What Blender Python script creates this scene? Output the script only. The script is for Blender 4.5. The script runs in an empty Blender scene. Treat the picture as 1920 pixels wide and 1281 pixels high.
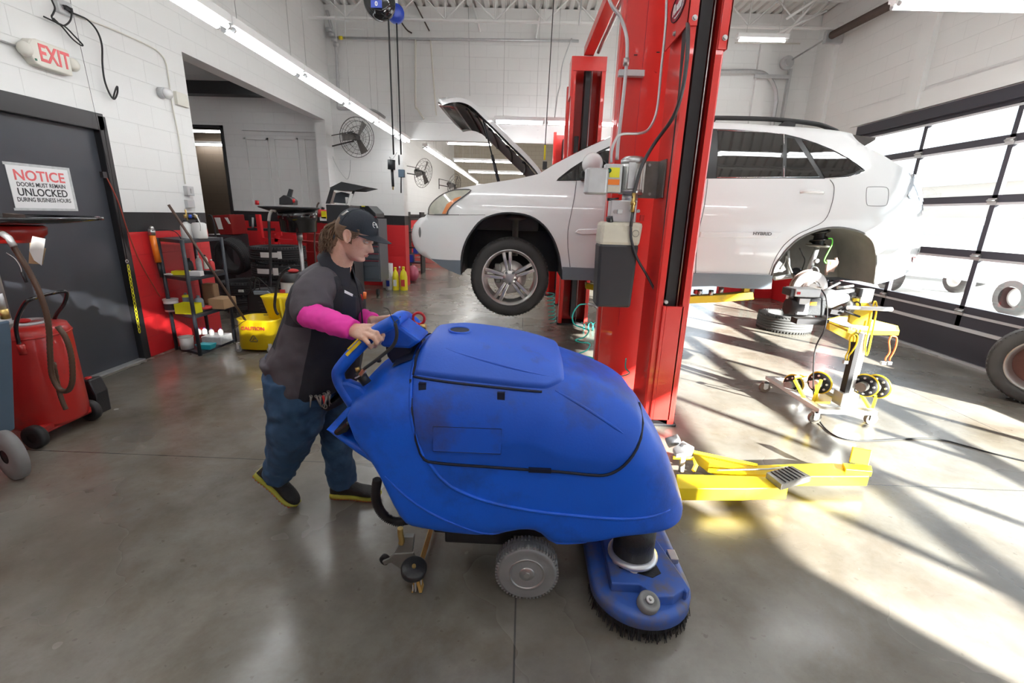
import bpy, bmesh, math, random
from mathutils import Vector, Matrix, geometry
random.seed(7)
PI=math.pi
S=bpy.context.scene
COL=S.collection
# ---------------- camera (16 mm on full frame, standing height, slightly tilted) -------------
F_=853.0; CX=960.0; CY=640.5
_dy=Vector((985-CX,404-CY,F_)).normalized()
_a=867-CX
_vy=(F_*F_+(985-CX)*_a)/-(404-CY)
_dn=Vector((_a,_vy,F_)).normalized()
_up=-_dn
_dx=_dy.cross(_up)
CAM=Vector((0,0,1.5))
def ray(px,py):
    c=Vector((px-CX,py-CY,F_))
    return Vector((_dx.dot(c),_dy.dot(c),_up.dot(c)))
# turn a point seen in the photograph into a point on a real plane of the garage
def FZ(px,py,z=0.0):
    r=ray(px,py); return CAM+r*((z-CAM.z)/r.z)
def FX(px,py,X):
    r=ray(px,py); return CAM+r*((X-CAM.x)/r.x)
def FY(px,py,Y):
    r=ray(px,py); return CAM+r*((Y-CAM.y)/r.y)
cam=bpy.data.objects.new('camera',bpy.data.cameras.new('camera')); COL.objects.link(cam)
cam.data.sensor_width=36; cam.data.lens=F_/1920*36; cam.data.clip_end=300
Mx=Matrix(((_dx[0],-_dx[1],-_dx[2]),(_dy[0],-_dy[1],-_dy[2]),(_up[0],-_up[1],-_up[2])))
cam.matrix_world=Matrix.Translation(CAM)@Mx.to_4x4()
S.camera=cam
S.view_settings.view_transform='Standard'; S.view_settings.look='None'
S.view_settings.gamma=1; S.view_settings.use_curve_mapping=False
S.view_settings.exposure=0.5
# ---------------- materials ----------------
M={}
def mat(name,col,rough=.5,metal=0.,var=0.,scale=8.,bump=0.,bscale=60.,spec=.5,coat=0.,trans=0.,dirt=None,dscale=3.,dlo=.55,dhi=.75,sub=0.):
    m=bpy.data.materials.new(name); m.use_nodes=True; nt=m.node_tree; b=nt.nodes['Principled BSDF']
    b.inputs['Base Color'].default_value=(*col,1); b.inputs['Roughness'].default_value=rough
    b.inputs['Metallic'].default_value=metal; b.inputs['Specular IOR Level'].default_value=spec
    b.inputs['Coat Weight'].default_value=coat; b.inputs['Transmission Weight'].default_value=trans
    if sub: b.inputs['Subsurface Weight'].default_value=sub; b.inputs['Subsurface Radius'].default_value=(.01,.004,.002)
    tc=nt.nodes.new('ShaderNodeTexCoord')
    out=None
    if var:
        n=nt.nodes.new('ShaderNodeTexNoise'); n.inputs['Scale'].default_value=scale; n.inputs['Detail'].default_value=5
        nt.links.new(tc.outputs['Object'],n.inputs['Vector'])
        mx=nt.nodes.new('ShaderNodeMix'); mx.data_type='RGBA'
        mx.inputs['A'].default_value=(*[max(0,c*(1-var)) for c in col],1); mx.inputs['B'].default_value=(*[min(1,c*(1+var)) for c in col],1)
        nt.links.new(n.outputs['Fac'],mx.inputs['Factor']); out=mx.outputs['Result']
    if dirt is not None:
        n=nt.nodes.new('ShaderNodeTexNoise'); n.inputs['Scale'].default_value=dscale; n.inputs['Detail'].default_value=8; n.inputs['Roughness'].default_value=.65
        nt.links.new(tc.outputs['Object'],n.inputs['Vector'])
        mr=nt.nodes.new('ShaderNodeMapRange'); mr.inputs['From Min'].default_value=dlo; mr.inputs['From Max'].default_value=dhi
        nt.links.new(n.outputs['Fac'],mr.inputs['Value'])
        mx=nt.nodes.new('ShaderNodeMix'); mx.data_type='RGBA'
        if out is not None: nt.links.new(out,mx.inputs['A'])
        else: mx.inputs['A'].default_value=(*col,1)
        mx.inputs['B'].default_value=(*dirt,1); nt.links.new(mr.outputs['Result'],mx.inputs['Factor']); out=mx.outputs['Result']
    if out is not None: nt.links.new(out,b.inputs['Base Color'])
    if bump:
        n=nt.nodes.new('ShaderNodeTexNoise'); n.inputs['Scale'].default_value=bscale; n.inputs['Detail'].default_value=4
        nt.links.new(tc.outputs['Object'],n.inputs['Vector'])
        bp=nt.nodes.new('ShaderNodeBump'); bp.inputs['Strength'].default_value=bump; bp.inputs['Distance'].default_value=.01
        nt.links.new(n.outputs['Fac'],bp.inputs['Height']); nt.links.new(bp.outputs['Normal'],b.inputs['Normal'])
    M[name]=m; return m
def emis(name,col,st):
    m=bpy.data.materials.new(name); m.use_nodes=True; nt=m.node_tree
    for n in list(nt.nodes): nt.nodes.remove(n)
    o=nt.nodes.new('ShaderNodeOutputMaterial'); e=nt.nodes.new('ShaderNodeEmission')
    e.inputs['Color'].default_value=(*col,1); e.inputs['Strength'].default_value=st
    nt.links.new(e.outputs[0],o.inputs[0]); M[name]=m; return m
# ---------------- mesh builder ----------------
def V(*a): return Vector(a)
class MB:
    def __init__(s): s.v=[]; s.f=[]; s.m=[]; s.sm=[]
    def add(s,vs,fs,mi=0,sm=False):
        o=len(s.v); s.v+= [Vector(p) for p in vs]
        for f in fs: s.f.append([i+o for i in f]); s.m.append(mi); s.sm.append(sm)
        return s
    def box(s,a,b,mi=0,rot=None,piv=None):
        x0,y0,z0=[min(a[i],b[i]) for i in range(3)]; x1,y1,z1=[max(a[i],b[i]) for i in range(3)]
        vs=[Vector((x,y,z)) for x in(x0,x1) for y in(y0,y1) for z in(z0,z1)]
        if rot is not None:
            c=Vector(piv) if piv is not None else Vector(((x0+x1)/2,(y0+y1)/2,(z0+z1)/2))
            vs=[c+rot@(p-c) for p in vs]
        return s.add(vs,[(0,1,3,2),(4,6,7,5),(0,4,5,1),(2,3,7,6),(0,2,6,4),(1,5,7,3)],mi)
    def rbox(s,a,b,r=.01,mi=0,n=3,ax=2,rot=None):   # box with rounded vertical (ax) edges
        lo=[min(a[i],b[i]) for i in range(3)]; hi=[max(a[i],b[i]) for i in range(3)]
        u,w=[i for i in range(3) if i!=ax]
        c=[]
        for (cu,cw,a0) in ((hi[u]-r,hi[w]-r,0),(lo[u]+r,hi[w]-r,90),(lo[u]+r,lo[w]+r,180),(hi[u]-r,lo[w]+r,270)):
            for k in range(n+1):
                t=math.radians(a0+90*k/n); c.append((cu+r*math.cos(t),cw+r*math.sin(t)))
        rings=[]
        for h,ins in ((lo[ax],r*.5),(lo[ax]+r*.5,0),(hi[ax]-r*.5,0),(hi[ax],r*.5)):
            ring=[]
            mu=(lo[u]+hi[u])/2; mw=(lo[w]+hi[w])/2
            for (p,q) in c:
                P=[0,0,0]; P[u]=p-ins*(1 if p>mu else -1); P[w]=q-ins*(1 if q>mw else -1); P[ax]=h; ring.append(Vector(P))
            rings.append(ring)
        if rot is not None:
            cc=Vector([(lo[i]+hi[i])/2 for i in range(3)]); rings=[[cc+rot@(p-cc) for p in R_] for R_ in rings]
        return s.loft(rings,mi,caps=True,sm=False)
    def loft(s,rings,mi=0,caps=True,close=True,sm=True,cm=None):
        n=len(rings[0]); o=len(s.v)
        for r in rings: s.v+=[Vector(p) for p in r]
        for i in range(len(rings)-1):
            for j in range(n if close else n-1):
                k=(j+1)%n
                s.f.append([o+i*n+j,o+i*n+k,o+(i+1)*n+k,o+(i+1)*n+j]); s.m.append(mi); s.sm.append(sm)
        if caps:
            s.f.append([o+j for j in range(n)][::-1]); s.m.append(mi if cm is None else cm); s.sm.append(False)
            s.f.append([o+(len(rings)-1)*n+j for j in range(n)]); s.m.append(mi if cm is None else cm); s.sm.append(False)
        return s
    def tube(s,pts,r,n=8,mi=0,caps=True,closed=False,sm=True,up=None,el=1.0):
        pts=[Vector(p) for p in pts]; N=len(pts)
        rs=r if isinstance(r,(list,tuple)) else [r]*N
        T=[]
        for i in range(N):
            a=pts[i-1] if (i>0 or closed) else pts[i]; b=pts[(i+1)%N] if (i<N-1 or closed) else pts[i]
            t=(b-a); T.append(t.normalized() if t.length>1e-9 else Vector((0,0,1)))
        u=Vector(up) if up is not None else (Vector((0,0,1)) if abs(T[0].z)<.9 else Vector((1,0,0)))
        rings=[]
        for i in range(N):
            u=(u-T[i]*u.dot(T[i]))
            if u.length<1e-6: u=T[i].orthogonal()
            u.normalize(); w=T[i].cross(u)
            ra,rb=(rs[i] if isinstance(rs[i],(list,tuple)) else (rs[i],rs[i]*el))
            rings.append([pts[i]+u*(ra*math.cos(2*PI*j/n))+w*(rb*math.sin(2*PI*j/n)) for j in range(n)])
        if closed: rings.append(rings[0])
        return s.loft(rings,mi,caps=caps and not closed,sm=sm)
    def cyl(s,a,b,r,r2=None,n=16,mi=0,caps=True,sm=True,cm=None):
        a=Vector(a);b=Vector(b); r2=r if r2 is None else r2
        t=(b-a).normalized(); u=t.orthogonal().normalized(); w=t.cross(u)
        rings=[[p+u*(q*math.cos(2*PI*j/n))+w*(q*math.sin(2*PI*j/n)) for j in range(n)] for p,q in((a,r),(b,r2))]
        return s.loft(rings,mi,caps=caps,sm=sm,cm=cm)
    def lathe(s,prof,c=(0,0,0),ax=(0,0,1),n=24,mi=0,caps=True,sm=True,a0=0,a1=2*PI):  # prof: (r,h)
        c=Vector(c); t=Vector(ax).normalized(); u=t.orthogonal().normalized(); w=t.cross(u)
        full=abs(a1-a0-2*PI)<1e-6
        m=n if full else n+1
        rings=[[c+t*h+u*(r*math.cos(a0+(a1-a0)*j/n))+w*(r*math.sin(a0+(a1-a0)*j/n)) for j in range(m)] for r,h in prof]
        return s.loft(rings,mi,caps=caps and full,close=full,sm=sm)
    def sph(s,c,r,n=16,m=10,mi=0,sc=(1,1,1),rot=None):
        c=Vector(c); rings=[]
        for i in range(m+1):
            t=PI*i/m; t=min(max(t,.02),PI-.02)
            ring=[]
            for j in range(n):
                p=Vector((r*sc[0]*math.sin(t)*math.cos(2*PI*j/n),r*sc[1]*math.sin(t)*math.sin(2*PI*j/n),-r*sc[2]*math.cos(t)))
                if rot is not None: p=rot@p
                ring.append(c+p)
            rings.append(ring)
        return s.loft(rings,mi)
    def prism(s,poly,a,b,mi=0,sm=False,dirv=None):  # poly: list of 3D points; extruded from +a*dir to +b*dir
        d=Vector(dirv) if dirv is not None else Vector((0,1,0))
        r0=[Vector(p)+d*a for p in poly]; r1=[Vector(p)+d*b for p in poly]
        return s.loft([r0,r1],mi,caps=True,sm=sm)
    def torus(s,c,ax,R_,r,n=32,m=10,mi=0,a0=0,a1=2*PI,el=1.):
        c=Vector(c); t=Vector(ax).normalized(); u=t.orthogonal().normalized(); w=t.cross(u)
        full=abs(a1-a0-2*PI)<1e-6
        k=n if full else n+1
        rings=[]
        for i in range(k):
            a=a0+(a1-a0)*i/n; d=u*math.cos(a)+w*math.sin(a)
            rings.append([c+d*(R_+r*math.cos(2*PI*j/m))+t*(r*el*math.sin(2*PI*j/m)) for j in range(m)])
        if full: rings.append(rings[0])
        return s.loft(rings,mi,caps=not full)
    def grid(s,fn,nu,nv,mi=0,sm=True,closeu=False):
        vs=[fn(i/nu,j/nv) for i in range(nu+1) for j in range(nv+1)]
        fs=[(i*(nv+1)+j,(i+1)*(nv+1)+j,(i+1)*(nv+1)+j+1,i*(nv+1)+j+1) for i in range(nu) for j in range(nv)]
        return s.add(vs,fs,mi,sm)
    def build(s,name,mats,parent=None,bevel=0,label=None,cat=None,group=None,kind=None,origin=None,mods=None,flat=False,weld=False):
        if not isinstance(mats,(list,tuple)): mats=[mats]
        mats=[M[m] if isinstance(m,str) else m for m in mats]
        if parent is not None: o=Vector(parent.get('_w',(0,0,0)))
        elif origin is not None: o=Vector(origin)
        else:
            xs=[v.x for v in s.v]; ys=[v.y for v in s.v]; zs=[v.z for v in s.v]
            o=Vector(((min(xs)+max(xs))/2,(min(ys)+max(ys))/2,min(zs)))
        me=bpy.data.meshes.new(name); me.from_pydata([v-o for v in s.v],[],s.f)
        for m_ in mats: me.materials.append(m_)
        for i,p in enumerate(me.polygons): p.material_index=s.m[i]; p.use_smooth=s.sm[i] and not flat
        bm=bmesh.new(); bm.from_mesh(me)
        if weld: bmesh.ops.remove_doubles(bm,verts=bm.verts,dist=1e-5)
        bmesh.ops.recalc_face_normals(bm,faces=bm.faces); bm.to_mesh(me); bm.free()
        ob=bpy.data.objects.new(name,me); COL.objects.link(ob)
        if parent is not None: ob.parent=parent
        else: ob.location=o
        ob['_w']=tuple(o)
        if bevel:
            bv=ob.modifiers.new('bevel','BEVEL'); bv.width=bevel; bv.segments=2; bv.limit_method='ANGLE'; bv.angle_limit=math.radians(40)
        if mods:
            for f in mods: f(ob)
        tag(ob,label,cat,group,kind)
        return ob
def tag(o,label=None,cat=None,group=None,kind=None):
    if label: o['label']=label
    if cat: o['category']=cat
    if group: o['group']=group
    if kind: o['kind']=kind
    return o
def thing(name,loc,label,cat,group=None):
    o=bpy.data.objects.new(name,None); COL.objects.link(o); o.location=loc; o['_w']=tuple(loc); o.empty_display_size=.1
    return tag(o,label,cat,group)
def copy_tree(o,parent=None):
    c=o.copy(); COL.objects.link(c)
    if parent is not None: c.parent=parent
    for ch in [x for x in bpy.data.objects if x.parent==o]: copy_tree(ch,c)
    return c
def dup(o,loc,rz=0,label=None,group=None):
    c=copy_tree(o); c.location=loc; c.rotation_euler=(0,0,rz)
    if label: c['label']=label
    if group: c['group']=group
    return c
def struct(name,mb,m,parent=None,**k): return mb.build(name,m,parent,kind='structure' if parent is None else None,**k)
def bez(p0,p1,p2,p3,n=12):
    p0,p1,p2,p3=map(Vector,(p0,p1,p2,p3)); return [p0*(1-t)**3+p1*3*t*(1-t)**2+p2*3*t*t*(1-t)+p3*t**3 for t in [i/n for i in range(n+1)]]
def cat(pts,n=6,closed=False):   # Catmull-Rom through points
    P=[Vector(p) for p in pts]; N=len(P); out=[]
    rng=range(N if closed else N-1)
    for i in rng:
        a=P[i-1] if (i>0 or closed) else P[i]*2-P[i+1]; b=P[i]; c=P[(i+1)%N]; d=P[(i+2)%N] if (i<N-2 or closed) else c*2-b
        for k in range(n):
            t=k/n; out.append(.5*((2*b)+(c-a)*t+(2*a-5*b+4*c-d)*t*t+(3*b-a-3*c+d)*t**3))
    if not closed: out.append(P[-1])
    return out
def interp(x,tab):
    if x<=tab[0][0]: return tab[0][1]
    for (a,b),(c,d) in zip(tab,tab[1:]):
        if x<=c: return b+(d-b)*(x-a)/(c-a)
    return tab[-1][1]
def sinterp(x,tab):   # smooth (monotone-ish cubic) interpolation
    if x<=tab[0][0]: return tab[0][1]
    if x>=tab[-1][0]: return tab[-1][1]
    n=len(tab)
    for i in range(n-1):
        if x<=tab[i+1][0]:
            x0,y0=tab[i]; x1,y1=tab[i+1]; h=x1-x0
            m0=((y1-tab[i-1][1])/(x1-tab[i-1][0])) if i>0 else (y1-y0)/h
            m1=((tab[i+2][1]-y0)/(tab[i+2][0]-x0)) if i<n-2 else (y1-y0)/h
            t=(x-x0)/h
            return (2*t**3-3*t*t+1)*y0+(t**3-2*t*t+t)*h*m0+(-2*t**3+3*t*t)*y1+(t**3-t*t)*h*m1
def text(name,s,loc,size,mat_,parent=None,rot=(PI/2,0,0),ext=.001,align='CENTER',bold=0.,sx=1.0,shear=0,R_=None,spacing=1.0):
    cu=bpy.data.curves.new(name,'FONT'); cu.body=s; cu.size=size; cu.extrude=ext; cu.align_x=align; cu.align_y='CENTER'; cu.offset=bold; cu.shear=shear; cu.space_character=spacing; cu.resolution_u=3
    t=bpy.data.objects.new(name+'_tmp',cu); COL.objects.link(t)
    bpy.context.view_layer.update()
    me=bpy.data.meshes.new_from_object(t.evaluated_get(bpy.context.evaluated_depsgraph_get()))
    bpy.data.objects.remove(t)
    me.materials.clear(); me.materials.append(M[mat_])
    o=bpy.data.objects.new(name,me); COL.objects.link(o)
    w=Vector(parent.get('_w',(0,0,0))) if parent is not None else Vector((0,0,0))
    from mathutils import Euler
    rm=(R_ if R_ is not None else Euler(rot).to_matrix())
    me.transform(Matrix.Translation(Vector(loc)-w)@rm.to_4x4()@Matrix.Diagonal((sx,1,1,1)))
    if parent is not None: o.parent=parent
    return o
# ================= room =================
WX=-3.76; GX=5.11; YB=9.4; CZ=5.05; YN=-5.0; YF=25.0
SH=.60 
def pos_nodes(m):
    nt=m.node_tree; g=nt.nodes.new('ShaderNodeNewGeometry'); sp=nt.nodes.new('ShaderNodeSeparateXYZ'); nt.links.new(g.outputs['Position'],sp.inputs[0]); return nt,sp
def mathn(nt,op,a,b=None,c=None):
    n=nt.nodes.new('ShaderNodeMath'); n.operation=op
    for i,x in enumerate((a,b,c)):
        if x is None: continue
        if isinstance(x,(int,float)): n.inputs[i].default_value=x
        else: nt.links.new(x,n.inputs[i])
    return n.outputs[0]
def blockwall(name,axis,white=(.80,.80,.79),stripe=True,rough=.45,red=(.62,.02,.025),mort=.10):
    m=mat(name,white,rough); nt,sp=pos_nodes(m); b=nt.nodes['Principled BSDF']
    cb=nt.nodes.new('ShaderNodeCombineXYZ'); nt.links.new(sp.outputs[axis],cb.inputs[0]); nt.links.new(sp.outputs[2],cb.inputs[1])
    br=nt.nodes.new('ShaderNodeTexBrick'); nt.links.new(cb.outputs[0],br.inputs['Vector'])
    br.inputs['Scale'].default_value=1; br.inputs['Brick Width'].default_value=.4064; br.inputs['Row Height'].default_value=.2032; br.inputs['Mortar Size'].default_value=.0035; br.inputs['Mortar Smooth'].default_value=.6
    br.inputs['Color1'].default_value=(1,1,1,1);br.inputs['Color2'].default_value=(1,1,1,1);br.inputs['Mortar'].default_value=(0,0,0,1)
    nz=nt.nodes.new('ShaderNodeTexNoise'); nz.inputs['Scale'].default_value=1.3; nz.inputs['Detail'].default_value=7; nt.links.new(cb.outputs[0],nz.inputs['Vector'])
    z=sp.outputs[2]
    base=nt.nodes.new('ShaderNodeMix'); base.data_type='RGBA'; base.inputs['A'].default_value=(*[c*.93 for c in white],1); base.inputs['B'].default_value=(*white,1); nt.links.new(nz.outputs['Fac'],base.inputs['Factor'])
    col=base.outputs['Result']
    if stripe:
        f1=mathn(nt,'LESS_THAN',z,1.42); f2=mathn(nt,'LESS_THAN',z,1.235)
        for f,c in ((f1,(.018,.018,.02)),(f2,red)):
            mx=nt.nodes.new('ShaderNodeMix'); mx.data_type='RGBA'; nt.links.new(col,mx.inputs['A']); mx.inputs['B'].default_value=(*c,1); nt.links.new(f,mx.inputs['Factor']); col=mx.outputs['Result']
    mx=nt.nodes.new('ShaderNodeMix'); mx.data_type='RGBA'; mx.blend_type='MULTIPLY'; mx.inputs['Factor'].default_value=mort
    nt.links.new(col,mx.inputs['A']); nt.links.new(br.outputs['Color'],mx.inputs['B']); nt.links.new(mx.outputs['Result'],b.inputs['Base Color'])
    bp=nt.nodes.new('ShaderNodeBump'); bp.inputs['Strength'].default_value=.5; bp.inputs['Distance'].default_value=.006
    nt.links.new(br.outputs['Color'],bp.inputs['Height']); 
    n2=nt.nodes.new('ShaderNodeTexNoise'); n2.inputs['Scale'].default_value=70; nt.links.new(cb.outputs[0],n2.inputs['Vector'])
    b2=nt.nodes.new('ShaderNodeBump'); b2.inputs['Strength'].default_value=.25; b2.inputs['Distance'].default_value=.003
    nt.links.new(n2.outputs['Fac'],b2.inputs['Height']); nt.links.new(bp.outputs['Normal'],b2.inputs['Normal']); nt.links.new(b2.outputs['Normal'],b.inputs['Normal'])
    return m
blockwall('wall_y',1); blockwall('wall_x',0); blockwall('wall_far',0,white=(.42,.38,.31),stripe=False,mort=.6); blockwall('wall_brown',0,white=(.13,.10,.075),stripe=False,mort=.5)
blockwall('wall_out',1,white=(.5,.45,.4),stripe=False)
mat('white_paint',(.78,.78,.77),.45,var=.04,scale=3); mat('grey_trim',(.45,.46,.48),.4); mat('black_door',(.05,.055,.068),.38,var=.25,scale=2,dirt=(.06,.05,.055),dscale=1.5,dlo=.5,dhi=.8)
mat('black_frame',(.02,.02,.022),.35); mat('black_plastic',(.018,.018,.02),.42,bump=.15,bscale=90); mat('black_gloss',(.01,.01,.012),.12,coat=.5)
mat('dark_door_metal',(.035,.033,.045),.4); mat('alu',(.62,.62,.64),.35,metal=.7); mat('steel',(.5,.5,.5),.35,metal=.9,var=.2,scale=20); mat('galv',(.55,.56,.57),.45,metal=.6,var=.15,scale=15)
mat('white_gloss',(.8,.8,.8),.25); mat('deck',(.74,.73,.71),.5); mat('asphalt',(.35,.35,.35),.9,var=.1)
emis('tube',(.96,.99,1),17.0)
emis('tube_far',(1,.98,.95),16.0)
# floor
m=mat('concrete',(.3,.28,.25),.3); nt,sp=pos_nodes(m); b=nt.nodes['Principled BSDF']
g=nt.nodes.new('ShaderNodeNewGeometry')
def nz(sc,det=8,rg=.6,dist=0.,vec=None):
    n=nt.nodes.new('ShaderNodeTexNoise'); n.inputs['Scale'].default_value=sc; n.inputs['Detail'].default_value=det; n.inputs['Roughness'].default_value=rg; n.inputs['Distortion'].default_value=dist
    nt.links.new(vec if vec else g.outputs['Position'],n.inputs['Vector']); return n.outputs['Fac']
def ramp(fac,stops):
    r=nt.nodes.new('ShaderNodeValToRGB'); nt.links.new(fac,r.inputs[0]); e=r.color_ramp.elements
    e[0].position=stops[0][0]; e[0].color=(*stops[0][1],1); e[1].position=stops[-1][0]; e[1].color=(*stops[-1][1],1)
    for p,c in stops[1:-1]: q=e.new(p); q.color=(*c,1)
    return r.outputs[0]
c1=ramp(nz(.7,7,.55,.15),[(.3,(.115,.104,.086)),(.5,(.19,.173,.147)),(.7,(.27,.252,.222))])
c2=ramp(nz(3.5,8,.7),[(.35,(.72,.71,.70)),(.6,(1,1,1))])
mx=nt.nodes.new('ShaderNodeMix'); mx.data_type='RGBA'; mx.blend_type='MULTIPLY'; mx.inputs['Factor'].default_value=.8; nt.links.new(c1,mx.inputs['A']); nt.links.new(c2,mx.inputs['B'])
col=mx.outputs['Result']
c4=ramp(nz(1.8,7,.7,.3),[(.38,(.80,.74,.66)),(.55,(1,1,1)),(.7,(1.0,1.02,1.05))])
mx=nt.nodes.new('ShaderNodeMix'); mx.data_type='RGBA'; mx.blend_type='MULTIPLY'; mx.inputs['Factor'].default_value=.85; nt.links.new(col,mx.inputs['A']); nt.links.new(c4,mx.inputs['B']); col=mx.outputs['Result']
c3=ramp(nz(28,3,.5),[(.66,(1,1,1)),(.72,(.55,.52,.5))])
mx=nt.nodes.new('ShaderNodeMix'); mx.data_type='RGBA'; mx.blend_type='MULTIPLY'; mx.inputs['Factor'].default_value=.55; nt.links.new(col,mx.inputs['A']); nt.links.new(c3,mx.inputs['B']); col=mx.outputs['Result']
# saw-cut joints (thin dark lines) : along y at x=.035 etc, along x at y=2.42
wob=mathn(nt,'MULTIPLY',mathn(nt,'SUBTRACT',nz(1.2,3),.5),.03)
def line(axis,val,w):
    d=mathn(nt,'ABSOLUTE',mathn(nt,'SUBTRACT',mathn(nt,'ADD',sp.outputs[axis],wob if w<.01 and axis==9 else 0.0),val)); return mathn(nt,'LESS_THAN',d,w)
tot=None
JX=FZ(965,1200)[0]; JY=FZ(300,854)[1]
for ax_,vals in ((0,(JX,JX-3.7,JX+3.7)),(1,(JY,JY+3.8,JY+7.6,JY-3.7,JY+12))):
    for v_ in vals:
        l=line(ax_,v_,.0035); tot=l if tot is None else mathn(nt,'MAXIMUM',tot,l)
mx=nt.nodes.new('ShaderNodeMix'); mx.data_type='RGBA'; nt.links.new(mathn(nt,'MULTIPLY',tot,.8),mx.inputs['Factor']); nt.links.new(col,mx.inputs['A']); mx.inputs['B'].default_value=(.03,.03,.03,1); col=mx.outputs['Result']
# lighter worn / bleached concrete in the sunny bay by the big doors
nt.links.new(col,b.inputs['Base Color'])
mr=nt.nodes.new('ShaderNodeMapRange'); mr.inputs['From Min'].default_value=.3; mr.inputs['From Max'].default_value=.7; mr.inputs['To Min'].default_value=.17; mr.inputs['To Max'].default_value=.34; nt.links.new(nz(1.1,4,.5),mr.inputs['Value']); nt.links.new(mr.outputs['Result'],b.inputs['Roughness'])
b.inputs['Specular IOR Level'].default_value=.55
bp=nt.nodes.new('ShaderNodeBump'); bp.inputs['Strength'].default_value=.12; bp.inputs['Distance'].default_value=.01; nt.links.new(nz(5,6),bp.inputs['Height']); nt.links.new(bp.outputs['Normal'],b.inputs['Normal'])

fl=MB().box((-9.2,YN,-.15),(GX+.2,YF,0)); struct('floor',fl,'concrete')
# left wall (with door hole y 3.13..4.26, service opening y 5.45..9.08)
w=MB(); X0,X1=WX-.2,WX
OY0,OY1,OZ=5.45,9.08,3.09; DY0,DY1,DZ=3.10,4.29,2.17
w.box((X0,YN,0),(X1,DY0,CZ)); w.box((X0,DY0,DZ),(X1,DY1,CZ)); w.box((X0,DY1,0),(X1,OY0,CZ)); w.box((X0,OY0,OZ),(X1,OY1,CZ)); w.box((X0,OY1,0),(X1,YB,CZ))
struct('wall_left',w,'wall_y')
w=MB().box((X0,YB+.3,0),(X1,YF,CZ)); struct('wall_left_far',w,'wall_y')
# wall facing the camera: pillar, beam, upper wall
w=MB(); w.box((X0,YB,0),(-2.42,YB+.3,CZ)); w.box((-2.42,YB,2.86),(4.1,YB+.3,CZ)); w.box((4.1,YB,0),(GX,YB+.3,CZ)); struct('wall_back',w,'wall_x')
w=MB(); w.box((-2.5,YB-.05,2.82),(4.1,YB,3.16)); w.box((-2.5,YB-.09,2.82),(4.1,YB-.05,2.845)); w.box((-2.5,YB-.09,3.14),(4.1,YB-.05,3.16))
for i in range(11):
    for z_ in (2.93,3.07): w.cyl((-2.3+i*.62,YB-.05,z_),(-2.3+i*.62,YB-.062,z_),.016,n=8)
struct('trim_1',w,'white_paint')
w=MB()
px_=FY(1428,130,YB).x; w.box((px_-.1,YB-.06,3.0),(px_+.1,YB,4.7)); struct('trim_2',w,'white_paint')
struct('wall_far',MB().box((X0,YF,0),(GX+.2,YF+.2,CZ)),'wall_far')
struct('wall_near',MB().box((-9.2,YN-.2,0),(GX+.2,YN,CZ)),'wall_x')
# right wall with two glazed doors
AY0,AY1,BY0,BY1,DT=3.02,7.70,-3.18,2.62,2.85
w=MB(); a,b_=GX,GX+.2
w.box((a,YN,0),(b_,BY0,CZ)); w.box((a,BY0,DT),(b_,BY1,CZ)); w.box((a,BY1,0),(b_,AY0,CZ)); w.box((a,AY0,DT),(b_,AY1,CZ)); w.box((a,AY1,0),(b_,11.5,CZ)); w.box((a,11.5,DT),(b_,17,CZ)); w.box((a,17,0),(b_,YF,CZ))
struct('wall_right',w,'wall_y')
w=MB()
for (q0,q1) in ((FX(1715,195,GX).y,0),(FX(1538,235,GX).y,0)): w.box((GX-.07,q0-.11,2.99),(GX,q0+.11,4.7))
w.box((GX-.03,AY0-1,2.985),(GX,AY1+.3,3.2)); struct('trim_3',w,'white_paint')
w=MB()
for (q0,q1) in ((AY0,AY1),(BY0,BY1)): w.box((GX-.05,q0-.08,DT-.02),(GX+.02,q1+.08,2.96)); w.box((GX-.05,q0-.08,0),(GX+.02,q0,DT)); w.box((GX-.05,q1,0),(GX+.02,q1+.08,DT))
struct('trim_4',w,'dark_door_metal')
# side room
w=MB(); dxa,dxb=FY(361,300,YB).x,FY(414,243,YB).x; dzt=FY(388,240,YB).z
w.box((-9.2,YB,0),(dxa,YB+.12,4.2)); w.box((dxa,YB,dzt),(dxb,YB+.12,4.2)); w.box((dxb,YB,0),(X0,YB+.12,4.2)); struct('wall_side_room_back',w,'wall_x')
w=MB(); t=.05; w.box((dxa-t,YB-.03,0),(dxa,YB+.12,dzt+t)); w.box((dxb,YB-.03,0),(dxb+t,YB+.12,dzt+t)); w.box((dxa-t,YB-.03,dzt),(dxb+t,YB+.12,dzt+t)); struct('door_3',w,'black_frame')
struct('wall_side_room_left',MB().box((-9.4,4.4,0),(-9.2,YB,4.2)),'wall_y'); struct('wall_side_room_near',MB().box((-9.2,4.2,0),(X0,4.4,4.2)),'wall_x')
struct('ceiling_side_room',MB().box((-9.4,4.2,4.2),(X0,YB+.12,4.3)),'white_paint')
struct('wall_back_room',MB().box((-9.4,13,0),(X0,13.2,4.2)),'wall_brown'); struct('ceiling_back_room',MB().box((-9.4,YB+.12,4.2),(X0,13.2,4.3)),'white_paint'); struct('wall_back_room_left',MB().box((-9.4,YB+.12,0),(-9.2,13,4.2)),'wall_brown')
w=MB(); za=FY(352,180,YB).z; w.box((-9.2,YB-.22,za),(X0,YB,za+.22)); struct('trim_5',w,'black_frame')
w=MB()
for (a_,c_) in ((463,507),(516,562),(572,612)):
    xa,xb=FY(a_,300,YB).x,min(FY(c_,300,YB).x,X0-.02); zt=FY(a_,258,YB).z
    for bx in (((xa,YB-.03,1.42),(xa+.035,YB,zt)),((xb-.035,YB-.03,1.42),(xb,YB,zt)),((xa,YB-.03,zt-.035),(xb,YB,zt))): w.box(*bx)
zt=FY(455,245,YB).z; w.box((FY(455,245,YB).x,YB-.045,zt),(X0,YB,zt+.03)); struct('trim_6',w,'white_paint')
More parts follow.
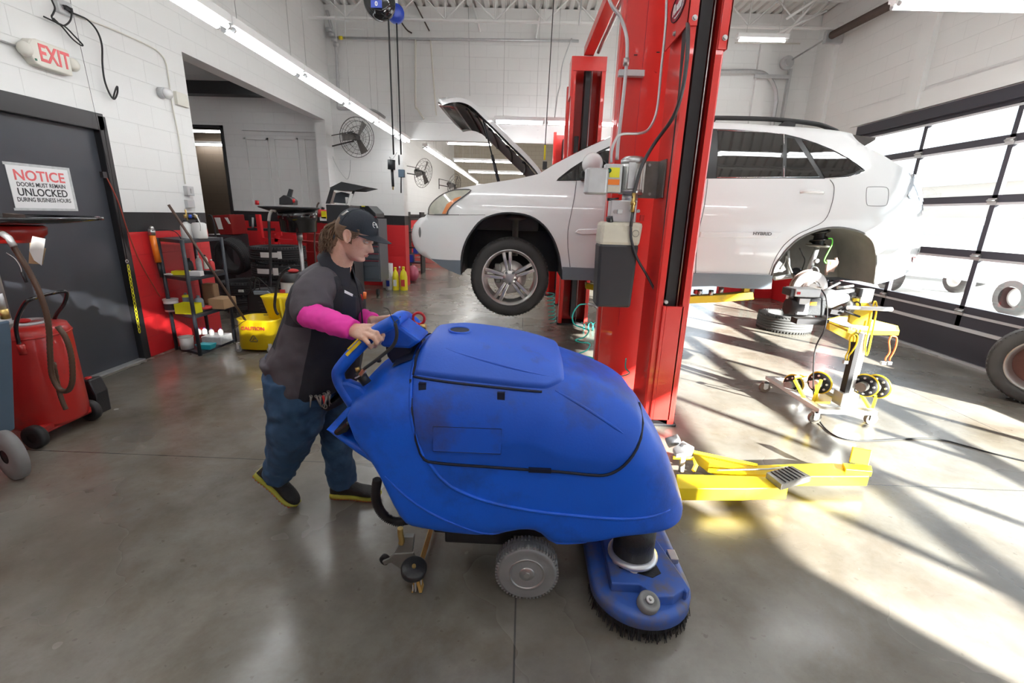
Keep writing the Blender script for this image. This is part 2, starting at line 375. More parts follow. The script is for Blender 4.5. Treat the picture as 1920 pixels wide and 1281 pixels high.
# pale render patch round the service opening
# ceiling deck: trapezoid ribs along y
w=MB(); x=-9.4; n=0; prof=[]
while x<GX+.3:
    for (dx_,dz_) in ((0,0),(.07,0),(.085,.04),(.135,.04)): prof.append((x+dx_,CZ+dz_))
    x+=.15
r0=[V(a,YN,b) for a,b in prof]; r1=[V(a,YF,b) for a,b in prof]; w.loft([r0,r1],caps=False,close=False,sm=False); struct('ceiling',w,'deck')
struct('ceiling_roof',MB().box((-9.4,YN,CZ+.08),(GX+.3,YF,CZ+.2)),'deck')
# joists
def joist(y,i):
    w=MB(); zt,zb=CZ-.03,CZ-.43
    for z_ in (zt,zb): w.box((WX,y-.03,z_-.025),(GX,y+.03,z_)); 
    x=WX+.2; k=0
    while x<GX-.5:
        w.tube([(x,y,zt-.02),(x+.42,y,zb)],.014,n=6); w.tube([(x+.42,y,zb),(x+.84,y,zt-.02)],.014,n=6); w.tube([(x+.42,y,zb),(x+.42,y,zt)],.011,n=6); x+=.84
    struct('trim_%d'%(10+i),w,'white_paint')
for i,y in enumerate((8.75,7.3,5.5,3.7,1.9,11.5,13.5,16,19,22)): joist(y,i)
# black door in the left wall
d=thing('door_1',(WX,3.7,0),'black steel exit door with a notice taped on, in the white block wall','door'); d['kind']='structure'
w=MB(); f=.06
w.box((WX-.14,DY0,0),(WX+.012,DY0+f,DZ+.06)); w.box((WX-.14,DY1-f,0),(WX+.012,DY1+.02,DZ+.06)); w.box((WX-.14,DY0,DZ-f),(WX+.012,DY1,DZ+.08)); w.build('door_frame','black_frame',d,bevel=.004)
MB().box((WX-.09,DY0+f,.015),(WX-.045,DY1-f,DZ-f)).build('door_leaf','black_door',d,bevel=.003)
MB().box((WX-.14,DY0+f,0),(WX+.02,DY1-f,.014)).build('threshold','galv',d)
# ---------------- glazed overhead doors ----------------
gm=bpy.data.materials.new('clear_glass'); gm.use_nodes=True; nt=gm.node_tree
for n in list(nt.nodes): nt.nodes.remove(n)
o_=nt.nodes.new('ShaderNodeOutputMaterial'); mxs=nt.nodes.new('ShaderNodeMixShader'); tr=nt.nodes.new('ShaderNodeBsdfTransparent'); gl=nt.nodes.new('ShaderNodeBsdfGlossy'); gl.inputs['Roughness'].default_value=.02; lw=nt.nodes.new('ShaderNodeLayerWeight'); lw.inputs['Blend'].default_value=.5; pw=nt.nodes.new('ShaderNodeMath'); pw.operation='POWER'; pw.inputs[1].default_value=5; nt.links.new(lw.outputs['Facing'],pw.inputs[0]); fr=nt.nodes.new('ShaderNodeMath'); fr.operation='MULTIPLY_ADD'; fr.inputs[1].default_value=.6; fr.inputs[2].default_value=.05; nt.links.new(pw.outputs[0],fr.inputs[0])
tr.inputs['Color'].default_value=(.97,.98,.98,1)
nt.links.new(fr.outputs[0],mxs.inputs[0]); nt.links.new(tr.outputs[0],mxs.inputs[1]); nt.links.new(gl.outputs[0],mxs.inputs[2]); nt.links.new(mxs.outputs[0],o_.inputs[0]); M['glass']=gm
RZ=[.54,1.17,1.77,2.385]
def gdoor(name,y0,y1,stiles,label):
    d=thing(name,(GX,(y0+y1)/2,0),label,'garage door'); d['kind']='structure'
    xa,xb=GX+.01,GX+.06
    MB().box((xa,y0,0),(xb,y1,.38)).build('bottom_panel','dark_door_metal',d)
    MB().box((xa-.02,y0,.36),(xb,y1,.40)).box((xa-.03,y0,0),(xb,y1,.03)).build('bottom_trim','alu',d)
    zs=[.40]+RZ+[2.80]
    w=MB(); w2=MB()
    for i,z in enumerate(RZ):
        w.box((xa,y0,z+.015),(xb,y1,z+.095)); w2.box((xa-.012,y0,z-.012),(xb,y1,z+.015))
    w.box((xa,y0,2.78),(xb,y1,2.85)); w2.box((xa-.012,y0,2.755),(xb,y1,2.78)); w.box((xa,y0,.40),(xb,y1,.54))
    w.build('rail','dark_door_metal',d); w2.build('rail_strip','alu',d)
    for y in [y0+.03]+stiles+[y1-.03]:
        s_=MB().box((xa,y-.03,.4),(xb,y+.03,2.8)).build('stile','dark_door_metal',d)
        h=MB()
        for z in RZ: h.box((xa-.02,y-.05,z-.01),(xa,y+.05,z+.06)); h.cyl((xa-.025,y-.05,z+.035),(xa-.025,y+.05,z+.035),.012,n=8)
        h.build('hinge','steel',s_)
    ys=[y0+.06]+[q for s__ in stiles for q in (s__-.03,s__+.03)]+[y1-.06]
    zz=[.54]+[q for r in RZ[1:] for q in (r-.012,r+.095)]+[2.755]; zz[0]=.635
    for i in range(0,len(ys),2):
        for k in range(0,len(zz),2):
            MB().box((xa+.02,ys[i],zz[k]),(xa+.026,ys[i+1],zz[k+1])).build('window_pane','glass',d)
gdoor('door_2',AY0,AY1,[6.53,5.36,4.19],'dark framed overhead door of clear panes behind the raised car')
gdoor('door_4',BY0,BY1,[1.45,.28,-.89,-2.06],'dark framed overhead door of clear panes nearest the camera, right')
# torsion shaft and track
t=thing('torsion_shaft',(GX-.2,8.3,4.4),'brown torsion spring tube on a steel shaft above the glass door','door spring')
pA,pB,pC=FY(1475,118,9.22),FX(1560,66,4.9),FX(1700,-6,4.9)
MB().tube([pA,pB,pC+V(0,-1.5,0)],.014).build('shaft','steel',t)
w=MB(); 
pts=[pB.lerp(pC,k/160) for k in range(161)]
w.tube(pts,[.055+(.004 if k%2 else 0) for k in range(161)],n=14,sm=False); mat('rust_brown',(.10,.07,.06),.5,metal=.4,var=.3,scale=8); w.build('spring','rust_brown',t)
MB().cyl(pA+V(0,.03,0),pA+V(0,-.04,0),.11,n=24).cyl(pA+V(0,-.04,0),pA+V(0,-.08,0),.06).build('drum','galv',t)
MB().box(pB+V(-.08,.02,-.1),V(GX-.003,pB.y+.1,pB.z+.08)).build('bracket','galv',t,bevel=.004)
t=thing('door_track',(4.6,9.2,3.4),'galvanised curved door track beside the block wall corner','door track')
w=MB(); tp=[FY(1340,134,9.3),FY(1415,134,9.3),FY(1440,143,9.3),FY(1453,165,9.3),FY(1456,190,9.3)]; tp.append(V(tp[-1].x,9.3,0.0))
w.tube(cat(tp[:-1],5)+[tp[-1]],.035,n=4,up=(0,1,0),sm=False); w.build('curved_track','galv',t)
a=FY(1484,130,9.3); w=MB().box((a.x-.04,9.26,0),(a.x,9.34,a.z)).box((a.x-.04,9.26,a.z-.16),(tp[1].x,9.3,a.z-.1)); w.build('angle','galv',t)
# ---------------- fluorescent fixtures ----------------
def fixture(loc,L,label,group,rz=0,em='tube',drop=None,tubes=2,name='fluorescent_light'):
    t=thing(name,(0,0,0),label,'ceiling light',group)
    MB().box((-.06,-L/2,.025),(.06,L/2,.085)).box((-.03,-L/2,.0),(.03,-L/2+.05,.03)).box((-.03,L/2-.05,0),(.03,L/2,.03)).build('housing','white_gloss',t,bevel=.003)
    for s_ in ((-1,1) if tubes==2 else (0,)):
        MB().cyl((s_*.038,-L/2+.035,0),(s_*.038,L/2-.035,0),.019,n=10).build('lamp_tube',em,t)
        for e_ in (-1,1): MB().cyl((s_*.038,e_*(L/2-.035),0),(s_*.038,e_*(L/2-.02),0),.02,n=10).build('socket','galv',t)
    h=(CZ if drop is None else drop)-loc[2]
    for y in (-L/2+.15,L/2-.15): MB().tube([(0,y,.08),(0,y,h-.02)],.0025,n=4).build('hanging_wire','steel',t)
    t.location=loc; t.rotation_euler=(0,0,rz); return t
ys=[2.67,3.86,5.03,6.22,7.40,8.52,9.33]; ordn=['second','third','fourth','fifth','sixth','farthest']
fixture((-2.3,1.45,2.79),1.19,'double tube light, overhead behind the left row start','tube light row by the left wall')
for i in range(6):
    L=ys[i+1]-ys[i]-.02
    fixture((-2.3,(ys[i]+ys[i+1])/2,2.79),L,'hanging double fluorescent tube light, %s along the long row over the left wall side'%['nearest','second','third','fourth','fifth','farthest'][i],'tube light row by the left wall')
r2=[10.9,12.1,13.3,14.5,15.7,17.4,19.5,22.3]
for i in range(7):
    L=r2[i+1]-r2[i]-.03
    fixture((-2.3,(r2[i]+r2[i+1])/2,2.9),L,'small distant tube light beyond the beam, %s of the far row'%['nearest','second','third','fourth','fifth','sixth','farthest'][i],'tube light row in the far bay',em='tube_far')
def xfix(p0,p1,Y,label,em='tube',tubes=1,grp='cross lights'):
    a,b_=FY(*p0,Y),FY(*p1,Y); return fixture(((a.x+b_.x)/2,Y,(a.z+b_.z)/2),b_.x-a.x,label,grp,rz=-PI/2,em=em,tubes=tubes)
xfix((927,229),(1021,231),8.7,'hanging tube light above the open car hood, left of its pair',tubes=2)
xfix((1024,232),(1160,233),8.7,'hanging tube light behind the rear red lift columns, right of its pair',tubes=2)
xfix((837,269),(924,272),12,'far bay tube light just under the beam, left of the open hood')
xfix((850,300),(975,307),15,'far bay tube light, second below the beam behind the open hood')
xfix((878,322),(985,327),18,'far bay tube light, third below the beam behind the open hood')
xfix((893,349),(912,349),20,'tiny far bay tube light low behind the car fender, leftmost'); xfix((917,350),(935,350),20,'tiny far bay tube light low behind the car fender, right of another')
xfix((1380,76),(1476,76),8.3,'tube light hanging under the joists right of the tall red column')
xfix((1675,2),(1990,24),4.4,'wide tube light cropped by the top right corner',tubes=2)
for (x,y,l) in ((2.2,4.3,'over the raised car'),(2.6,1.2,'over the near bay'),(0.2,-.6,'behind the camera'),(3.2,-2,'behind the camera on the right'),(-1,-3,'far behind the camera')):  # unseen fixtures added overhead and behind the camera for general illumination
    fixture((x,y,4.1),2.4,'added fill light, double tube hung high '+l,'added fill lights',rz=PI/2)
for (x,y) in ((-.5,1.8),(-1.2,4.5)):
    fixture((x,y,4.3),2.4,'added fill light, double tube hung high above the floor machine','added fill lights',rz=PI/2)  # also out of view, added to lift the light over the near floor
for (x,y) in ((0,12.5),(2,17)): fixture((x,y,4.2),2.4,'added fill light, double tube high in the far bay','added fill lights',rz=PI/2)  # unseen too, part of the added fill set
fixture((-6,6.6,3.6),2.4,'tube light in the dim side room','side room lights',drop=4.2)
a=FY(361,246,12); b_=FY(410,247,12); fixture(((a.x+b_.x)/2,12,a.z),1.2,'tube light seen through the dark doorway, upper','side room lights',rz=PI/2,drop=4.2,em='tube_far')
a=FY(368,271,12.8);fixture((a.x+.4,12.8,a.z),1.2,'tube light seen through the dark doorway, lower','side room lights',rz=PI/2,drop=4.2,em='tube_far')
# ================= floor scrubber =================
mat('blue_plastic',(.004,.115,.72),.42,var=.12,scale=3,dirt=(.01,.05,.26),dscale=3.2,dlo=.5,dhi=.8,bump=.06,bscale=120)
mat('blue_lid',(.03,.12,.62),.5,var=.1,scale=3,dirt=(.05,.07,.2),dscale=5,dlo=.6,dhi=.8,bump=.06,bscale=120)
mat('blue_worn',(.04,.11,.42),.5,var=.2,scale=8,dirt=(.12,.11,.13),dscale=7,dlo=.48,dhi=.65)
mat('blue_side',(.006,.095,.60),.42,var=.15,scale=3,dirt=(.05,.05,.09),dscale=2.4,dlo=.5,dhi=.72,bump=.06,bscale=120)
mat('groove',(.004,.008,.03),.6); mat('rubber_grey',(.23,.23,.23),.75,var=.15,scale=12,bump=.1); mat('rubber',(.02,.02,.021),.65,bump=.1,bscale=50)
mat('dirty_steel',(.25,.24,.22),.5,metal=.6,var=.35,scale=15); mat('brass',(.6,.42,.15),.35,metal=.9); mat('copper',(.75,.4,.28),.3,metal=.9)
mat('red_plastic',(.55,.02,.02),.3); mat('yellow_tape',(.85,.62,.02),.4); mat('squeegee',(.5,.3,.08),.5,var=.3); mat('bristle',(.012,.012,.014),.8); mat('black_vinyl',(.012,.012,.014),.25)
SC=thing('floor_scrubber',(0,1.75,0),'big bright blue walk-behind floor scrubber machine the woman pushes','floor scrubber')
YC=1.755
ZT=[(-.615,.80),(-.607,.85),(-.56,.895),(-.50,.94),(-.43,.985),(-.37,1.01),(-.3,1.025),(-.22,1.03),(-.05,1.012),(.07,.987),(.2,.945),(.3,.91),(.41,.855),(.5,.775),(.57,.66),(.63,.53),(.68,.40),(.695,.36)]
ZB=[(-.615,.76),(-.59,.68),(-.54,.61),(-.5,.54),(-.46,.44),(-.425,.365),(-.395,.335),(-.15,.305),(-.03,.325),(.03,.34),(.09,.335),(.15,.29),(.2,.285),(.3,.30),(.42,.33),(.6,.335),(.695,.335)]
def wid(x):
    if x>.25: 
        t=(x-.25)/.455; return .32*max(0,(1-t**3.2))**(1/2.2)
    if x<-.38: 
        t=(-.38-x)/.30; return .32*(1-.22*t*t)
    return .32
def bsurf(x,a,off=0.):      # a: 0 = far side, pi/2 = top, pi = near side
    zt=sinterp(x,ZT); zb=sinterp(x,ZB); zc=(zt+zb)/2; h=(zt-zb)/2+off; w=wid(x)+off
    c,s_=math.cos(a),math.sin(a); n=3.6 if s_>0 else 9
    yy=w*math.copysign(abs(c)**(2/n),c); zz=zc+h*math.copysign(abs(s_)**(2/(2.6 if s_>0 else 9)),s_)
    k=(zz-.3)/.8; yy*=1-.13*max(0,k)**2.2
    return V(x,YC+yy,zz)
def ang_for_z(x,z,off=0.):  # near-side angle that gives height z
    lo,hi=PI/2,PI*1.35
    for _ in range(40):
        m_=(lo+hi)/2
        if bsurf(x,m_,off).z>z: lo=m_
        else: hi=m_
    return (lo+hi)/2
xs=[-.615+.012*i for i in range(8)]+[-.52+ i*.0223 for i in range(46)]; xs=[x for x in xs if x<.5]+[.5,.53,.56,.585,.61,.63,.65,.665,.677,.686,.692,.695]
w=MB(); NA=72
w.loft([[bsurf(x,2*PI*j/NA) for j in range(NA)] for x in xs])
# rear spur (battery shroud pointing at the operator)
rings=[]
for t in [i/8 for i in range(9)]:
    x=-.46-(.265)*t; zt=.60+.13*t**.7-.015*t; zb=.52+.165*t**.9 if t>0 else .50; ww=.27*(1-.25*t*t)
    if t>.95: zt-=.02; zb+=.01
    ring=[]
    for j in range(24):
        a=2*PI*j/24; c,s_=math.cos(a),math.sin(a)
        ring.append(V(x,YC+ww*math.copysign(abs(c)**.5,c),(zt+zb)/2+(zt-zb)/2*math.copysign(abs(s_)**.7,s_)))
    rings.append(ring)
w.loft(rings)
w.build('body_shell','blue_plastic',SC)
# tank (large side pocket + front hood) as a slightly raised shell
TLO=[(-.383,.93),(-.375,.87),(-.368,.80),(-.355,.72),(-.335,.665),(-.31,.648),(-.1,.638),(.15,.630),(.29,.622),(.33,.628),(.37,.652),(.405,.69),(.435,.74),(.455,.79),(.468,.825)]
def tankp(u,v):
    x=-.383+.851*(1-(1-u)**1.0); zl=sinterp(x,TLO); a0=ang_for_z(x,min(zl,sinterp(x,ZT)-.002)); a=a0+(PI-a0-a0)*v
    o=.011*min(1,min(v,1-v)*30+.0)*min(1,min(u,1-u)*40)
    return bsurf(x,a,o)
w=MB().grid(tankp,70,90); w.build('tank','blue_side',SC)
# lid
def lidp(u,v):
    vv=abs(2*v-1)     # 1 at lower edges, 0 on top
    x0=-.375+.01*(1-vv); x1=.165-.07*max(0,(vv-.75)/.25)**2
    x=x0+(x1-x0)*u; zl=.938-.035*u+ .02*max(0,u-.9)*10*0
    a0=ang_for_z(x,zl); a=a0+(PI-2*a0)*v
    e=min(1,min(v,1-v)*40)*min(1,min(u,1-u)*30)
    o=.004+.024*e**.5
    return bsurf(x,a,o)
w=MB().grid(lidp,50,80); LID=w.build('tank_lid','blue_lid',SC)
# molded rib and finger hole on the lid
hc=bsurf(-.215,ang_for_z(-.215,1.0)*.0+PI/2+.25,.029)
hc=FY(862,629,1.72); hc=V(hc.x,1.72,0)
a_=PI/2
for k in range(60):
    a_+=.01; p=bsurf(hc.x,a_,.028)
    if p.y<1.73: break
hc=p
MB().lathe([(.044,.0005),(.040,-.004),(.034,-.003),(.0005,-.003)],c=hc+V(0,0,.003),n=28).build('finger_hole','groove',LID)
MB().torus(hc+V(0,0,.003),(0.05,-.05,1),.041,.004,n=28).build('hole_rim','blue_lid',LID)
def onsurf(x,z,off=.0): return bsurf(x,ang_for_z(x,z),off)
w=MB(); w.tube([onsurf(-.27+.38*t,1.005-.075*t+.03*math.sin(PI*t)*0,.027) for t in [i/20 for i in range(21)]],[.0015+.004*math.sin(PI*min(1,i/20)) for i in range(21)],n=6); w.build('molded_rib','blue_lid',LID)
# seams
w=MB()
seam=[]
for i in range(60):
    x=-.386+.854*i/59; seam.append(onsurf(x,min(sinterp(x,TLO)-.004,sinterp(x,ZT)-.002),.003))
w.tube(seam,.0055,n=6)
w.tube([onsurf(-.392+.03*t*t-0*t,1.06-.13*t,.002) for t in [i/10 for i in range(11)]],.006,n=6)
w.tube([onsurf(-.375+.455*t,.931-.034*t,.013) for t in [i/24 for i in range(25)]],.0048,n=6)
w.tube([lidp(1,.02+.96*i/40)+V(.006,0,-.008) for i in range(41)],.009,n=6)
w.tube([lidp(0,.02+.96*i/40)+V(-.005,0,-.008) for i in range(41)],.007,n=6)
tp=[]
for i in range(31): tp.append(tankp(.9995,i/30))
w.build('seam','groove',SC)
# hinge notches, slot
w=MB()
for (px,py,ww,hh) in ((793,725,.013,.018),(940,739,.013,.018)):
    q=FY(px,py,1.49); q=onsurf(q.x,.918-.034*((q.x+.37)/.46)-.012,.012); MB().box(q+V(-ww,-.004,-hh),q+V(ww,.01,hh*.8)).build('hinge_notch','groove',SC)
q=FY(1012,868,1.46); q=onsurf(q.x,.634,.012); w.box(q+V(-.04,-.003,-.008),q+V(.04,.01,.006)); w.build('notch','groove',SC)
# label plate recess and panel crease on tank
w=MB(); q0=FY(815,795,1.47); q1=FY(940,842,1.47)
w.grid(lambda u,v: onsurf(q0.x+(q1.x-q0.x)*u,q0.z+(q1.z-q0.z)*v,.0118),8,3); w.build('label_plate','blue_side',SC)
MB().tube([onsurf(q0.x,q0.z,.0118),onsurf(q1.x,q0.z,.0118),onsurf(q1.x,q1.z,.0118),onsurf(q0.x,q1.z,.0118)],.0012,n=4,closed=True).build('plate_edge','groove',SC)
# body creases / ribs following the photo
w=MB()
def crease(pts,yy,r=.006,off=-.0005):
    P=[FY(a,b,yy) for a,b in pts]; P=[p for p in cat(P,5)]
    w.tube([onsurf(p.x,p.z,off) for p in P],[r*(.35+.65*min(1,min(i,len(P)-1-i)/4)) for i in range(len(P))],n=8)
crease([(767,660),(764,700),(772,780),(795,852),(806,862),(828,890),(862,914),(920,935),(1000,951),(1080,960),(1180,968),(1262,968)],1.46,.007)
w.build('edge_rib','blue_plastic',SC)
w=MB(); crease([(1041,738),(1075,755),(1110,774),(1145,795),(1165,808)],1.50,.006,.0095); w.build('hood_rib','blue_side',SC)
w=MB(); crease([(722,892),(760,925),(800,953),(850,978),(900,998),(960,1012),(1030,1020),(1100,1022)],1.45,.005,.0)
crease([(700,880),(720,920),(745,975),(765,1000)],1.46,.005,.0)
P=[FY(a,b,1.55) for a,b in ((1050,738),(1100,768),(1140,800),(1160,812))]
w.build('lower_rib','blue_side',SC)
# underside chassis
w=MB(); w.box((-.34,1.62,.2),(.35,1.93,.36)).box((-.3,1.66,.12),(.0,1.90,.22)); w.build('chassis','black_plastic',SC,bevel=.01)
# drive wheels
def dwheel(y,s):
    q=MB(); c=V(.057,y,.124); R_=.124
    q.lathe([(.062,-.036),(.075,-.04),(.09,-.03),(.108,-.04),(.117,-.034),(.123,-.02),(R_,0),(.123,.02),(.117,.034),(.108,.04),(.062,.036)],c=c,ax=(0,1,0),n=48)
    for k in range(54):
        a=2*PI*k/54
        for sg in (-1,1):
            d=V(math.cos(a+sg*.02),0,math.sin(a+sg*.02)); q.box(c+d*.121+V(0,sg*.021,0)-V(.0035,.013,.006),c+d*.121+V(0,sg*.021,0)+V(.0035,.013,.006),rot=Matrix.Rotation(-(a-PI/2),3,'Y'))
    o=q.build('wheel','rubber_grey',SC)
    q=MB().lathe([(.075,-.037),(.07,-.040),(.062,-.034),(.056,-.022),(.034,-.020),(.033,-.034),(.026,-.040),(.0005,-.040)],c=c,ax=(0,1,0),n=32,caps=False)
    q.cyl(c+V(0,-.045,0),c+V(0,-.036,0),.013,n=6)
    q.torus(c+V(0,-.036,0),(0,1,0),.069,.005)
    q.build('wheel_hub','steel',o)
dwheel(1.535,1); dwheel(1.96,-1)
MB().cyl((.057,1.6,.137),(.057,1.93,.137),.02).build('axle','dirty_steel',SC)
# brush deck
bc=(.495,.0); DX0,DX1=.315,.705
cxd=(DX0+DX1)/2; RD=(DX1-DX0)/2
def deckring(R,z,grow=0,yn=1.52,yf=1.98,n=24):
    ring=[]
    for i in range(n+1): a=PI+PI*i/n; ring.append(V(cxd+(R)*math.cos(a),yn+R*math.sin(a),z))
    for i in range(n+1): a=PI*i/n; ring.append(V(cxd+(R)*math.cos(a),yf+R*math.sin(a),z))
    return ring
w=MB(); w.loft([deckring(RD-.012,.055),deckring(RD,.06),deckring(RD,.10),deckring(RD-.008,.112),deckring(RD-.03,.116)])
w.build('brush_deck','blue_worn',SC)
w=MB(); 
top=[(-.13,1.44),(-.02,1.44),(.0,1.405),(.03,1.385),(.09,1.39),(.14,1.425),(.145,1.41),(.165,1.43),(.155,1.50),(.10,1.76),(.05,1.98),(-.12,1.98)]
w.prism([V(cxd+a,b,0) for a,b in top],.114,.155,dirv=(0,0,1)); w.build('deck_cover','blue_worn',SC,bevel=.008)
w=MB(); w.prism([V(cxd+a,b,0) for a,b in ((-.085,1.52),(.035,1.475),(.075,1.50),(.05,1.66),(-.085,1.66))],.1545,.157,dirv=(0,0,1)); w.build('deck_recess','black_plastic',SC)
w=MB(); mcx=cxd-.02
w.cyl((mcx,1.585,.18),(mcx,1.585,.36),.082,n=32); w.build('brush_motor','black_plastic',SC)
w=MB(); w.lathe([(.0005,.165),(.095,.165),(.1,.172),(.1,.182),(.085,.190),(.0005,.190)],c=(mcx,1.585,0),n=32); 
for a in range(6): 
    t=a*PI/3+.4; w.cyl((mcx+.07*math.cos(t),1.585+.07*math.sin(t),.12),(mcx+.07*math.cos(t),1.585+.07*math.sin(t),.168),.022,n=12)
w.cyl((mcx,1.585,.11),(mcx,1.585,.17),.06,n=20); w.build('motor_flange','alu',SC)
w=MB()
for cy_ in (1.52,1.93):
    rnd=random.Random(3)
    for k in range(1100):
        a=rnd.uniform(0,2*PI); r0=rnd.uniform(.135,.192); r1=r0+rnd.uniform(.0,.014); da=rnd.uniform(-.05,.05)
        p=V(cxd+r0*math.cos(a),cy_+r0*math.sin(a),.057); q=V(cxd+r1*math.cos(a+da),cy_+r1*math.sin(a+da),.001+rnd.uniform(0,.006))
        t=V(-math.sin(a),math.cos(a),0)*.0016; rr=V(math.cos(a),math.sin(a),0)*.0016
        w.add([p-t,p+t,p+rr,q-t,q+t,q+rr],[(0,1,4,3),(1,2,5,4),(2,0,3,5)])
    w.lathe([(.0005,.03),(.185,.03),(.19,.058),(.0005,.058)],c=(cxd,cy_,0),n=32)
w.build('brush_bristles','bristle',SC)
rc=FY(1217,1140,1.36); rc=V(rc.x,1.375,.135)
w=MB(); ax=V(.12,-.35,1).normalized(); w.lathe([(.0005,-.02),(.036,-.02),(.04,-.014),(.04,.014),(.036,.02),(.026,.02),(.024,.014),(.0005,.014)],c=rc,ax=ax,n=28); o=w.build('bumper_roller','rubber_grey',SC)
MB().cyl(rc+ax*.012,rc+ax*.026,.014,n=12).cyl(rc+ax*.026,rc+ax*.036,.006,n=6).build('roller_bolt','steel',o)
MB().box((.655,1.60,.117),(.69,1.66,.14)).build('deck_latch','steel',SC,bevel=.003)
# rear caster / squeegee carrier
w=MB()
q=[FY(*p,1.60) for p in ((760,1000),(778,1000),(776,1028),(742,1030))]
w.prism([V(p.x,0,p.z) for p in q],1.575,1.60)
yb=1.60
pl=[(741,1036),(776,1034),(782,1050),(787,1066),(770,1076),(760,1070),(748,1060),(735,1052),(722,1056),(718,1050),(730,1045)]
P=[FY(*p,yb) for p in pl]; w.prism([V(p.x,0,p.z) for p in P],yb-.012,yb); w.build('squeegee_bracket','dirty_steel',SC,bevel=.002)
c=FY(723,1046,1.63); MB().lathe([(.0005,-.012),(.016,-.012),(.022,-.009),(.022,.009),(.016,.012),(.0005,.012)],c=(c.x,1.62,c.z),ax=(.3,1,0),n=24).build('caster','rubber',SC)
c=FY(780,1077,1.53); c=V(c.x-.005,1.52,.105)
w=MB().lathe([(.0005,-.016),(.048,-.016),(.052,-.010),(.052,.010),(.045,.016),(.0005,.018)],c=c,ax=(.1,-.28,1),n=32); o=w.build('squeegee_roller','black_plastic',SC)
MB().cyl(c+V(.002,-.006,.015),c+V(.003,-.01,.026),.008,n=10).build('roller_bolt','brass',o)
w=MB(); w.box(c+V(-.002,-.02,-.10),c+V(.004,.015,-.015),rot=Matrix.Rotation(.15,3,'Y')).box(c+V(.016,-.02,-.098),c+V(.028,.02,-.03),rot=Matrix.Rotation(-.2,3,'Y')).box(c+V(.004,.02,-.095),c+V(.006,.45,-.02)); w.build('squeegee_blade','squeegee',SC)
MB().box(c+V(.006,-.024,-.09),c+V(.012,-.015,-.02)).box(c+V(-.004,-.022,-.09),c+V(.0,-.016,-.06)).box(c+V(.03,-.02,-.06),c+V(.033,-.01,-.03)).build('blade_clamp','alu',SC)
q=FY(751,1002,1.56); MB().tube(cat([q+V(0,0,.03),q,q+V(.004,0,-.03),q+V(.0,0,-.045)],4),.012,n=10).build('drain_knob','brass',SC)
hs=[FY(*p,1.66) for p in ((708,898),(704,925),(709,950),(722,968),(742,978),(765,975))]
hp=cat(hs,14); MB().tube(hp,[.021 if k%2 else .0145 for k in range(len(hp))],n=12).build('drain_hose','rubber',SC)
# rear bars, console, handle
w=MB()
YH=1.54
hb=[FY(*p,YH) for p in ((662,757),(640,722),(634,702),(640,688),(668,656),(705,622),(738,603))]
w.tube(cat(hb,6),.0225,n=14,el=1.15)
w.build('grip_bar','blue_plastic',SC)
# lower shoulder between the grip bar and the body
w=MB(); q=[FY(*p,YH) for p in ((634,712),(650,745),(675,775),(700,745),(680,722),(655,712))]
w.prism([V(p.x,0,p.z) for p in q],YH-.02,YH+.02); w.build('bar_root','blue_plastic',SC,bevel=.012)
w=MB(); hb=[FY(738,603,YH),FY(750,594,1.62),FY(760,593,1.8),FY(768,597,1.93),FY(780,607,1.95),FY(790,622,1.93)]
w.tube(cat(hb,6),[.022]*31,n=14); w.build('far_bar','blue_plastic',SC)
w=MB(); q=[FY(*p,1.6) for p in ((712,612),(738,603),(790,640),(768,655),(716,652),(708,640))]
r0=[V(p.x,1.6,p.z) for p in q]; r1=[V(p.x+.005,1.74,p.z+.0) for p in q]; w.loft([r0,r1],sm=False); w.build('console','blue_plastic',SC,bevel=.012)
w=MB(); q=[FY(*p,1.6) for p in ((716,640),(760,650),(770,668),(735,690),(722,672))]; w.prism([V(p.x,0,p.z) for p in q],1.62,1.75); w.build('console_base','groove',SC,bevel=.01)
q=FY(757,618,1.85)
w=MB(); w.cyl(q+V(-.01,0,0),q+V(.07,0,.012),.017,n=14).cyl(q+V(.05,0,.012),q+V(.058,0,.013),.022); w.torus(q+V(.06,.02,.045),(0,1,0),.025,.006,n=20); w.build('red_switch','red_plastic',SC)
MB().cyl(q+V(.068,0,.012),q+V(.095,0,.016),.012).build('fitting','brass',SC)
w=MB(); w.tube(cat([FY(*p,1.50) for p in ((741,606),(744,628),(737,648),(715,668),(685,690),(684,693))],6),.006,n=8); w.tube(cat([FY(*p,1.5) for p in ((741,606),(734,594),(728,580),(719,577))],5),.0015,n=5); w.torus(FY(741,606,1.56),(1,0,-.8),.03,.002,n=20); w.build('black_cable','rubber',SC)
MB().tube(cat([FY(*p,1.50) for p in ((684,691),(680,697),(675,704))],4),[.007]*9,n=8,el=.5).build('cable_lug','copper',SC)
q=FY(672,697,1.52); q2=FY(688,719,1.52); o=MB().cyl(q,q2,.018,n=18).cyl(q.lerp(q2,.2),q.lerp(q2,.3),.022).cyl(q.lerp(q2,.4),q.lerp(q2,.45),.020).build('connector','black_plastic',SC)
MB().cyl(q+V(-.004,0,.016),q,.009,n=8).build('brass_cap','brass',o)
MB().torus(q.lerp(q2,.25),(q2-q),.0215,.0025,n=24).build('ring','alu',o)
w=MB(); a=FY(652,668,YH-.025); b_=FY(678,642,YH-.025); d_=(b_-a).normalized(); u_=V(-d_.z,0,d_.x)
w.prism([a+u_*.0,b_+u_*.0,b_+u_*.011,a+u_*.011],-.003,.001,dirv=(0,1,0)); w.prism([a+u_*.014+d_*.02,b_+u_*.014,b_+u_*.019,a+u_*.019+d_*.02],-.003,.001,dirv=(0,1,0)); w.build('yellow_sticker','yellow_tape',SC)
q=FY(710,676,1.6); MB().sph(q,.011,sc=(1,.5,.8)).build('knob','rubber',SC)
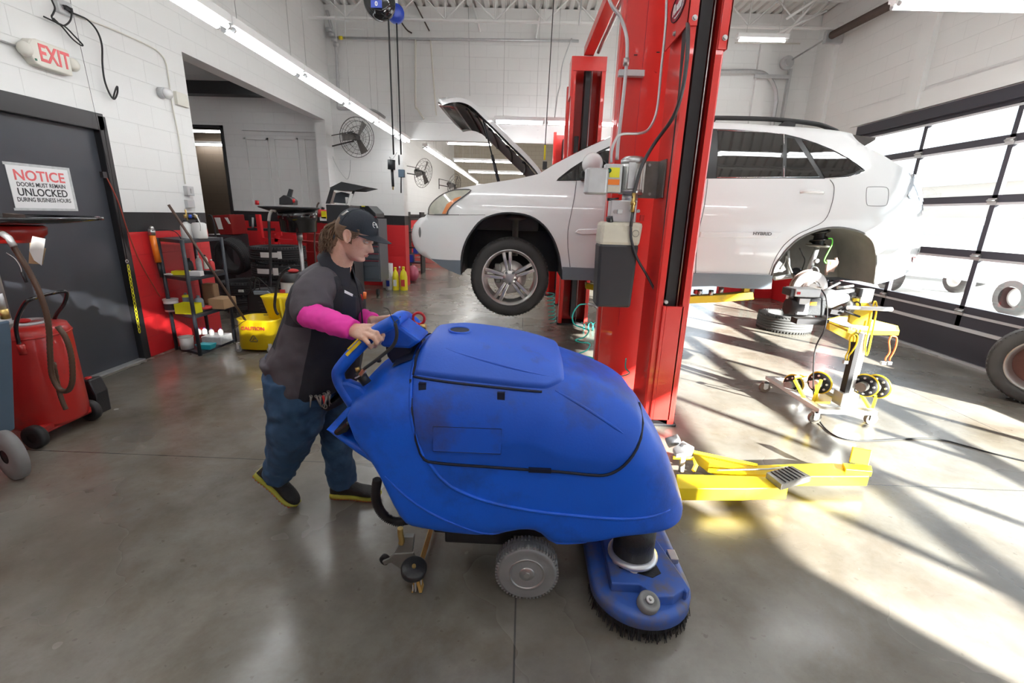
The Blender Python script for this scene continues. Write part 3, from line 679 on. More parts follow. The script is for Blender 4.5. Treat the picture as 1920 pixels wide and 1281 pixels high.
# black padded knee cover on the rear spur
w=MB(); P=[FY(*p,1.5) for p in ((622,812),(640,800),(652,790),(658,800),(650,812),(630,820))]; w.prism([V(p.x,0,p.z) for p in P],1.50,1.98); w.build('rear_pad','black_vinyl',SC,bevel=.01)
# dark deck panel in front of console
w=MB(); w.grid(lambda u,v: bsurf(-.47+.075*u,PI*.36+PI*.28*v,.006),6,12); w.build('rear_deck','groove',SC)
# ================= person =================
mat('skin',(.66,.40,.30),.5,var=.12,scale=30,bump=.12,bscale=180,sub=.15,dirt=(.60,.29,.21),dscale=14,dlo=.5,dhi=.75); mat('lip',(.42,.15,.12),.45); mat('eye_white',(.6,.58,.55),.2); mat('iris',(.05,.06,.06),.15)
mat('hair',(.16,.095,.055),.5,var=.45,scale=25,spec=.4); mat('hair_grey',(.24,.18,.14),.55,var=.3,scale=30)
mat('pink',(.86,.045,.42),.75,var=.1,scale=18,bump=.25,bscale=14); mat('cap_navy',(.012,.018,.03),.7,bump=.2,bscale=300); mat('white_thread',(.8,.8,.8),.6)
mat('shirt_grey',(.072,.063,.075),.8,var=.25,scale=9,bump=.5,bscale=16); mat('shirt_black',(.012,.013,.022),.75,var=.2,scale=8,bump=.45,bscale=14)
m=mat('denim',(.022,.065,.14),.8,var=.5,scale=7,bump=.35,bscale=14,dirt=(.075,.16,.29),dscale=3.5,dlo=.48,dhi=.72)
mat('shoe_black',(.012,.012,.012),.6,var=.4,scale=60,bump=.4,bscale=150); mat('shoe_lime',(.42,.40,.05),.5,var=.4,scale=9); mat('shoe_red',(.5,.07,.03),.5)
m=mat('shirt_torso',(.010,.010,.014),.78,bump=.5,bscale=14); nt,sp=pos_nodes(m); b=nt.nodes['Principled BSDF']
# grey side/back panel sewn into the black shirt
g1=FY(598,608,1.85); g2=FY(575,722,1.85); g3=FY(540,600,1.9); g4=FY(508,655,1.9)
sl1=(g2.x-g1.x)/(g2.z-g1.z); sl2=(g4.x-g3.x)/(g4.z-g3.z)
l1=mathn(nt,'LESS_THAN',sp.outputs[0],mathn(nt,'MULTIPLY_ADD',sp.outputs[2],sl1,g1.x-sl1*g1.z))
zc_=mathn(nt,'LESS_THAN',sp.outputs[2],g1.z+.0)
h1=FY(554,566,1.9); h2=FY(532,632,1.9); sl3=(h2.x-h1.x)/(h2.z-h1.z)
l3=mathn(nt,'GREATER_THAN',sp.outputs[0],mathn(nt,'MULTIPLY_ADD',sp.outputs[2],sl3,h1.x-sl3*h1.z)); l3=mathn(nt,'MAXIMUM',l3,mathn(nt,'LESS_THAN',sp.outputs[2],FY(520,650,1.9).z))
l2=mathn(nt,'MULTIPLY',mathn(nt,'MULTIPLY',l1,zc_),l3)
yk=mathn(nt,'GREATER_THAN',sp.outputs[2],FY(610,515,1.9).z)
l2=mathn(nt,'MAXIMUM',l2,yk)
mx=nt.nodes.new('ShaderNodeMix'); mx.data_type='RGBA'; mx.inputs['A'].default_value=(.010,.011,.018,1); mx.inputs['B'].default_value=(.072,.063,.075,1); nt.links.new(l2,mx.inputs['Factor']); nt.links.new(mx.outputs['Result'],b.inputs['Base Color'])
feet=FZ(600,935)
PE=thing('person',(feet.x,2.02,0),'woman in navy cap, dark work shirt, pink sleeves and jeans pushing the blue machine','person')
def rem(vox,sm=4,f=.5,disp=0.,ds=.08):
    def f_(o):
        r=o.modifiers.new('r','REMESH'); r.mode='VOXEL'; r.voxel_size=vox; r.use_smooth_shade=True
        s_=o.modifiers.new('s','SMOOTH'); s_.factor=f; s_.iterations=sm
        if disp:
            t=bpy.data.textures.new('wr','CLOUDS'); t.noise_scale=ds; t.noise_depth=1
            d_=o.modifiers.new('d','DISPLACE'); d_.texture=t; d_.strength=disp; d_.mid_level=.5; d_.texture_coords='LOCAL'
    return f_
HP=math.radians(23)
Hc=FY(653.5,446,1.865)+V(0,.075,0); 
HR=Matrix.Rotation(math.radians(-4),3,'Z')@Matrix.Rotation(HP,3,'Y')
HS=.85
def H(x,y,z): return Hc+HR@(V(x,y,z)*HS)
Ft=[(-.112,.03),(-.108,.055),(-.10,.072),(-.09,.078),(-.075,.074),(-.06,.079),(-.04,.080),(-.02,.080),(0,.079),(.015,.081),(.03,.088),(.05,.087),(.08,.077),(.11,.045),(.125,.008)]
Bt=[(-.112,.0),(-.10,-.01),(-.08,-.03),(-.06,-.055),(-.03,-.085),(0,-.095),(.04,-.1),(.08,-.088),(.11,-.055),(.125,-.008)]
Wt=[(-.112,.012),(-.105,.028),(-.09,.043),(-.07,.054),(-.04,.063),(0,.071),(.04,.074),(.08,.066),(.11,.042),(.125,.006)]
Nt=[(-.112,.0),(-.09,.005),(-.078,.0),(-.069,.006),(-.062,.002),(-.055,.007),(-.047,.004),(-.042,.018),(-.034,.032),(-.026,.033),(-.015,.024),(0,.013),(.012,.006),(.03,.002),(.06,0)]
Sg=[(-.112,.03),(-.075,.022),(-.05,.022),(-.044,.014),(-.03,.0125),(-.01,.009),(.01,.008),(.03,.02)]
def headpt(z,th):
    F,B,W=sinterp(z,Ft),sinterp(z,Bt),sinterp(z,Wt); c=(F+B)/2; a=(F-B)/2
    e=.80; x=c+a*math.copysign(abs(math.cos(th))**e,math.cos(th)); y=W*math.copysign(abs(math.sin(th))**(.95),math.sin(th))
    if math.cos(th)>0:
        x+=sinterp(z,Nt)*math.exp(-(y/sinterp(z,Sg))**2)
        for s_ in(-1,1):
            x-=.013*math.exp(-((y-s_*.031)/.016)**2-((z-.011)/.011)**2)
            x+=.005*math.exp(-((y-s_*.042)/.018)**2-((z+.022)/.016)**2)
            x-=.003*math.exp(-((y-s_*.026)/.006)**2-((z+.045)/.016)**2)
            x+=.004*math.exp(-((y-s_*.013)/.005)**2-((z+.034)/.006)**2)
    return x,y
w=MB(); zs=[-.112+.237*i/64 for i in range(65)]
w.loft([[H(*headpt(z,2*PI*j/72),z) for j in range(72)] for z in zs])
# ears
for s_ in (-1,1):
    c=V(-.002,s_*.074,.0)
    el=[];N_=20
    for k in range(N_):
        a=2*PI*k/N_; el.append(H(c.x-.004+.0165*math.cos(a)*(1 if math.sin(a)>0 else .75)-.006*math.sin(a),c.y+s_*(.008+.004*math.cos(a+PI)),.004+.029*math.sin(a)))
    w.tube(el,.0042,n=8,closed=True)
    w.sph(H(c.x-.006,c.y+s_*.002,.003),.02,sc=(.65,.25,1.25),rot=HR)
# neck
nb=FY(630,505,1.97)
w.tube([H(-.03,0,-.01),H(-.035,0,-.05),H(-.03,0,-.085).lerp(nb,.3),nb,nb+V(-.04,0,-.08)],[(.045,.045),(.047,.050),(.051,.055),(.06,.066),(.09,.12)],n=20)
# torso inside clothes
def T(px,py,Y): return FY(px,py,Y)
tor=[(T(622,520,1.98),(.08,.15)),(T(615,570,1.99),(.11,.16)),(T(600,640,2.0),(.13,.17)),(T(585,710,2.0),(.13,.16))]
w.tube([p for p,_ in tor],[r for _,r in tor],n=20,up=(1,0,0))
SH=T(600,522,1.84); EL=T(577,588,1.70); WR=T(664,619,1.575); WR=WR
SH2=T(632,535,2.13); EL2=T(652,592,2.10); WR2=T(700,603,1.94)
w.tube([SH,EL],[.048,.042],n=12); w.tube([EL,WR],[.042,.027],n=12); w.tube([SH2,EL2],[.045,.04],n=12); w.tube([EL2,WR2],[.04,.026],n=12)
# hands
def hand(mp,mir=False):
    K={'l':[(682,635,1.505),(690,643,1.490),(695.5,650,1.505),(695,652.5,1.53)],'r':[(688,628,1.515),(700,633,1.495),(706,643,1.50),(703.5,650,1.53)],
       'm':[(694,620,1.53),(706.5,625,1.508),(713.5,636,1.51),(711,644,1.54)],'i':[(700,612,1.55),(712,617,1.53),(718,629,1.53),(716.5,637.5,1.56)]}
    rad={'l':(.0088,.0082,.0075,.006),'r':(.0098,.009,.0082,.0068),'m':(.0102,.0095,.0086,.007),'i':(.0100,.0092,.0085,.007)}
    for k,pts in K.items():
        P=[mp(T(*p)) for p in pts]; R_=rad[k]; 
        P0=P[0].lerp(mp(WR),.18); w.tube([P0]+P,[R_[0]]+list(R_),n=10); 
        for p,r in zip(P[:3],R_): w.sph(p,r*1.09,n=10,m=8)
        w.sph(P[3],R_[3],n=10,m=8)
    th=[mp(T(*p)) for p in ((672,622,1.59),(678,636,1.60),(686,646,1.60),(694,650,1.585))]
    w.tube(th,[.016,.0125,.011,.008],n=10); w.sph(th[-1],.0088,n=10,m=8)
    # palm
    kl,ki=mp(T(683,635,1.51)),mp(T(699,612,1.556)); wr=mp(WR); side=(ki-kl).normalized(); 
    for (a,wd,tk) in ((0,.026,.02),):
        kc=(kl+ki)/2; fw=(kc-wr).normalized(); 
        w.tube([wr-fw*.02,wr,wr.lerp(kc,.35),wr.lerp(kc,.7),kc-fw*.002],[(.026,.019),(.027,.019),(.034,.0185),(.0385,.016),(.039,.0125)],n=16,up=side)
hand(lambda p:p)
off=WR2-WR
def mp2(p): q=p-WR; return WR2+V(q.x*.9,-q.y,q.z*.9)
hand(mp2)
# legs inside
HPn=T(565,715,1.92); KN=T(545,815,1.92); AN=T(523,900,1.985); HPf=T(620,725,2.10); KNf=T(632,820,2.12); ANf=T(643,905,2.14)
for a_,k_,n_ in ((HPn,KN,AN),(HPf,KNf,ANf)): w.tube([a_,k_,n_+V(0,0,.05)],[.08,.05,.03],n=14)
w.build('body','skin',PE,mods=[rem(.0034,2,.5)])
# facial features
for s_ in (-1,1):
    x,y=.0675,s_*.031
    e=MB().sph(H(x,y,.009),.0118,n=14,m=10).build('eye','eye_white',PE)
    MB().sph(H(x+.0085,y-.001,.0065),.0050,n=12,m=8,sc=(.6,1,1),rot=HR).build('iris','iris',e)
    w=MB(); 
    for zz,rr in ((.0155,.0032),(.0015,.0026)):
        w.tube([H(x+.0125-.010*abs(t)**2*1.2,y+t*.0145,zz-(.003 if zz>.01 else -.002)*t*t) for t in [-1,-.6,-.2,.2,.6,1]],rr,n=6)
    w.build('eyelid','skin',PE)
    MB().tube([H(.0835-.008*t*t*abs(t)-.003*(t>0)*0,s_*(.030+t*.017),.0305-.003*t*t) for t in [-1,-.5,0,.5,1]],[.001,.0022,.0024,.002,.0008],n=6,el=.6).build('eyebrow','hair_grey',PE)
w=MB(); w.tube([H(.0815+.007*(1-t*t),t*.022,-.0585-.0015*abs(t)) for t in [-1,-.6,-.2,0,.2,.6,1]],[.001,.0026,.0032,.003,.0032,.0026,.001],n=8,el=.7); w.tube([H(.0805+.006*(1-t*t),t*.020,-.0655+.002*t*t) for t in [-1,-.6,-.2,.2,.6,1]],[.001,.003,.0036,.0036,.003,.001],n=8,el=.7); w.build('lips','lip',PE)
# hair
w=MB(); w.loft([[H(*( lambda q:(q[0]*1.03-.004,q[1]*1.04))(headpt(z,PI*.42+PI*1.16*j/30)),z) for j in range(31)] for z in [.07-.012*i for i in range(9)]],close=False,caps=False)
rnd=random.Random(5)
pt=H(-.105,.0,.028)
def hairt(P,r): w.tube(cat(P,4),[r*(1-.7*i/(4*(len(P)-1))) for i in range(4*(len(P)-1)+1)],n=5)
for k in range(140):
    s_=rnd.choice((-1,-1,1)); t=rnd.random(); z0=.055-.075*t**1.2; x0=.05*(1-t)+rnd.uniform(-.05,.0)
    hairt([H(x0,s_*(.074),z0+.0),H(-.04,s_*(.078-.004*t),z0*.8-.004),H(-.082,s_*.055,.010+rnd.uniform(-.02,.03)),pt+V(*[rnd.uniform(-.008,.008) for _ in range(3)])],rnd.uniform(.002,.0035))
for k in range(30):   # sideburn wisps
    z0=rnd.uniform(.02,.05); hairt([H(rnd.uniform(.01,.045),-.0745,z0),H(rnd.uniform(.0,.03),-.076,z0-.018),H(rnd.uniform(-.03,.01),-.077,z0-.02)],.0016)
for k in range(300):  # ponytail
    P=[pt+V(*[rnd.uniform(-.01,.01) for _ in range(3)])]; e=FY(rnd.uniform(596,624),rnd.uniform(448,478),1.93+rnd.uniform(-.05,.05)); mid=FY(rnd.uniform(608,622),rnd.uniform(424,446),1.93+rnd.uniform(-.03,.03))
    P+= [mid,mid.lerp(e,.5)+V(*[rnd.uniform(-.012,.012) for _ in range(3)]),e]; hairt(P,rnd.uniform(.0018,.0034))
for k in range(14): # low wisps over collar
    hairt([H(-.07,-.05,-.03),FY(rnd.uniform(622,632),rnd.uniform(452,460),1.9),FY(rnd.uniform(604,622),rnd.uniform(462,470),1.9)],.003)
w.build('hair','hair',PE)
# cap
CAPo=V(-.006,0,.038)
def capp(u,v): # u around, v up
    a=2*PI*u; ph=(PI/2)*v
    rx,ry,rz=.103,.083,.100
    tilt=.010*math.cos(a)
    r=math.cos(ph)**.85 if v<1 else 0
    return H(CAPo.x+rx*r*math.cos(a),ry*r*math.sin(a),CAPo.z+tilt*(1-v)+rz*math.sin(ph)**.95)
w=MB().grid(capp,48,16); 
w.grid(lambda u,v:H(*(lambda p:(p.x,p.y,p.z))(V(CAPo.x+(.103-.004*v)*math.cos(2*PI*u),(.083-.004*v)*math.sin(2*PI*u),CAPo.z+.010*math.cos(2*PI*u)-.001+.003*v))),48,2)
w.sph(capp(0,1)+V(0,0,.001),.006,sc=(1,1,.5))
CAP=w.build('cap','cap_navy',PE)
w=MB()
def brim(u,v,o):
    a=(u-.5)*2; y=a*.076; xb=CAPo.x+.101*math.sqrt(max(0,1-(y/.084)**2)); L=.078*math.sqrt(max(0,1-abs(a)**2.6))+.004
    return H(xb+L*v,y*(1-.05*v),CAPo.z+.012+o-.018*(a*a)+.006*v-.010*v*v)
w.grid(lambda u,v:brim(u,v,.0015),24,8); w.grid(lambda u,v:brim(u,v,-.0015),24,8); w.grid(lambda u,v:brim(u,1,.0015-.003*v),24,1); w.build('brim','cap_navy',CAP)
w=MB()
for k in range(6):
    a=k/6+.5/6*0; w.tube([capp(a,v/10)*1.0+(capp(a,v/10)-H(0,0,.05)).normalized()*.0005 for v in range(11)],.0009,n=5)
w.build('seam','cap_navy',CAP)
w=MB()
def onc(a,v,o=.0012): p=capp(a,v); return p+(p-H(-.005,0,.04)).normalized()*o
ca=1-.055; w.tube([onc(ca+.022*math.cos(t),.36+.09*math.sin(t)) for t in [2*PI*i/16 for i in range(13)]],.0014,n=5); w.tube([onc(ca-.02,.36),onc(ca+.02,.36)],.0014,n=5)
w.tube([onc(ca+.034,.27),onc(ca+.034,.42)],.0014,n=5); w.tube([onc(ca+.034,.42),onc(ca+.055,.27)],.0014,n=5)
for d_ in (0,.018): w.tube([onc(.62+.0+d_,.30),onc(.62+d_+.004,.52)],.0016,n=5); w.tube([onc(.62+d_+.004,.52),onc(.62+d_+.018,.50)],.0014,n=5)
w.build('embroidery','white_thread',CAP)
# shirt
w=MB()
rg=[(T(634,497,1.985),(.055,.065)),(T(626,508,1.985),(.080,.12)),(T(622,522,1.985),(.115,.185)),(T(618,545,1.99),(.140,.205)),(T(615,580,1.99),(.162,.205)),(T(608,620,1.99),(.175,.205)),(T(600,655,1.99),(.190,.210)),(T(590,690,1.995),(.205,.213)),(T(588,712,1.995),(.197,.21)),(T(592,728,1.995),(.175,.2))]
w.tube([p for p,_ in rg],[r for _,r in rg],n=40,up=(1,0,.25))
w.tube([T(632,740,1.98),T(640,752,1.98)],[(.09,.13),(.05,.12)],n=20,up=(1,0,.25))
w.tube([T(540,670,1.99),T(540,690,1.99)],[(.10,.17),(.07,.15)],n=20,up=(1,0,.25))
w.tube([T(613,532,1.89),T(602,540,1.84)],[.075,.072],n=16); w.tube([T(630,530,2.08),T(636,545,2.14)],[.08,.075],n=16)
w.build('shirt','shirt_torso',PE,mods=[rem(.007,6,.6,disp=.022,ds=.09)])
w=MB(); w.tube([T(613,530,1.91),T(599,533,1.845),T(586,552,1.78),T(583,578,1.735),T(590,592,1.715)],[.062,.076,.080,.079,.074],n=24); w.build('sleeve','shirt_grey',PE,mods=[rem(.007,6,.6,disp=.02,ds=.07)])
w=MB(); w.tube([T(632,530,2.08),T(640,548,2.14),T(648,575,2.12)],[.07,.078,.07],n=20); w.build('sleeve','shirt_grey',PE,mods=[rem(.007,6,.6,disp=.016,ds=.07)])
w=MB(); P=cat([T(588,578,1.715),T(584,590,1.70),T(604,598,1.66),T(632,608,1.61),T(664,619.5,1.578)],5); n_=len(P); 
w.tube(P,[(.056-.017*(i/(n_-1))+.0018*math.sin(i*1.9)) for i in range(n_)],n=22); w.sph(T(583,589,1.70),.056); w.tube([P[-2],P[-1]],[.038,.0385],n=20)
w.build('pink_sleeve','pink',PE,mods=[rem(.005,3,.5,disp=.008,ds=.04)],label='bright pink undersleeve')
w=MB(); w.tube([T(648,570,2.12),T(652,592,2.10),T(676,596,2.03),T(700,603,1.945)],[.058,.052,.045,.037],n=20); w.build('pink_sleeve','pink',PE,mods=[rem(.005,3,.5,disp=.008,ds=.04)],label='bright pink undersleeve')
# collar
w=MB(); nrm=(T(640,478,1.97)-T(632,500,1.97)).normalized()
def coll(u,v):
    a=2*PI*(.06+.88*u); c=T(633,497,1.975); f_=V(nrm.z,0,-nrm.x)
    r=.066+.022*v+.012*v*max(0,math.cos(a)); h=.040-.052*v-.03*v*max(0,math.cos(a))
    h-=.02*math.cos(a)
    return c+f_*(r*math.cos(a))+V(0,1,0)*(r*1.06*math.sin(a))+nrm*h
w.grid(coll,40,6); w.grid(lambda u,v: coll(u,v)+V(0,0,-.004),40,6); w.build('collar','shirt_black',PE)
# placket, pocket, pens, paper
ya=1.86
w=MB(); w.tube(cat([T(660,500,1.9),T(668,530,1.87),T(676,570,1.85),T(680,610,1.85)],5),.003,n=6); w.build('placket','shirt_black',PE)
for i,(a_,b_) in enumerate(((664,522),(671,556))): pass
pk=[T(645,548,1.785),T(668,556,1.83),T(668,600,1.84),T(640,590,1.785)]
w=MB(); w.prism(pk,-.006,.004,dirv=(.25,-1,0)); w.build('pocket','shirt_black',PE,bevel=.002)
w=MB(); w.prism([T(646,544,1.785),T(662,552,1.815),T(661,556,1.815),T(646,549,1.785)],-.002,.003,dirv=(.25,-1,0)); w.build('paper','white_thread',PE)
mat('orange',(.85,.18,.03),.4)
w=MB().cyl(T(684,548,1.86),T(683.5,560,1.86),.007,n=10); w.build('pen','orange',PE)
MB().cyl(T(677,552,1.85),T(680,563,1.86),.003,n=8).build('pen','red_plastic',PE); MB().cyl(T(672,552,1.85),T(675,563,1.855),.003,n=8).build('pen','shoe_black',PE)
# jeans
w=MB()
w.tube([T(578,668,2.0),T(576,700,2.0),T(582,735,2.0)],[(.165,.185),(.185,.20),(.165,.19)],n=30,up=(1,0,.1))
w.tube([T(556,705,1.92),T(560,745,1.915),T(556,780,1.915),T(546,820,1.92),T(535,858,1.95),T(525,880,1.98),T(522,893,1.985)],[.14,.138,.126,.104,.085,.076,.075],n=26)
w.tube([T(610,712,2.09),T(628,760,2.10),T(633,810,2.12),T(634,850,2.13),T(640,888,2.14),T(643,909,2.14)],[.14,.115,.086,.073,.070,.074],n=26)
w.build('jeans','denim',PE,mods=[rem(.007,6,.6,disp=.03,ds=.07)])
w=MB(); w.prism([T(497,682,1.9),T(505,680,1.86),T(512,715,1.86),T(500,720,1.9)],-.004,.004,dirv=(-.3,-1,0)); w.build('back_pocket','denim',PE)
# keys
w=MB(); k0=T(594,735,1.80)
rnd=random.Random(2)
for i in range(9):
    p=k0+V(rnd.uniform(-.02,.05),rnd.uniform(-.02,.01),-rnd.uniform(.0,.03)); q=p+V(rnd.uniform(-.02,.02),rnd.uniform(-.01,.01),-.05); w.tube([p,q],[.006,.002],n=5,el=.3); w.torus(p,(0,1,.3),.007,.0015,n=10,m=5)
w.torus(T(609,762,1.80),(.2,1,0),.011,.002,n=14,m=5); w.build('keys','dirty_steel',PE)
MB().tube([T(606,742,1.80),T(609,757,1.80)],.006,n=6).build('key_strap','red_plastic',PE)
# shoes
def shoe(heel,toe,y,pitch):
    hp,tp=heel,toe; L=(tp-hp).length; d=(tp-hp).normalized(); upv=V(-d.z,0,d.x)
    if upv.z<0: upv=-upv
    def fr(t,s_,h): return hp+d*(L*t)+V(0,s_,0)+upv*h
    wt=[(0,.028),(.1,.036),(.3,.034),(.5,.036),(.7,.045),(.85,.043),(.95,.03),(1,.015)]; ht=[(0,.075),(.12,.095),(.3,.098),(.45,.085),(.6,.066),(.8,.052),(.95,.040),(1,.028)]
    rings=[]; srings=[]
    for i in range(21):
        t=i/20; ww=sinterp(t,wt); hh=sinterp(t,ht); b0=.009+.010*max(0,t-.8)*2
        rings.append([fr(t,ww*math.copysign(abs(math.cos(a))**.8,math.cos(a)),b0+ (hh-b0)*(.5+.5*math.sin(a))) for a in [2*PI*j/20 for j in range(20)]])
        srings.append([fr(t+ (0 if 0<i<20 else (-.01 if i==0 else .012)),(ww+.004)*cx_,cz_+(.02*max(0,t-.85)*3)) for cx_,cz_ in ((-1,.002),(1,.002),(1.05,.009),(1,.017+.006*(t<.2)),(-1,.017+.006*(t<.2)),(-1.05,.012))])
    o=MB().loft(rings).build('shoe','shoe_black',PE)
    MB().loft(srings).build('sole','shoe_lime',o)
    q=MB()
    for i in range(14): 
        t=.03+i/14*.94; ww=sinterp(t,wt)
        q.box(fr(t,-ww*1.02,0)-V(.006,0,.004),fr(t,ww*1.02,0)+V(.006,0,.006+.02*max(0,t-.85)*3))
    q.build('tread','shoe_red',o)
    q=MB()
    for i in range(5):
        t=.36+.07*i; h=sinterp(t,ht)-.002; q.tube([fr(t,-.02,h-.008),fr(t,0,h+.003),fr(t+.03,.02,h-.008)],.0025,n=5)
    q.build('laces','rubber',o)
n1=FZ(520,938); n1=V(n1.x,2.02,.006); tn=V(FZ(566,938).x,2.02,.010); hn=FY(492,897,2.02)
dn_=(tn-hn); shoe(tn-dn_.normalized()*.262,tn,2.02,0)
f1=V(FZ(617,940).x,2.13,.006); shoe(f1,f1+V(.262,0,.002),2.13,0)
# ================= raised white SUV =================
mat('car_white',(.78,.79,.79),.22,coat=1.0); mat('car_black_gloss',(.008,.008,.009),.08,coat=.8); mat('liner_black',(.012,.013,.017),.55,bump=.3,bscale=30); mat('liner_grey',(.16,.16,.155),.85,var=.35,scale=6,bump=.3,bscale=20)
mat('cladding',(.16,.19,.225),.42,var=.08); mat('tint_glass',(.012,.012,.012),.03); M['tint_glass'].node_tree.nodes['Principled BSDF'].inputs['IOR'].default_value=1.75
mat('seam_dark',(.12,.12,.12),.6); mat('headlamp',(.50,.50,.42),.12,coat=1,var=.3,scale=14); mat('amber',(.75,.25,.08),.2,coat=.5); mat('tail_clear',(.45,.50,.55),.1,coat=1); mat('tail_red',(.7,.05,.05),.2,coat=.5); mat('chrome',(.8,.8,.8),.08,metal=1)
mat('rim_silver',(.55,.53,.51),.3,metal=.75); mat('tire',(.035,.034,.033),.7,bump=.2,bscale=40,var=.2); mat('rotor',(.55,.50,.48),.35,metal=.7,var=.2,scale=10); mat('rust',(.30,.20,.17),.8,var=.4,scale=14); mat('lime',(.15,.75,.08),.4); mat('engine_grey',(.10,.10,.10),.6)
CY0=4.2; CYM=CY0+.925
def cyf(x,z):
    y=CY0
    if z>1.55: y+=.27*((z-1.55)/.75)**1.4
    if x<-.40: y+=.42*((-.40-x)/.75)**2.4
    if x>2.9: y+=.22*((x-2.9)/.7)**2.2
    y+=.05*((z-1.25)/.5)**2
    return y
def cp(px,py):
    y=CY0
    for _ in range(25):
        p=FY(px,py,y); y=.5*y+.5*min(cyf(p.x,p.z),CYM-.15)
    return FY(px,py,y)
def cs(x,z,off=0.): return V(x,cyf(x,z)-off,z)
def c2(pts): return [(p.x,p.z) for p in (cp(*q) for q in pts)]
def tri_region(poly,holes=(),step=.055,minz=None):
    pts=[Vector(p) for p in poly]; edges=[(i,(i+1)%len(poly)) for i in range(len(poly))]
    for h in holes:
        o=len(pts); pts+= [Vector(p) for p in h]; edges+=[(o+i,o+(i+1)%len(h)) for i in range(len(h))]
    xs_=[p[0] for p in poly]; zs_=[p[1] for p in poly]
    def inside(p,pl):
        r=False; n=len(pl)
        for i in range(n):
            (x1,z1),(x2,z2)=pl[i],pl[(i+1)%n]
            if (z1>p[1])!=(z2>p[1]) and p[0]<(x2-x1)*(p[1]-z1)/(z2-z1)+x1: r=not r
        return r
    def near(p,pl,d):
        n=len(pl)
        for i in range(n):
            a=Vector(pl[i]);b=Vector(pl[(i+1)%n]);ab=b-a;t=max(0,min(1,(Vector(p)-a).dot(ab)/max(ab.length_squared,1e-12)))
            if (a+ab*t-Vector(p)).length<d: return True
        return False
    x=min(xs_)
    while x<max(xs_):
        z=min(zs_)
        while z<max(zs_):
            p=(x,z)
            if inside(p,poly) and not any(inside(p,h) for h in holes) and not near(p,poly,step*.4) and not any(near(p,h,step*.4) for h in holes): pts.append(Vector(p))
            z+=step
        x+=step
    vs,es,fs,_,_,_=geometry.delaunay_2d_cdt(pts,edges,[],1,1e-6)
    out=[]
    for f in fs:
        c=(vs[f[0]]+vs[f[1]]+vs[f[2]])/3
        if inside(c,poly) and not any(inside(c,h) for h in holes): out.append(tuple(f))
    return vs,out
def dens(pts,d=.05,closed=True):
    out=[]; n=len(pts)
    for i in range(n if closed else n-1):
        a=Vector(pts[i]);b=Vector(pts[(i+1)%n]); k=max(1,int((b-a).length/d)); out+=[tuple(a.lerp(b,j/k)) for j in range(k)]
    if not closed: out.append(tuple(pts[-1]))
    return out
def sm2(pts,n=4): return [(p.x,p.y) for p in cat([V(a,b,0) for a,b in pts],n)]
def side(mb,poly,holes=(),off=0.,mir=True,step=.055,mi=0,sm=True):
    vs,fs=tri_region(poly,holes,step)
    mb.add([cs(v[0],v[1],off) for v in vs],fs,mi,sm)
    if mir: mb.add([V(v[0],2*CYM-cyf(v[0],v[1])+off,v[1]) for v in vs],fs,mi,sm)
CAR=thing('car',(1.3,CYM,0.62),'white SUV raised on the red lift with its hood open and rear wheel off','car')
# --- pixel outlines of the near side ---
front_top=[(797,407),(803,399),(808,388),(818,374),(832,364),(846,358),(860,353),(895,347),(932,341),(965,336),(990,331),(1011,326)]
roof=[(1011,326),(1040,308),(1080,287),(1120,268),(1160,252),(1205,240),(1260,233),(1344,230),(1405,233),(1467,237),(1530,241),(1570,245),(1597,250)]
rear=[(1597,250),(1606,262),(1622,274),(1650,288),(1675,303),(1698,318),(1709,328),(1717,340),(1725,360),(1731,385),(1733,410),(1730,445),(1727,472),(1718,493),(1706,507)]
rbot=[(1706,507),(1690,517),(1665,527),(1638,532.6)]
rarch=[(1638,532.6),(1641,512),(1642,495),(1641,469),(1634,450),(1619,438),(1592,429.5),(1561,427),(1530,433),(1499,447),(1478,465),(1462,485),(1450,505),(1444,539)]
sill=[(1444,539),(1380,537),(1297,534),(1200,529),(1119,523),(1054,522.5)]
farch=[(1054,522.5),(1051,500),(1047,476),(1036,447),(1018,422),(993,406),(961,400),(932,402),(903.6,413),(885.6,433),(873,455),(866,482),(864,515)]
fbot=[(864,515),(848,508),(828,499),(806,486)]
ffront=[(806,486),(790,478),(779,466),(773.5,450),(773.5,436),(778,422),(788,410),(797,407)]
O=[]
def add(seg,n=3):
    s_=sm2(c2(seg),n); 
    if O: s_=s_[1:]
    O.extend(s_)
for s_ in (front_top,roof,rear,rbot,rarch): add(s_)
O.extend(c2(sill)[1:]); add(farch); add(fbot); add(ffront); O=O[:-1]
O=dens(O,.06)
DLO=[(1327,241),(1380,243),(1436,247.5),(1470,251),(1499,258),(1530,268),(1561,280.5),(1592,297),(1620,317.5),(1622,320),(1612,326),(1592,331),(1565,335),(1545,335.5),(1470,334.5),(1327,335),(1250,335),(1160,337),(1083,339),(1043,339.5),(1046,335),(1070,316),(1095,300),(1122,284),(1160,266),(1205,253),(1260,244)]
D2=dens(c2(DLO),.06)
w=MB(); side(w,O,[D2])
def ribbon(mb,pts,crown=.0,bulge=0.,n=10,mi=0,inset=0.,dirn=(0,0,1)):
    pts=[V(a,0,b) for a,b in pts]
    def fn(u,v):
        k=u*(len(pts)-1); i=min(int(k),len(pts)-2); t=k-i; p=pts[i].lerp(pts[i+1],t)
        y0=cyf(p.x,p.z)+inset; y1=2*CYM-y0; s_=2*v-1; y=y0+(y1-y0)*v; f=1-s_*s_
        return V(p.x,y,p.z)+V(*dirn)*(crown*f)
    mb.grid(fn,len(pts)-1,n,mi)
rf=sm2(c2(roof),3); i0=[i for i,p in enumerate(rf) if p[0]<c2([(1205,240)])[0][0]]
ribbon(w,rf[i0[-1]:],crown=.05)
rr=sm2(c2(rear),3); sp0=c2([(1622,274)])[0][0]; sp1=c2([(1698,318)])[0][0]
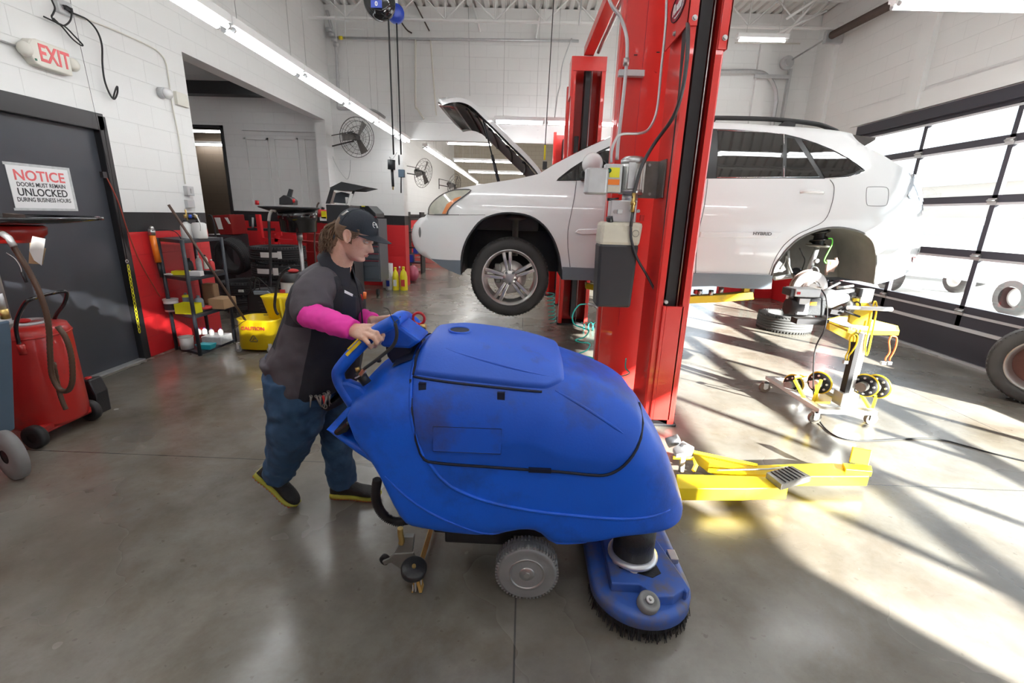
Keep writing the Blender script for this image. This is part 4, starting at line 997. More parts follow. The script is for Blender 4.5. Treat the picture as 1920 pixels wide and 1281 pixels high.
ribbon(w,[p for p in rr if p[0]<=sp0+.02],crown=.04); ribbon(w,[p for p in rr if p[0]>=sp1-.02][0:],dirn=(1,0,0),crown=.04)
ff=sm2(c2(ffront),3); ribbon(w,ff+[c2([(803,399)])[0]],dirn=(-1,0,0),crown=.10)
ribbon(w,sm2(c2(fbot),2),dirn=(-1,0,0),crown=.08)
SHELL=w.build('body_shell','car_white',CAR,weld=True)
w=MB(); ribbon(w,rf[:i0[-1]+1],crown=.04); w.build('windshield','tint_glass',CAR)
w=MB(); ribbon(w,[p for p in rr if sp0<=p[0]<=sp1],crown=.03); w.build('rear_glass','tint_glass',CAR)
# window area: black trim, panes
mat('trim_black',(.012,.012,.013),.38)
w=MB(); side(w,D2,off=-.006,mir=False); w.build('window_trim','trim_black',CAR)
w=MB(); vs,fs=tri_region(D2,step=.1); w.add([V(v[0],2*CYM-cyf(v[0],v[1])-.006,v[1]) for v in vs],fs,0,True); w.build('window_trim','car_black_gloss',CAR)
def pane(pts,name='window_pane',m_='tint_glass',off=-.002,mir=True):
    w=MB(); side(w,dens(c2(pts),.07),off=off,mir=False,step=.09); w.build(name,m_,CAR)
    if mir:
        w=MB(); vs,fs=tri_region(dens(c2(pts),.07),step=.12); w.add([V(v[0],2*CYM-cyf(v[0],v[1])+off,v[1]) for v in vs],fs,0,True); w.build(name,m_,CAR)
pane([(1346,245),(1436,249),(1468,253),(1466,331),(1343,332)])
pane([(1476,258),(1490,260),(1505,283),(1535,330),(1473,331)])
pane([(1504,262),(1530,270),(1561,283),(1592,299),(1614,317),(1603,323),(1580,329),(1547,332),(1530,305)])
pane([(1086,334),(1086,312),(1122,288),(1160,270),(1205,258),(1260,249),(1318,246),(1310,332),(1200,334)])
w=MB()
for pts in ([(1344,244),(1436,248),(1470,252),(1470,332)],[(1344,333),(1536,332)],[(1621,318),(1592,332.5),(1546,335)]):
    w.tube([cs(a,b,.001) for a,b in c2(pts)],.0035,n=5)
w.build('window_moulding','chrome',CAR)
def seamline(pts,r=.0032,name='door_seam',m_='seam_dark',sm=True):
    q=sm2(c2(pts),4) if sm else c2(pts); MB().tube([cs(a,b,.0005) for a,b in dens(q,.04,False)],r,n=5).build(name,m_,CAR)
seamline([(1081,340),(1077,370),(1070,405),(1065,433),(1065,465),(1069,501)]); seamline([(1327,336),(1320,390),(1311,430),(1306,470),(1304,513)])
seamline([(1556,337),(1562,345),(1564,355),(1560,381),(1546,413),(1520,428),(1495,440),(1470,460),(1452,488),(1442,515)])
seamline([(861,403),(820,403),(803,402)],.003); seamline([(1633,437),(1660,437),(1700,438)],.002)
seamline([(862,403),(910,403)],.002)
seamline([(1625,353),(1630,350.5),(1655,350.5),(1664,353),(1666,362),(1664,380),(1658,386),(1632,386),(1625,382),(1624,365),(1625,353)],.002,'fuel_door')
# side mouldings, handles, badge
def far(q,off,name,m_):
    w_=MB(); vs,fs=tri_region(q,step=.08); w_.add([V(v[0],2*CYM-cyf(v[0],v[1])+off,v[1]) for v in vs],fs,0,True); w_.build(name,m_,CAR)
def mould(pts,name='side_moulding',m_='car_white',t=.012):
    q=c2(pts); w=MB(); w.loft([[cs(a,b,-.004) for a,b in q],[cs(a,b,t) for a,b in q]],sm=False); return w.build(name,m_,CAR,bevel=.006)
mould([(1078,436),(1084,430),(1120,429),(1200,430),(1300,432),(1305,436),(1302,443),(1200,441),(1120,439),(1088,440)]); mould([(1313,435),(1420,435),(1465,435),(1456,446),(1400,446),(1311,445)])
q=cp(1428,438.5); text('badge','HYBRID',V(q.x,q.y-.014,q.z),.038,'seam_dark',CAR,ext=.001,bold=.0006,sx=1.25)
for (a,b) in ((1522,361),(1240,366)):
    c=cp(a,b); 
    w=MB(); w.sph(c+V(.0,.004,.0),.05,sc=(1.5,.15,.55)); w.build('handle_recess','car_white',CAR)
    w=MB(); w.tube(cat([c+V(-.10,-.002,.0),c+V(-.07,-.03,.004),c+V(0,-.034,.006),c+V(.07,-.03,.004),c+V(.10,-.002,.0)],4),.013,n=8,el=.8); w.build('door_handle','car_white',CAR)
# sill cladding
w=MB(); q=dens(c2([(1054,500.5),(1119,503),(1200,507.5),(1297,512),(1380,514),(1446,516.5),(1444,541),(1425,541.5),(1380,540),(1335,536),(1297,537),(1200,531),(1119,526),(1054,524)]),.08)
side(w,q,off=.022,step=.07,mir=False); w2=[cs(a,b,.022) for a,b in q]; w.loft([[cs(a,b,0) for a,b in q],w2],caps=False); w.build('sill_cladding','cladding',CAR)
far(q,.022,'sill_cladding','cladding')
w=MB(); q=dens(c2([(1642,511),(1660,510),(1706,506),(1692,517),(1665,527),(1638,533.5)]),.08); side(w,q,off=.012,step=.06,mir=False); w.build('rear_cladding','cladding',CAR); far(q,.012,'rear_cladding','cladding')
w=MB(); q=dens(c2([(864,488),(840,487.5),(808,485),(828,500),(846,508.5),(864,516)]),.08); side(w,q,off=.010,step=.05,mir=False); w.build('front_valance','cladding',CAR); far(q,.010,'front_valance','cladding')
# lamps
w=MB(); q=dens(sm2(c2([(804,402),(805,390),(814,377),(830,365),(850,357),(868,355.5),(883,357),(870,368),(852,381),(840,395),(836,402),(804,402)]),3)[:-1],.06); side(w,q,off=.010,step=.04,mir=False); w.loft([[cs(a,b,-.01) for a,b in q],[cs(a,b,.010) for a,b in q]],caps=False); far(q,.01,'headlight','headlamp'); HL=w.build('headlight','headlamp',CAR)
w=MB(); side(w,dens(c2([(829,401),(836,401),(842,391),(857,377),(866,368),(853,372),(838,383)]),.05),off=.013,step=.04,mir=False); w.build('turn_lens','amber',HL)
MB().tube([cs(a,b,.008) for a,b in q],.006,n=6).build('lamp_rim','seam_dark',HL)
c=cp(788,436); MB().sph(c+V(.0,.012,0),.045,sc=(.42,.5,1.2)).build('fog_recess','liner_grey',CAR)
w=MB(); q=dens(c2([(1711,326),(1718,329),(1725,345),(1730,378),(1722,377),(1704,372),(1701,367),(1704,350)]),.05); side(w,q,off=.012,step=.04,mir=False); far(q,.012,'tail_light','tail_clear'); w.loft([[cs(a,b,-.02) for a,b in q],[cs(a,b,.012) for a,b in q]],caps=False); TL=w.build('tail_light','tail_clear',CAR)
MB().tube([cs(a,b,.013) for a,b in c2([(1703,367),(1722,369),(1730,369)])],.004,n=5).build('lens_line','chrome',TL)
w=MB(); q=c2([(1711,482),(1722,480.5),(1720,487),(1713,494),(1710,490)]); side(w,q,off=.010,step=.04,mir=False); w.build('rear_reflector','tail_red',CAR); far(q,.01,'rear_reflector','tail_red')
# roof rail
w=MB(); P=[cp(*p) for p in ((1255,221),(1344,220),(1436,222),(1490,226),(1530,231),(1550,236),(1577,247))]
P=[p+V(0,.03,.0) for p in P]; w.tube(cat(P,5),[.021]*30+[.014],n=8,el=1.4)
w.prism([P[3]+V(-.09,0,-.01),P[3]+V(.02,0,0),P[3]+V(.02,0,-.05),P[3]+V(-.16,0,-.07)],-.02,.02); w.prism([P[1]+V(-.09,0,-.01),P[1]+V(.02,0,0),P[1]+V(-.02,0,-.05),P[1]+V(-.16,0,-.055)],-.02,.02); w.build('roof_rail','rubber',CAR)
P2=[V(p.x,2*CYM-p.y,p.z) for p in P]; MB().tube(cat(P2,5),[.021]*30+[.014],n=8,el=1.4).build('roof_rail','rubber',CAR)
# spoiler
w=MB(); q=c2([(1594,250),(1648,257),(1646,262),(1636,268),(1624,274),(1606,262)]); w.loft([[V(a,cyf(a,b)+.03,b) for a,b in q],[V(a,2*CYM-cyf(a,b)-.03,b) for a,b in q]],sm=False); w.build('spoiler','car_black_gloss',CAR,bevel=.006)
# mirror
c=cp(1108,310); w=MB(); w.sph(c+V(.0,-.10,.0),.098,n=20,m=14,sc=(.95,.75,.98)); w.tube([c+V(.02,-.05,-.05),c+V(.03,.06,-.09)],[.04,.05],n=10); w.build('side_mirror','car_white',CAR); 
MB().prism([cp(*p) for p in ((1088,338),(1100,330),(1125,328),(1130,339))],-.10,.02).build('mirror_base','car_black_gloss',CAR)
w=MB(); w.prism([cs(*p,.003) for p in c2([(1046,338.5),(1075,318),(1083,313),(1082,338.5)])],-.0,.004,dirv=(0,-1,0)); w.build('quarter_trim','car_black_gloss',CAR)
# wheel wells and underbody
def well(arch,m_,name,depth=.55):
    A=[p for p in sm2(c2(arch),3)]; w=MB()
    w.loft([[cs(a,b,0) for a,b in A],[V(a,CY0+.06,b) for a,b in A],[V(a,CY0+depth,b) for a,b in A]],caps=False,close=False)
    a0,a1=A[0],A[-1]; zb=min(a0[1],a1[1])-.0
    w.add([V(a,CY0+depth,b) for a,b in A],[tuple(range(len(A)))],0)
    w.tube([cs(a,b,.0) for a,b in A],.010,n=6)
    return w.build(name,m_,CAR)
well(farch,'liner_black','front_wheel_well'); well(rarch,'liner_grey','rear_wheel_well')
fr=[cp(864,515),cp(1054,522)]; rrc=[cp(1444,539),cp(1638,532)]
w=MB(); zb=fr[1].z
w.box((fr[1].x,CY0+.08,zb-.02),(rrc[0].x,2*CYM-CY0-.08,zb+.12)).box((-.75,CY0+.58,zb),(rrc[1].x+.3,2*CYM-CY0-.1,zb+.15)).box((-.6,CY0+.5,1.2),(fr[1].x+.1,CYM+.4,1.35)).build('underbody','liner_black',CAR)
w=MB(); e0=cp(850,356); e1=cp(1015,330); w.box((e0.x+.12,CY0+.35,e0.z-.35),(e1.x,2*CYM-CY0-.35,e0.z-.05)).build('engine','engine_grey',CAR,bevel=.02)
w=MB(); q=[p for p in sm2(c2(front_top),2)]; 
w.add([cs(a,b,0) for a,b in q]+[cs(a,b-.02,-.14) for a,b in q],[(i,i+1,len(q)+i+1,len(q)+i) for i in range(len(q)-1)],0,True); 
w.add([V(a,2*CYM-cyf(a,b),b) for a,b in q]+[V(a,2*CYM-cyf(a,b)-.14,b-.02) for a,b in q],[(i,i+1,len(q)+i+1,len(q)+i) for i in range(len(q)-1)],0,True)
w.build('fender_lip','car_white',CAR)
# hood
Yh=CY0+.17
top=[(1018,327),(1008,312),(985,287),(961,264),(935,237),(911,214),(895,198),(880,187),(862,181),(843,181),(826,185)]
TP=cat([FY(*p,Yh) for p in top],3)
HW=2*(CYM-Yh)
def hoodp(u,v,off=0.,ins=0.):
    k=u*(len(TP)-1); i=min(int(k),len(TP)-2); p=TP[i].lerp(TP[i+1],k-i); t=(TP[i+1]-TP[i]).normalized(); n_=V(t.z,0,-t.x)
    if n_.z<0: n_=-n_
    s_=2*v-1; f=1-s_*s_
    y=Yh+HW*v; shr=1-.10*u*u
    y=CYM+(y-CYM)*shr
    pt=V(p.x,y,p.z)+n_*(.045*f+off)
    d=(TP[-1]-TP[0]).normalized(); pt+=d*(.16*f*u*u)
    return pt
w=MB(); w.grid(lambda u,v:hoodp(u,v),30,20); HOOD=w.build('hood','car_white',CAR)
w=MB(); w.grid(lambda u,v:hoodp(u,v,-.035-.02*min(1,min(v,1-v)*8)),30,20)
w.grid(lambda u,v:hoodp(u,0,-.035*v),30,1); w.grid(lambda u,v:hoodp(u,1,-.035*v),30,1); w.grid(lambda u,v:hoodp(1,u,-.035*v),20,1); w.build('hood_frame','car_white',HOOD)
w=MB(); w.grid(lambda u,v:hoodp(.03+.80*u,.05+.90*v,-.068),20,14); w.build('insulation_pad','liner_black',HOOD)
w=MB(); w.grid(lambda u,v:hoodp(.86+.11*u,.06+.88*v,-.06),8,14); w.build('grille_back','black_gloss',HOOD)
for i in range(5):
    u=.18+.13*i; w=MB().tube([hoodp(u,.08+.84*k/10,-.072) for k in range(11)],.012,n=6); w.build('hood_rib','liner_black',HOOD)
w=MB(); a=cp(1040,352); pr_=[FY(917,262,Yh+.12),FY(932,335,Yh+.12)]; pr_=[hoodp(.50,.06,-.05),FY(936,345,Yh+.05)]
w.tube([pr_[0],pr_[0].lerp(pr_[1],.55)],.006,n=8).tube([pr_[0].lerp(pr_[1],.55),pr_[1]],.014,n=10).build('gas_strut','liner_black',CAR)
# wheels
def tire_mb(w,c,R_,W,rim,ax=(0,1,0),grooves=4,n=64,tread=True):
    prof=[(rim,-W*.42),(rim+.012,-W*.48),(rim+(R_-rim)*.45,-W*.5),(R_-.028,-W*.47),(R_-.010,-W*.40),(R_-.002,-W*.34)]
    gr=[]
    for g_ in range(grooves):
        y=-W*.30+W*.60*(g_+.5)/grooves; gr+=[(R_,y-.008),(R_-.008,y-.005),(R_-.008,y+.005),(R_,y+.008)]
    full=prof+gr+[(r,-h) for r,h in prof[::-1]]
    w.lathe(full,c=c,ax=ax,n=n,caps=False)
    w.lathe([(rim,-W*.42),(rim-.004,-W*.3),(rim-.004,W*.3),(rim,W*.42)],c=c,ax=ax,n=n,caps=False)
    return w
def tread_blocks(w,c,R_,W,ax,n=70,mi=0):
    t=Vector(ax).normalized(); u=t.orthogonal().normalized(); v_=t.cross(u); c=Vector(c)
    for k in range(n):
        a=2*PI*k/n; d=u*math.cos(a)+v_*math.sin(a); e=t.cross(d)
        for s_ in (-1,1):
            o=c+d*(R_-.004)+t*(s_*W*.43); 
            vs=[o+e*i+t*(s_*j)+d*q for i in(-.006,.006) for j in(-.014,.012) for q in(-.008,.001-(.0))]
            for idx,vv in enumerate(vs):
                pass
            w.add(vs,[(0,1,3,2),(4,6,7,5),(0,4,5,1),(2,3,7,6),(0,2,6,4),(1,5,7,3)],mi)
WC=FY(955.5,521.5,CY0+.03); WC=V(WC.x,CY0+.145,WC.z)
w=MB(); tire_mb(w,WC,.368,.235,.252); tread_blocks(w,WC,.368,.235,(0,1,0)); TI=w.build('front_tire','tire',CAR)
w=MB(); y0=-.105
w.lathe([(.252,-.112),(.262,-.116),(.258,-.108),(.240,-.098),(.232,-.07),(.225,.06)],c=WC,ax=(0,1,0),n=64,caps=False)
w.build('rim_barrel','rim_silver',TI)
w=MB()
for k in range(5):
    a=math.radians(90+8+72*k)
    for s_ in (-1,1):
        d0=V(math.cos(a+s_*.30),0,math.sin(a+s_*.30)); d1=V(math.cos(a+s_*.125),0,math.sin(a+s_*.125)); e1=V(-d1.z,0,d1.x)*1.0; e0=V(-d0.z,0,d0.x)
        A=WC+d0*.045; B=WC+d1*.245
        rings=[]
        for t in (0,.35,.7,1):
            p=A.lerp(B,t)+V(0,-.085-.02*math.sin(t*PI)*.6+.012*t*0,0); e=e0.lerp(e1,t).normalized(); hw=.016+.004*t
            rings.append([p+e*hw+V(0,.02,0),p+e*hw*.7+V(0,-.004,0),p-e*hw*.7+V(0,-.004,0),p-e*hw+V(0,.02,0)])
        w.loft(rings,sm=False)
w.lathe([(.0005,-.10),(.035,-.10),(.06,-.094),(.075,-.08),(.078,-.05)],c=WC,ax=(0,1,0),n=40,caps=False)
w.build('rim_spokes','rim_silver',TI,bevel=.003)
for k in range(5):
    a=math.radians(54+72*k); p=WC+V(math.cos(a)*.055,-.098,math.sin(a)*.055); MB().cyl(p+V(0,.01,0),p+V(0,-.006,0),.013,n=6).build('lug_nut','seam_dark',TI)
MB().lathe([(.0005,.0),(.155,.0),(.155,.02),(.0005,.02)],c=WC+V(0,-.03,0),ax=(0,1,0),n=48).build('brake_disc','rotor',CAR)
c=WC+V(-.115,-.02,.03); MB().box(c+V(-.03,-.02,-.09),c+V(.03,.04,.09)).box(c+V(-.045,-.0,-.05),c+V(.0,.05,.05)).build('brake_caliper','dirty_steel',CAR,bevel=.01)
MB().cyl(WC+V(0,0,0),WC+V(0,.3,.0),.03).build('front_axle','dirty_steel',CAR)
# front strut
s0=FY(967,410,CY0+.3); MB().lathe([(.06,.10),(.095,.06),(.10,.05),(.03,.03),(.03,-.3)],c=s0+V(.0,0,-.05),n=20).build('front_strut','dirty_steel',CAR)
w=MB(); hx=[]
for i in range(60): a=i/60*2*PI*3; hx.append(s0+V(.07*math.cos(a),.07*math.sin(a),.0+.2*i/60))
w.tube(hx,.008,n=6).build('front_spring','black_gloss',CAR)
# rear hub, strut, arms
RC=FY(1517,540,CY0+.16); 
w=MB().lathe([(.075,-.02),(.155,-.02),(.160,-.015),(.160,.015),(.15,.02),(.0005,.02)],c=RC,ax=(0,1,0),n=48,caps=False); w.lathe([(.0005,-.06),(.05,-.06),(.075,-.055),(.078,-.02)],c=RC,ax=(0,1,0),n=40,caps=False); RT=w.build('rear_rotor','rotor',CAR)
w=MB()
for k in range(5): a=2*PI*k/5+.3; p=RC+V(.057*math.cos(a),-.055,.057*math.sin(a)); w=MB().cyl(p,p+V(0,-.045,0),.007,n=8); w.build('wheel_stud','steel',RT)
MB().lathe([(.09,.02),(.17,.025),(.172,.035),(.09,.03)],c=RC,ax=(0,1,0),n=40,caps=False,a0=.4,a1=5.6).build('dust_shield','rust',CAR)
sp_=FY(1533,462,CY0+.28); 
w=MB().lathe([(.0005,-.005),(.07,-.008),(.098,.0),(.10,.012),(.075,.016)],c=sp_,ax=(.05,0,1),n=28,caps=False); w.build('spring_seat','dirty_steel',CAR)
w=MB(); hx=[]
for i in range(90): a=i/90*2*PI*3.2; hx.append(sp_+V(.07*math.cos(a),.07*math.sin(a),.015+.22*i/90))
w.tube(hx,.010,n=8).build('rear_spring','black_gloss',CAR); MB().lathe([(.045,.01),(.05,.05),(.045,.09),(.05,.13),(.045,.2)],c=sp_,n=18,caps=False).build('bump_boot','liner_black',CAR)
MB().tube([sp_,FY(1522,492,CY0+.26),FY(1514,520,CY0+.25)],[.022,.024,.03],n=14).build('rear_strut','galv',CAR)
w=MB(); c=FY(1530,489,CY0+.24); w.cyl(c+V(.0,.02,0),c+V(0,-.02,0),.02,n=14); w.tube(cat([FY(*p,CY0+.22) for p in ((1519,508),(1524,500),(1532,503),(1535,510))],4),.008,n=8); w.build('strut_bracket','galv',CAR)
w=MB(); 
w.tube([FY(*p,CY0+.3) for p in ((1452,522),(1485,518),(1510,530))],.022,n=10); w.build('trailing_arm','galv',CAR)
MB().tube([FY(*p,CY0+.35) for p in ((1478,470),(1480,520))],.013,n=8).build('stabilizer_link','galv',CAR)
MB().tube(cat([FY(*p,CY0+.3) for p in ((1499,465),(1505,478),(1509,490),(1500,515))],4),.006,n=6).build('brake_hose','rubber',CAR)
MB().tube(cat([FY(*p,CY0+.28) for p in ((1462,505),(1472,490),(1474,478),(1480,500),(1490,524))],4),.010,n=6).build('control_arm','dirty_steel',CAR)
MB().sph(FY(1493,512,CY0+.38),.06,sc=(1,1,.9)).build('differential','liner_black',CAR)
w=MB(); c=FY(1560,500,CY0+.2); 
w.tube(cat([c+V(-.05,0,.06),c+V(-.045,0,0),c+V(-.04,0,-.08)],4),.014,n=8); w.tube(cat([c+V(-.04,.02,-.05),c+V(.02,.02,-.03),c+V(.05,.02,.03),c+V(.03,.02,.08)],4),.013,n=8); w.box(c+V(-.04,.0,-.05),c+V(.03,.03,.06)); w.build('rear_caliper','rust',CAR)
MB().tube(cat([FY(*p,CY0+.2) for p in ((1553,447),(1560,448),(1560,458),(1553,472),(1546,486),(1547,492),(1556,498),(1558,490))],5),.006,n=6).build('green_hook','lime',CAR)
# cowl end, jack pads under sill
# ================= two post lifts =================
mat('lift_red',(.66,.028,.022),.28,coat=.4,bump=.12,bscale=250); mat('lift_dark',(.015,.012,.014),.6); mat('lift_yellow',(.85,.62,.01),.4,var=.15,scale=4,dirt=(.35,.27,.06),dscale=5,dlo=.62,dhi=.8)
mat('motor_alu',(.62,.62,.60),.3,metal=.75,var=.2,scale=9); mat('orange_label',(.8,.2,.02),.5); mat('yellow_label',(.75,.7,.03),.5); mat('tank_white',(.62,.58,.48),.5,var=.25,scale=5,dirt=(.4,.33,.22),dscale=6); mat('tank_black',(.03,.03,.034),.4,var=.4,scale=3,dirt=(.22,.22,.22),dscale=4,dlo=.6,dhi=.85); mat('teal_hose',(.02,.42,.36),.4); mat('hose_dark',(.05,.05,.055),.4)
mat('sign_white',(.85,.85,.85),.4); mat('sign_maroon',(.33,.01,.04),.3); mat('dark_green',(.0,.12,.06),.3)
COLTOP=3.62
def column(loc,face,label,h=COLTOP,w_=.235,d_=.28,group=None,gap=.13,carriage=True,base=True):
    # local frame: opening toward -y ; face = rotation about z
    t=thing('lift_column',(0,0,0),label,'lift column',group)
    hw=w_/2; g=gap/2; s_=.008
    w=MB()
    prof=[(-hw+.05,0),(-hw+.012,-.0),(-hw,.012),(-hw,.10),(-hw+.02,.125),(-hw+.02,d_-.02),(-hw+.06,d_),(hw-.06,d_),(hw-.02,d_-.02),(hw-.02,.125),(hw,.10),(hw,.012),(hw-.012,0),(hw-.05,0)]
    inner=[(-hw+.05,.008),(-hw+.014,.010),(-hw+.010,.014),(-hw+.010,.096),(-hw+.03,.122),(-hw+.03,d_-.028),(-hw+.065,d_-.010),(hw-.065,d_-.010),(hw-.03,d_-.028),(hw-.03,.122),(hw-.010,.096),(hw-.010,.014),(hw-.014,.010),(hw-.05,.008)]
    ring=prof+inner[::-1]
    w.loft([[V(a,b,.02) for a,b in ring],[V(a,b,h) for a,b in ring]],sm=False); w.build('post','lift_red',t)
    if base: MB().box((-hw-.02,-.0,0),(hw+.02,d_+.12,.02)).build('base_plate','lift_dark',t,bevel=.003)
    q=MB().box((-.035,.06,.1),(.035,d_-.04,h-.1)); q.build('chain_channel','lift_dark',t)
    MB().cyl((.045,.05,.05),(.045,.05,h-.05),.005,n=6).build('lift_cable','steel',t)
    return t
FX0,FX1=.934,1.168
XA=(FX0+FX1)/2+.0
LA=column(None,0,'tall red lift column nearest the camera, open side forward, with the pump unit beside it',w_=.235,d_=.44,gap=.12)
# top head plate with sign on the left flank (sits on LA)
w=MB(); hw=.1175
pz=FX(1250,50,XA-hw).z
w.box((-hw-.012,-.012,2.62),(-hw-.002,.44,COLTOP)); w.box((-hw-.012,-.012,2.62),(-hw+.05,-.002,COLTOP)); w.box((hw-.045,-.012,2.50),(hw+.012,-.002,COLTOP)).box((hw+.002,-.012,2.50),(hw+.012,.40,COLTOP)); w.build('head_plate','lift_red',LA,bevel=.002)
w=MB()
for (x,y,z,ax) in ((-hw+.03,-.012,2.66,(0,-1,0)),(hw-.012,-.012,2.56,(0,-1,0)),(-hw-.012,.22,2.655,(-1,0,0))):
    a=V(*ax); w=MB().cyl(V(x,y,z),V(x,y,z)+a*.004,.016,n=14).cyl(V(x,y,z)+a*.004,V(x,y,z)+a*.014,.011,n=6); w.build('bolt','steel',LA)
w=MB(); c=V(-hw-.0125,.20,2.80)
w.add([c+V(-.001,.15*math.cos(2*PI*k/40),.075*math.sin(2*PI*k/40)) for k in range(40)],[tuple(range(40))]); SG=w.build('sign_plate','sign_maroon',LA)
Rs=Matrix.Rotation(-PI/2,3,'Z')@Matrix.Rotation(PI/2,3,'X')
text('sign_lettering','Rotary',c+V(-.004,.0,.005),.085,'sign_white',SG,R_=Rs@Matrix.Rotation(0,3,'Z'),bold=.0025,shear=.3,ext=.001)
MB().tube([c+V(-.003,.15*math.cos(t),.075*math.sin(t)) for t in [2*PI*k/40 for k in range(40)]],.003,n=5,closed=True).build('sign_rim','lift_dark',SG)
q=MB().tube([c+V(-.003,.085,-.035),c+V(-.003,.04,-.050),c+V(-.003,-.05,-.045),c+V(-.003,-.11,-.025)],[.002,.006,.005,.001],n=6,el=.5); q.build('swoosh','sign_white',SG)
# dark strip on the flank, painted-in shade of the gap below the head plate + hydraulic hose inside
MB().prism([V(0,.012,2.62),V(0,.10,2.62),V(0,.045,2.3),V(0,.03,1.5),V(0,.012,1.2)],-hw-.0015,-hw+.004,dirv=(1,0,0)).build('flank_shade_strip','lift_dark',LA)
# carriage low in the column
w=MB(); w.box((-.048,-.018,.06),(.075,.0,.92)).box((-.07,-.018,.06),(-.048,.05,.92)).box((.06,-.018,.06),(.078,.05,.92)).box((-.07,.0,.88),(.078,.2,.90)); w.build('carriage','lift_red',LA,bevel=.003)
MB().cyl((-.055,-.03,.95),(-.055,.03,.95),.012).build('carriage_pin','steel',LA)
LA.location=(XA,3.16,0)
# column of the raised car's lift, back toward the camera
BX=FY(1125,640,3.86).x
LB=column(None,PI,'red lift column standing back to back behind the nearest tall one',w_=.52,d_=.30)
LB.rotation_euler=(0,0,PI); LB.location=(BX+.26,4.18,0)
# back cover plate with slots and conduit clamp
def LBp(x,y,z): return V(BX+.26-x,4.18-y,z)
bw=MB(); bw.box((-.262,.302,.02),(.262,.312,COLTOP)); bw.build('back_plate','lift_red',LB)
for (px,py) in ((1192,103),(1234,98)):
    q=FY(px,py,3.86); l=V(BX+.26-q.x,4.18-q.y,q.z); MB().tube([l+V(-.012,.0,0),l+V(.012,0,0)],.004,n=6).build('slot','lift_dark',LB)
q=FY(1205,128,3.86); MB().tube([V(BX+.26-q.x,.3125,.6),V(BX+.26-q.x,.3125,COLTOP)],.0012,n=5).build('plate_seam','sign_maroon',LB)
q=FY(1231,133,3.86); l=V(BX+.26-q.x,.312,q.z); MB().cyl(l,l+V(0,.012,0),.011,n=10).build('bolt','lift_red',LB)
# far column of the same lift, opening toward the camera
FCx=(FY(1075,100,6.4).x+FY(1140,95,6.4).x)/2; FCt=3.42
LC=column(None,0,'red lift column on the far side of the raised car, open side forward',h=FCt,w_=.42,d_=.32,gap=.2); LC.location=(FCx,6.4,0)
MB().box((-.21,-.01,FCt-.16),(.21,.0,FCt)).box((-.225,-.005,FCt-.45),(-.2,.3,FCt)).build('head_plate','lift_red',LC)
MB().cyl((-.11,-.02,1.9),(-.11,-.02,2.5),.03,n=12).build('cylinder','lift_dark',LC)
c4=column(None,0,'red lift column partly hidden behind the far one, next bay',h=3.45,w_=.42,d_=.32); c4.location=(FY(1088,170,7.9).x,7.9,0)
c5=column(None,0,'red lift column low behind the others under the beam light',h=2.95,w_=.42,d_=.32); c5.location=(FY(1075,240,8.6).x-.0,8.85,0)
c4.location.x=FY(1063,150,7.9).x+.22; c5.location.x=FY(1038,240,8.85).x+.22
# cross beam overhead
w=MB(); a=V(BX+.10,4.1,COLTOP-.02); b_=V(FCx-.02,6.42,FCt+.06)
w.box((-.06,-.05,0),(.06,.05,1)); 
vv=w.v; d=(b_-a); L=d.length; d.normalize(); u=V(1,0,0)-d*d.x; u.normalize(); n_=d.cross(u)
w.v=[a+u*p.x+n_*p.y+d*(p.z*L) for p in vv]; w.build('overhead_beam','lift_red',label='red overhead tie beam joining the two lift columns above the car',cat='beam',bevel=.004,origin=b_)
MB().tube([a+V(.12,0,.03),b_+V(.12,0,.0)],.025,n=8).build('beam_conduit','galv',label='pale conduit running beside the red overhead beam',cat='pipe')
# conduit down the back of LB
w=MB(); cy=3.80
pts=[FY(1143,0,cy)+V(-.0,0,0),FY(1162,30,cy),FY(1173,60,cy),FY(1176,90,cy),FY(1172,150,cy),FY(1160,260,cy),FY(1157,300,cy)]
w.tube(cat([pts[0]+V(-.1,0,.3)]+pts,5),.013,n=10); CD=w.build('conduit','galv',label='bent grey conduit dropping to the pump unit on the red column',cat='pipe')
c=FY(1174,118,cy); MB().cyl(c+V(0,0,-.02),c+V(0,0,.03),.022,n=10).build('coupling','steel',CD)
c=FY(1183,137,cy+.02); MB().box(c+V(-.09,-.01,-.022),c+V(.10,.035,.022)).build('strut_channel','galv',CD,bevel=.003)
# power unit
PX0,PX1=1119,1190; YP=3.30
PU=thing('power_unit',tuple(FY(1160,580,YP)),'grey electric pump unit with a black and cream oil reservoir hung on the red column','hydraulic pump')
q=[FY(1119,578,YP),FY(1189,580,YP),FY(1212,412,YP),FY(1128,412,YP)]
def taper(x0,x1,x2,x3,z0,z1,y0,y1,r=.0):
    return [[V(x0,y0,z0),V(x1,y0,z0),V(x1,y1,z0),V(x0,y1,z0)],[V(x2,y0,z1),V(x3,y0,z1),V(x3,y1,z1),V(x2,y1,z1)]]
zb_,zm,zt_=FY(1150,577,YP).z,FY(1150,458,YP).z,FY(1150,416,YP).z
xl,xr=FY(1119,560,YP).x,FY(1184,560,YP).x; xl2,xr2=FY(1124,460,YP).x,FY(1193,460,YP).x; xl3,xr3=FY(1128,420,YP).x,FY(1207,420,YP).x
w=MB(); w.loft(taper(xl,xr,xl2,xr2+.02,zb_,zm,YP-.0,YP+.2),sm=False); w.build('reservoir_lower','tank_black',PU,bevel=.018)
w=MB(); w.loft(taper(xl2-.004,xr2+.024,xl3,xr3,zm-.01,zt_,YP-.004,YP+.204),sm=False); w.build('reservoir_upper','tank_white',PU,bevel=.025)
c=FY(1144,415,YP+.03); MB().cyl(c+V(0,0,-.01),c+V(-.01,-.01,.03),.024,n=16).build('filler_cap','black_plastic',PU)
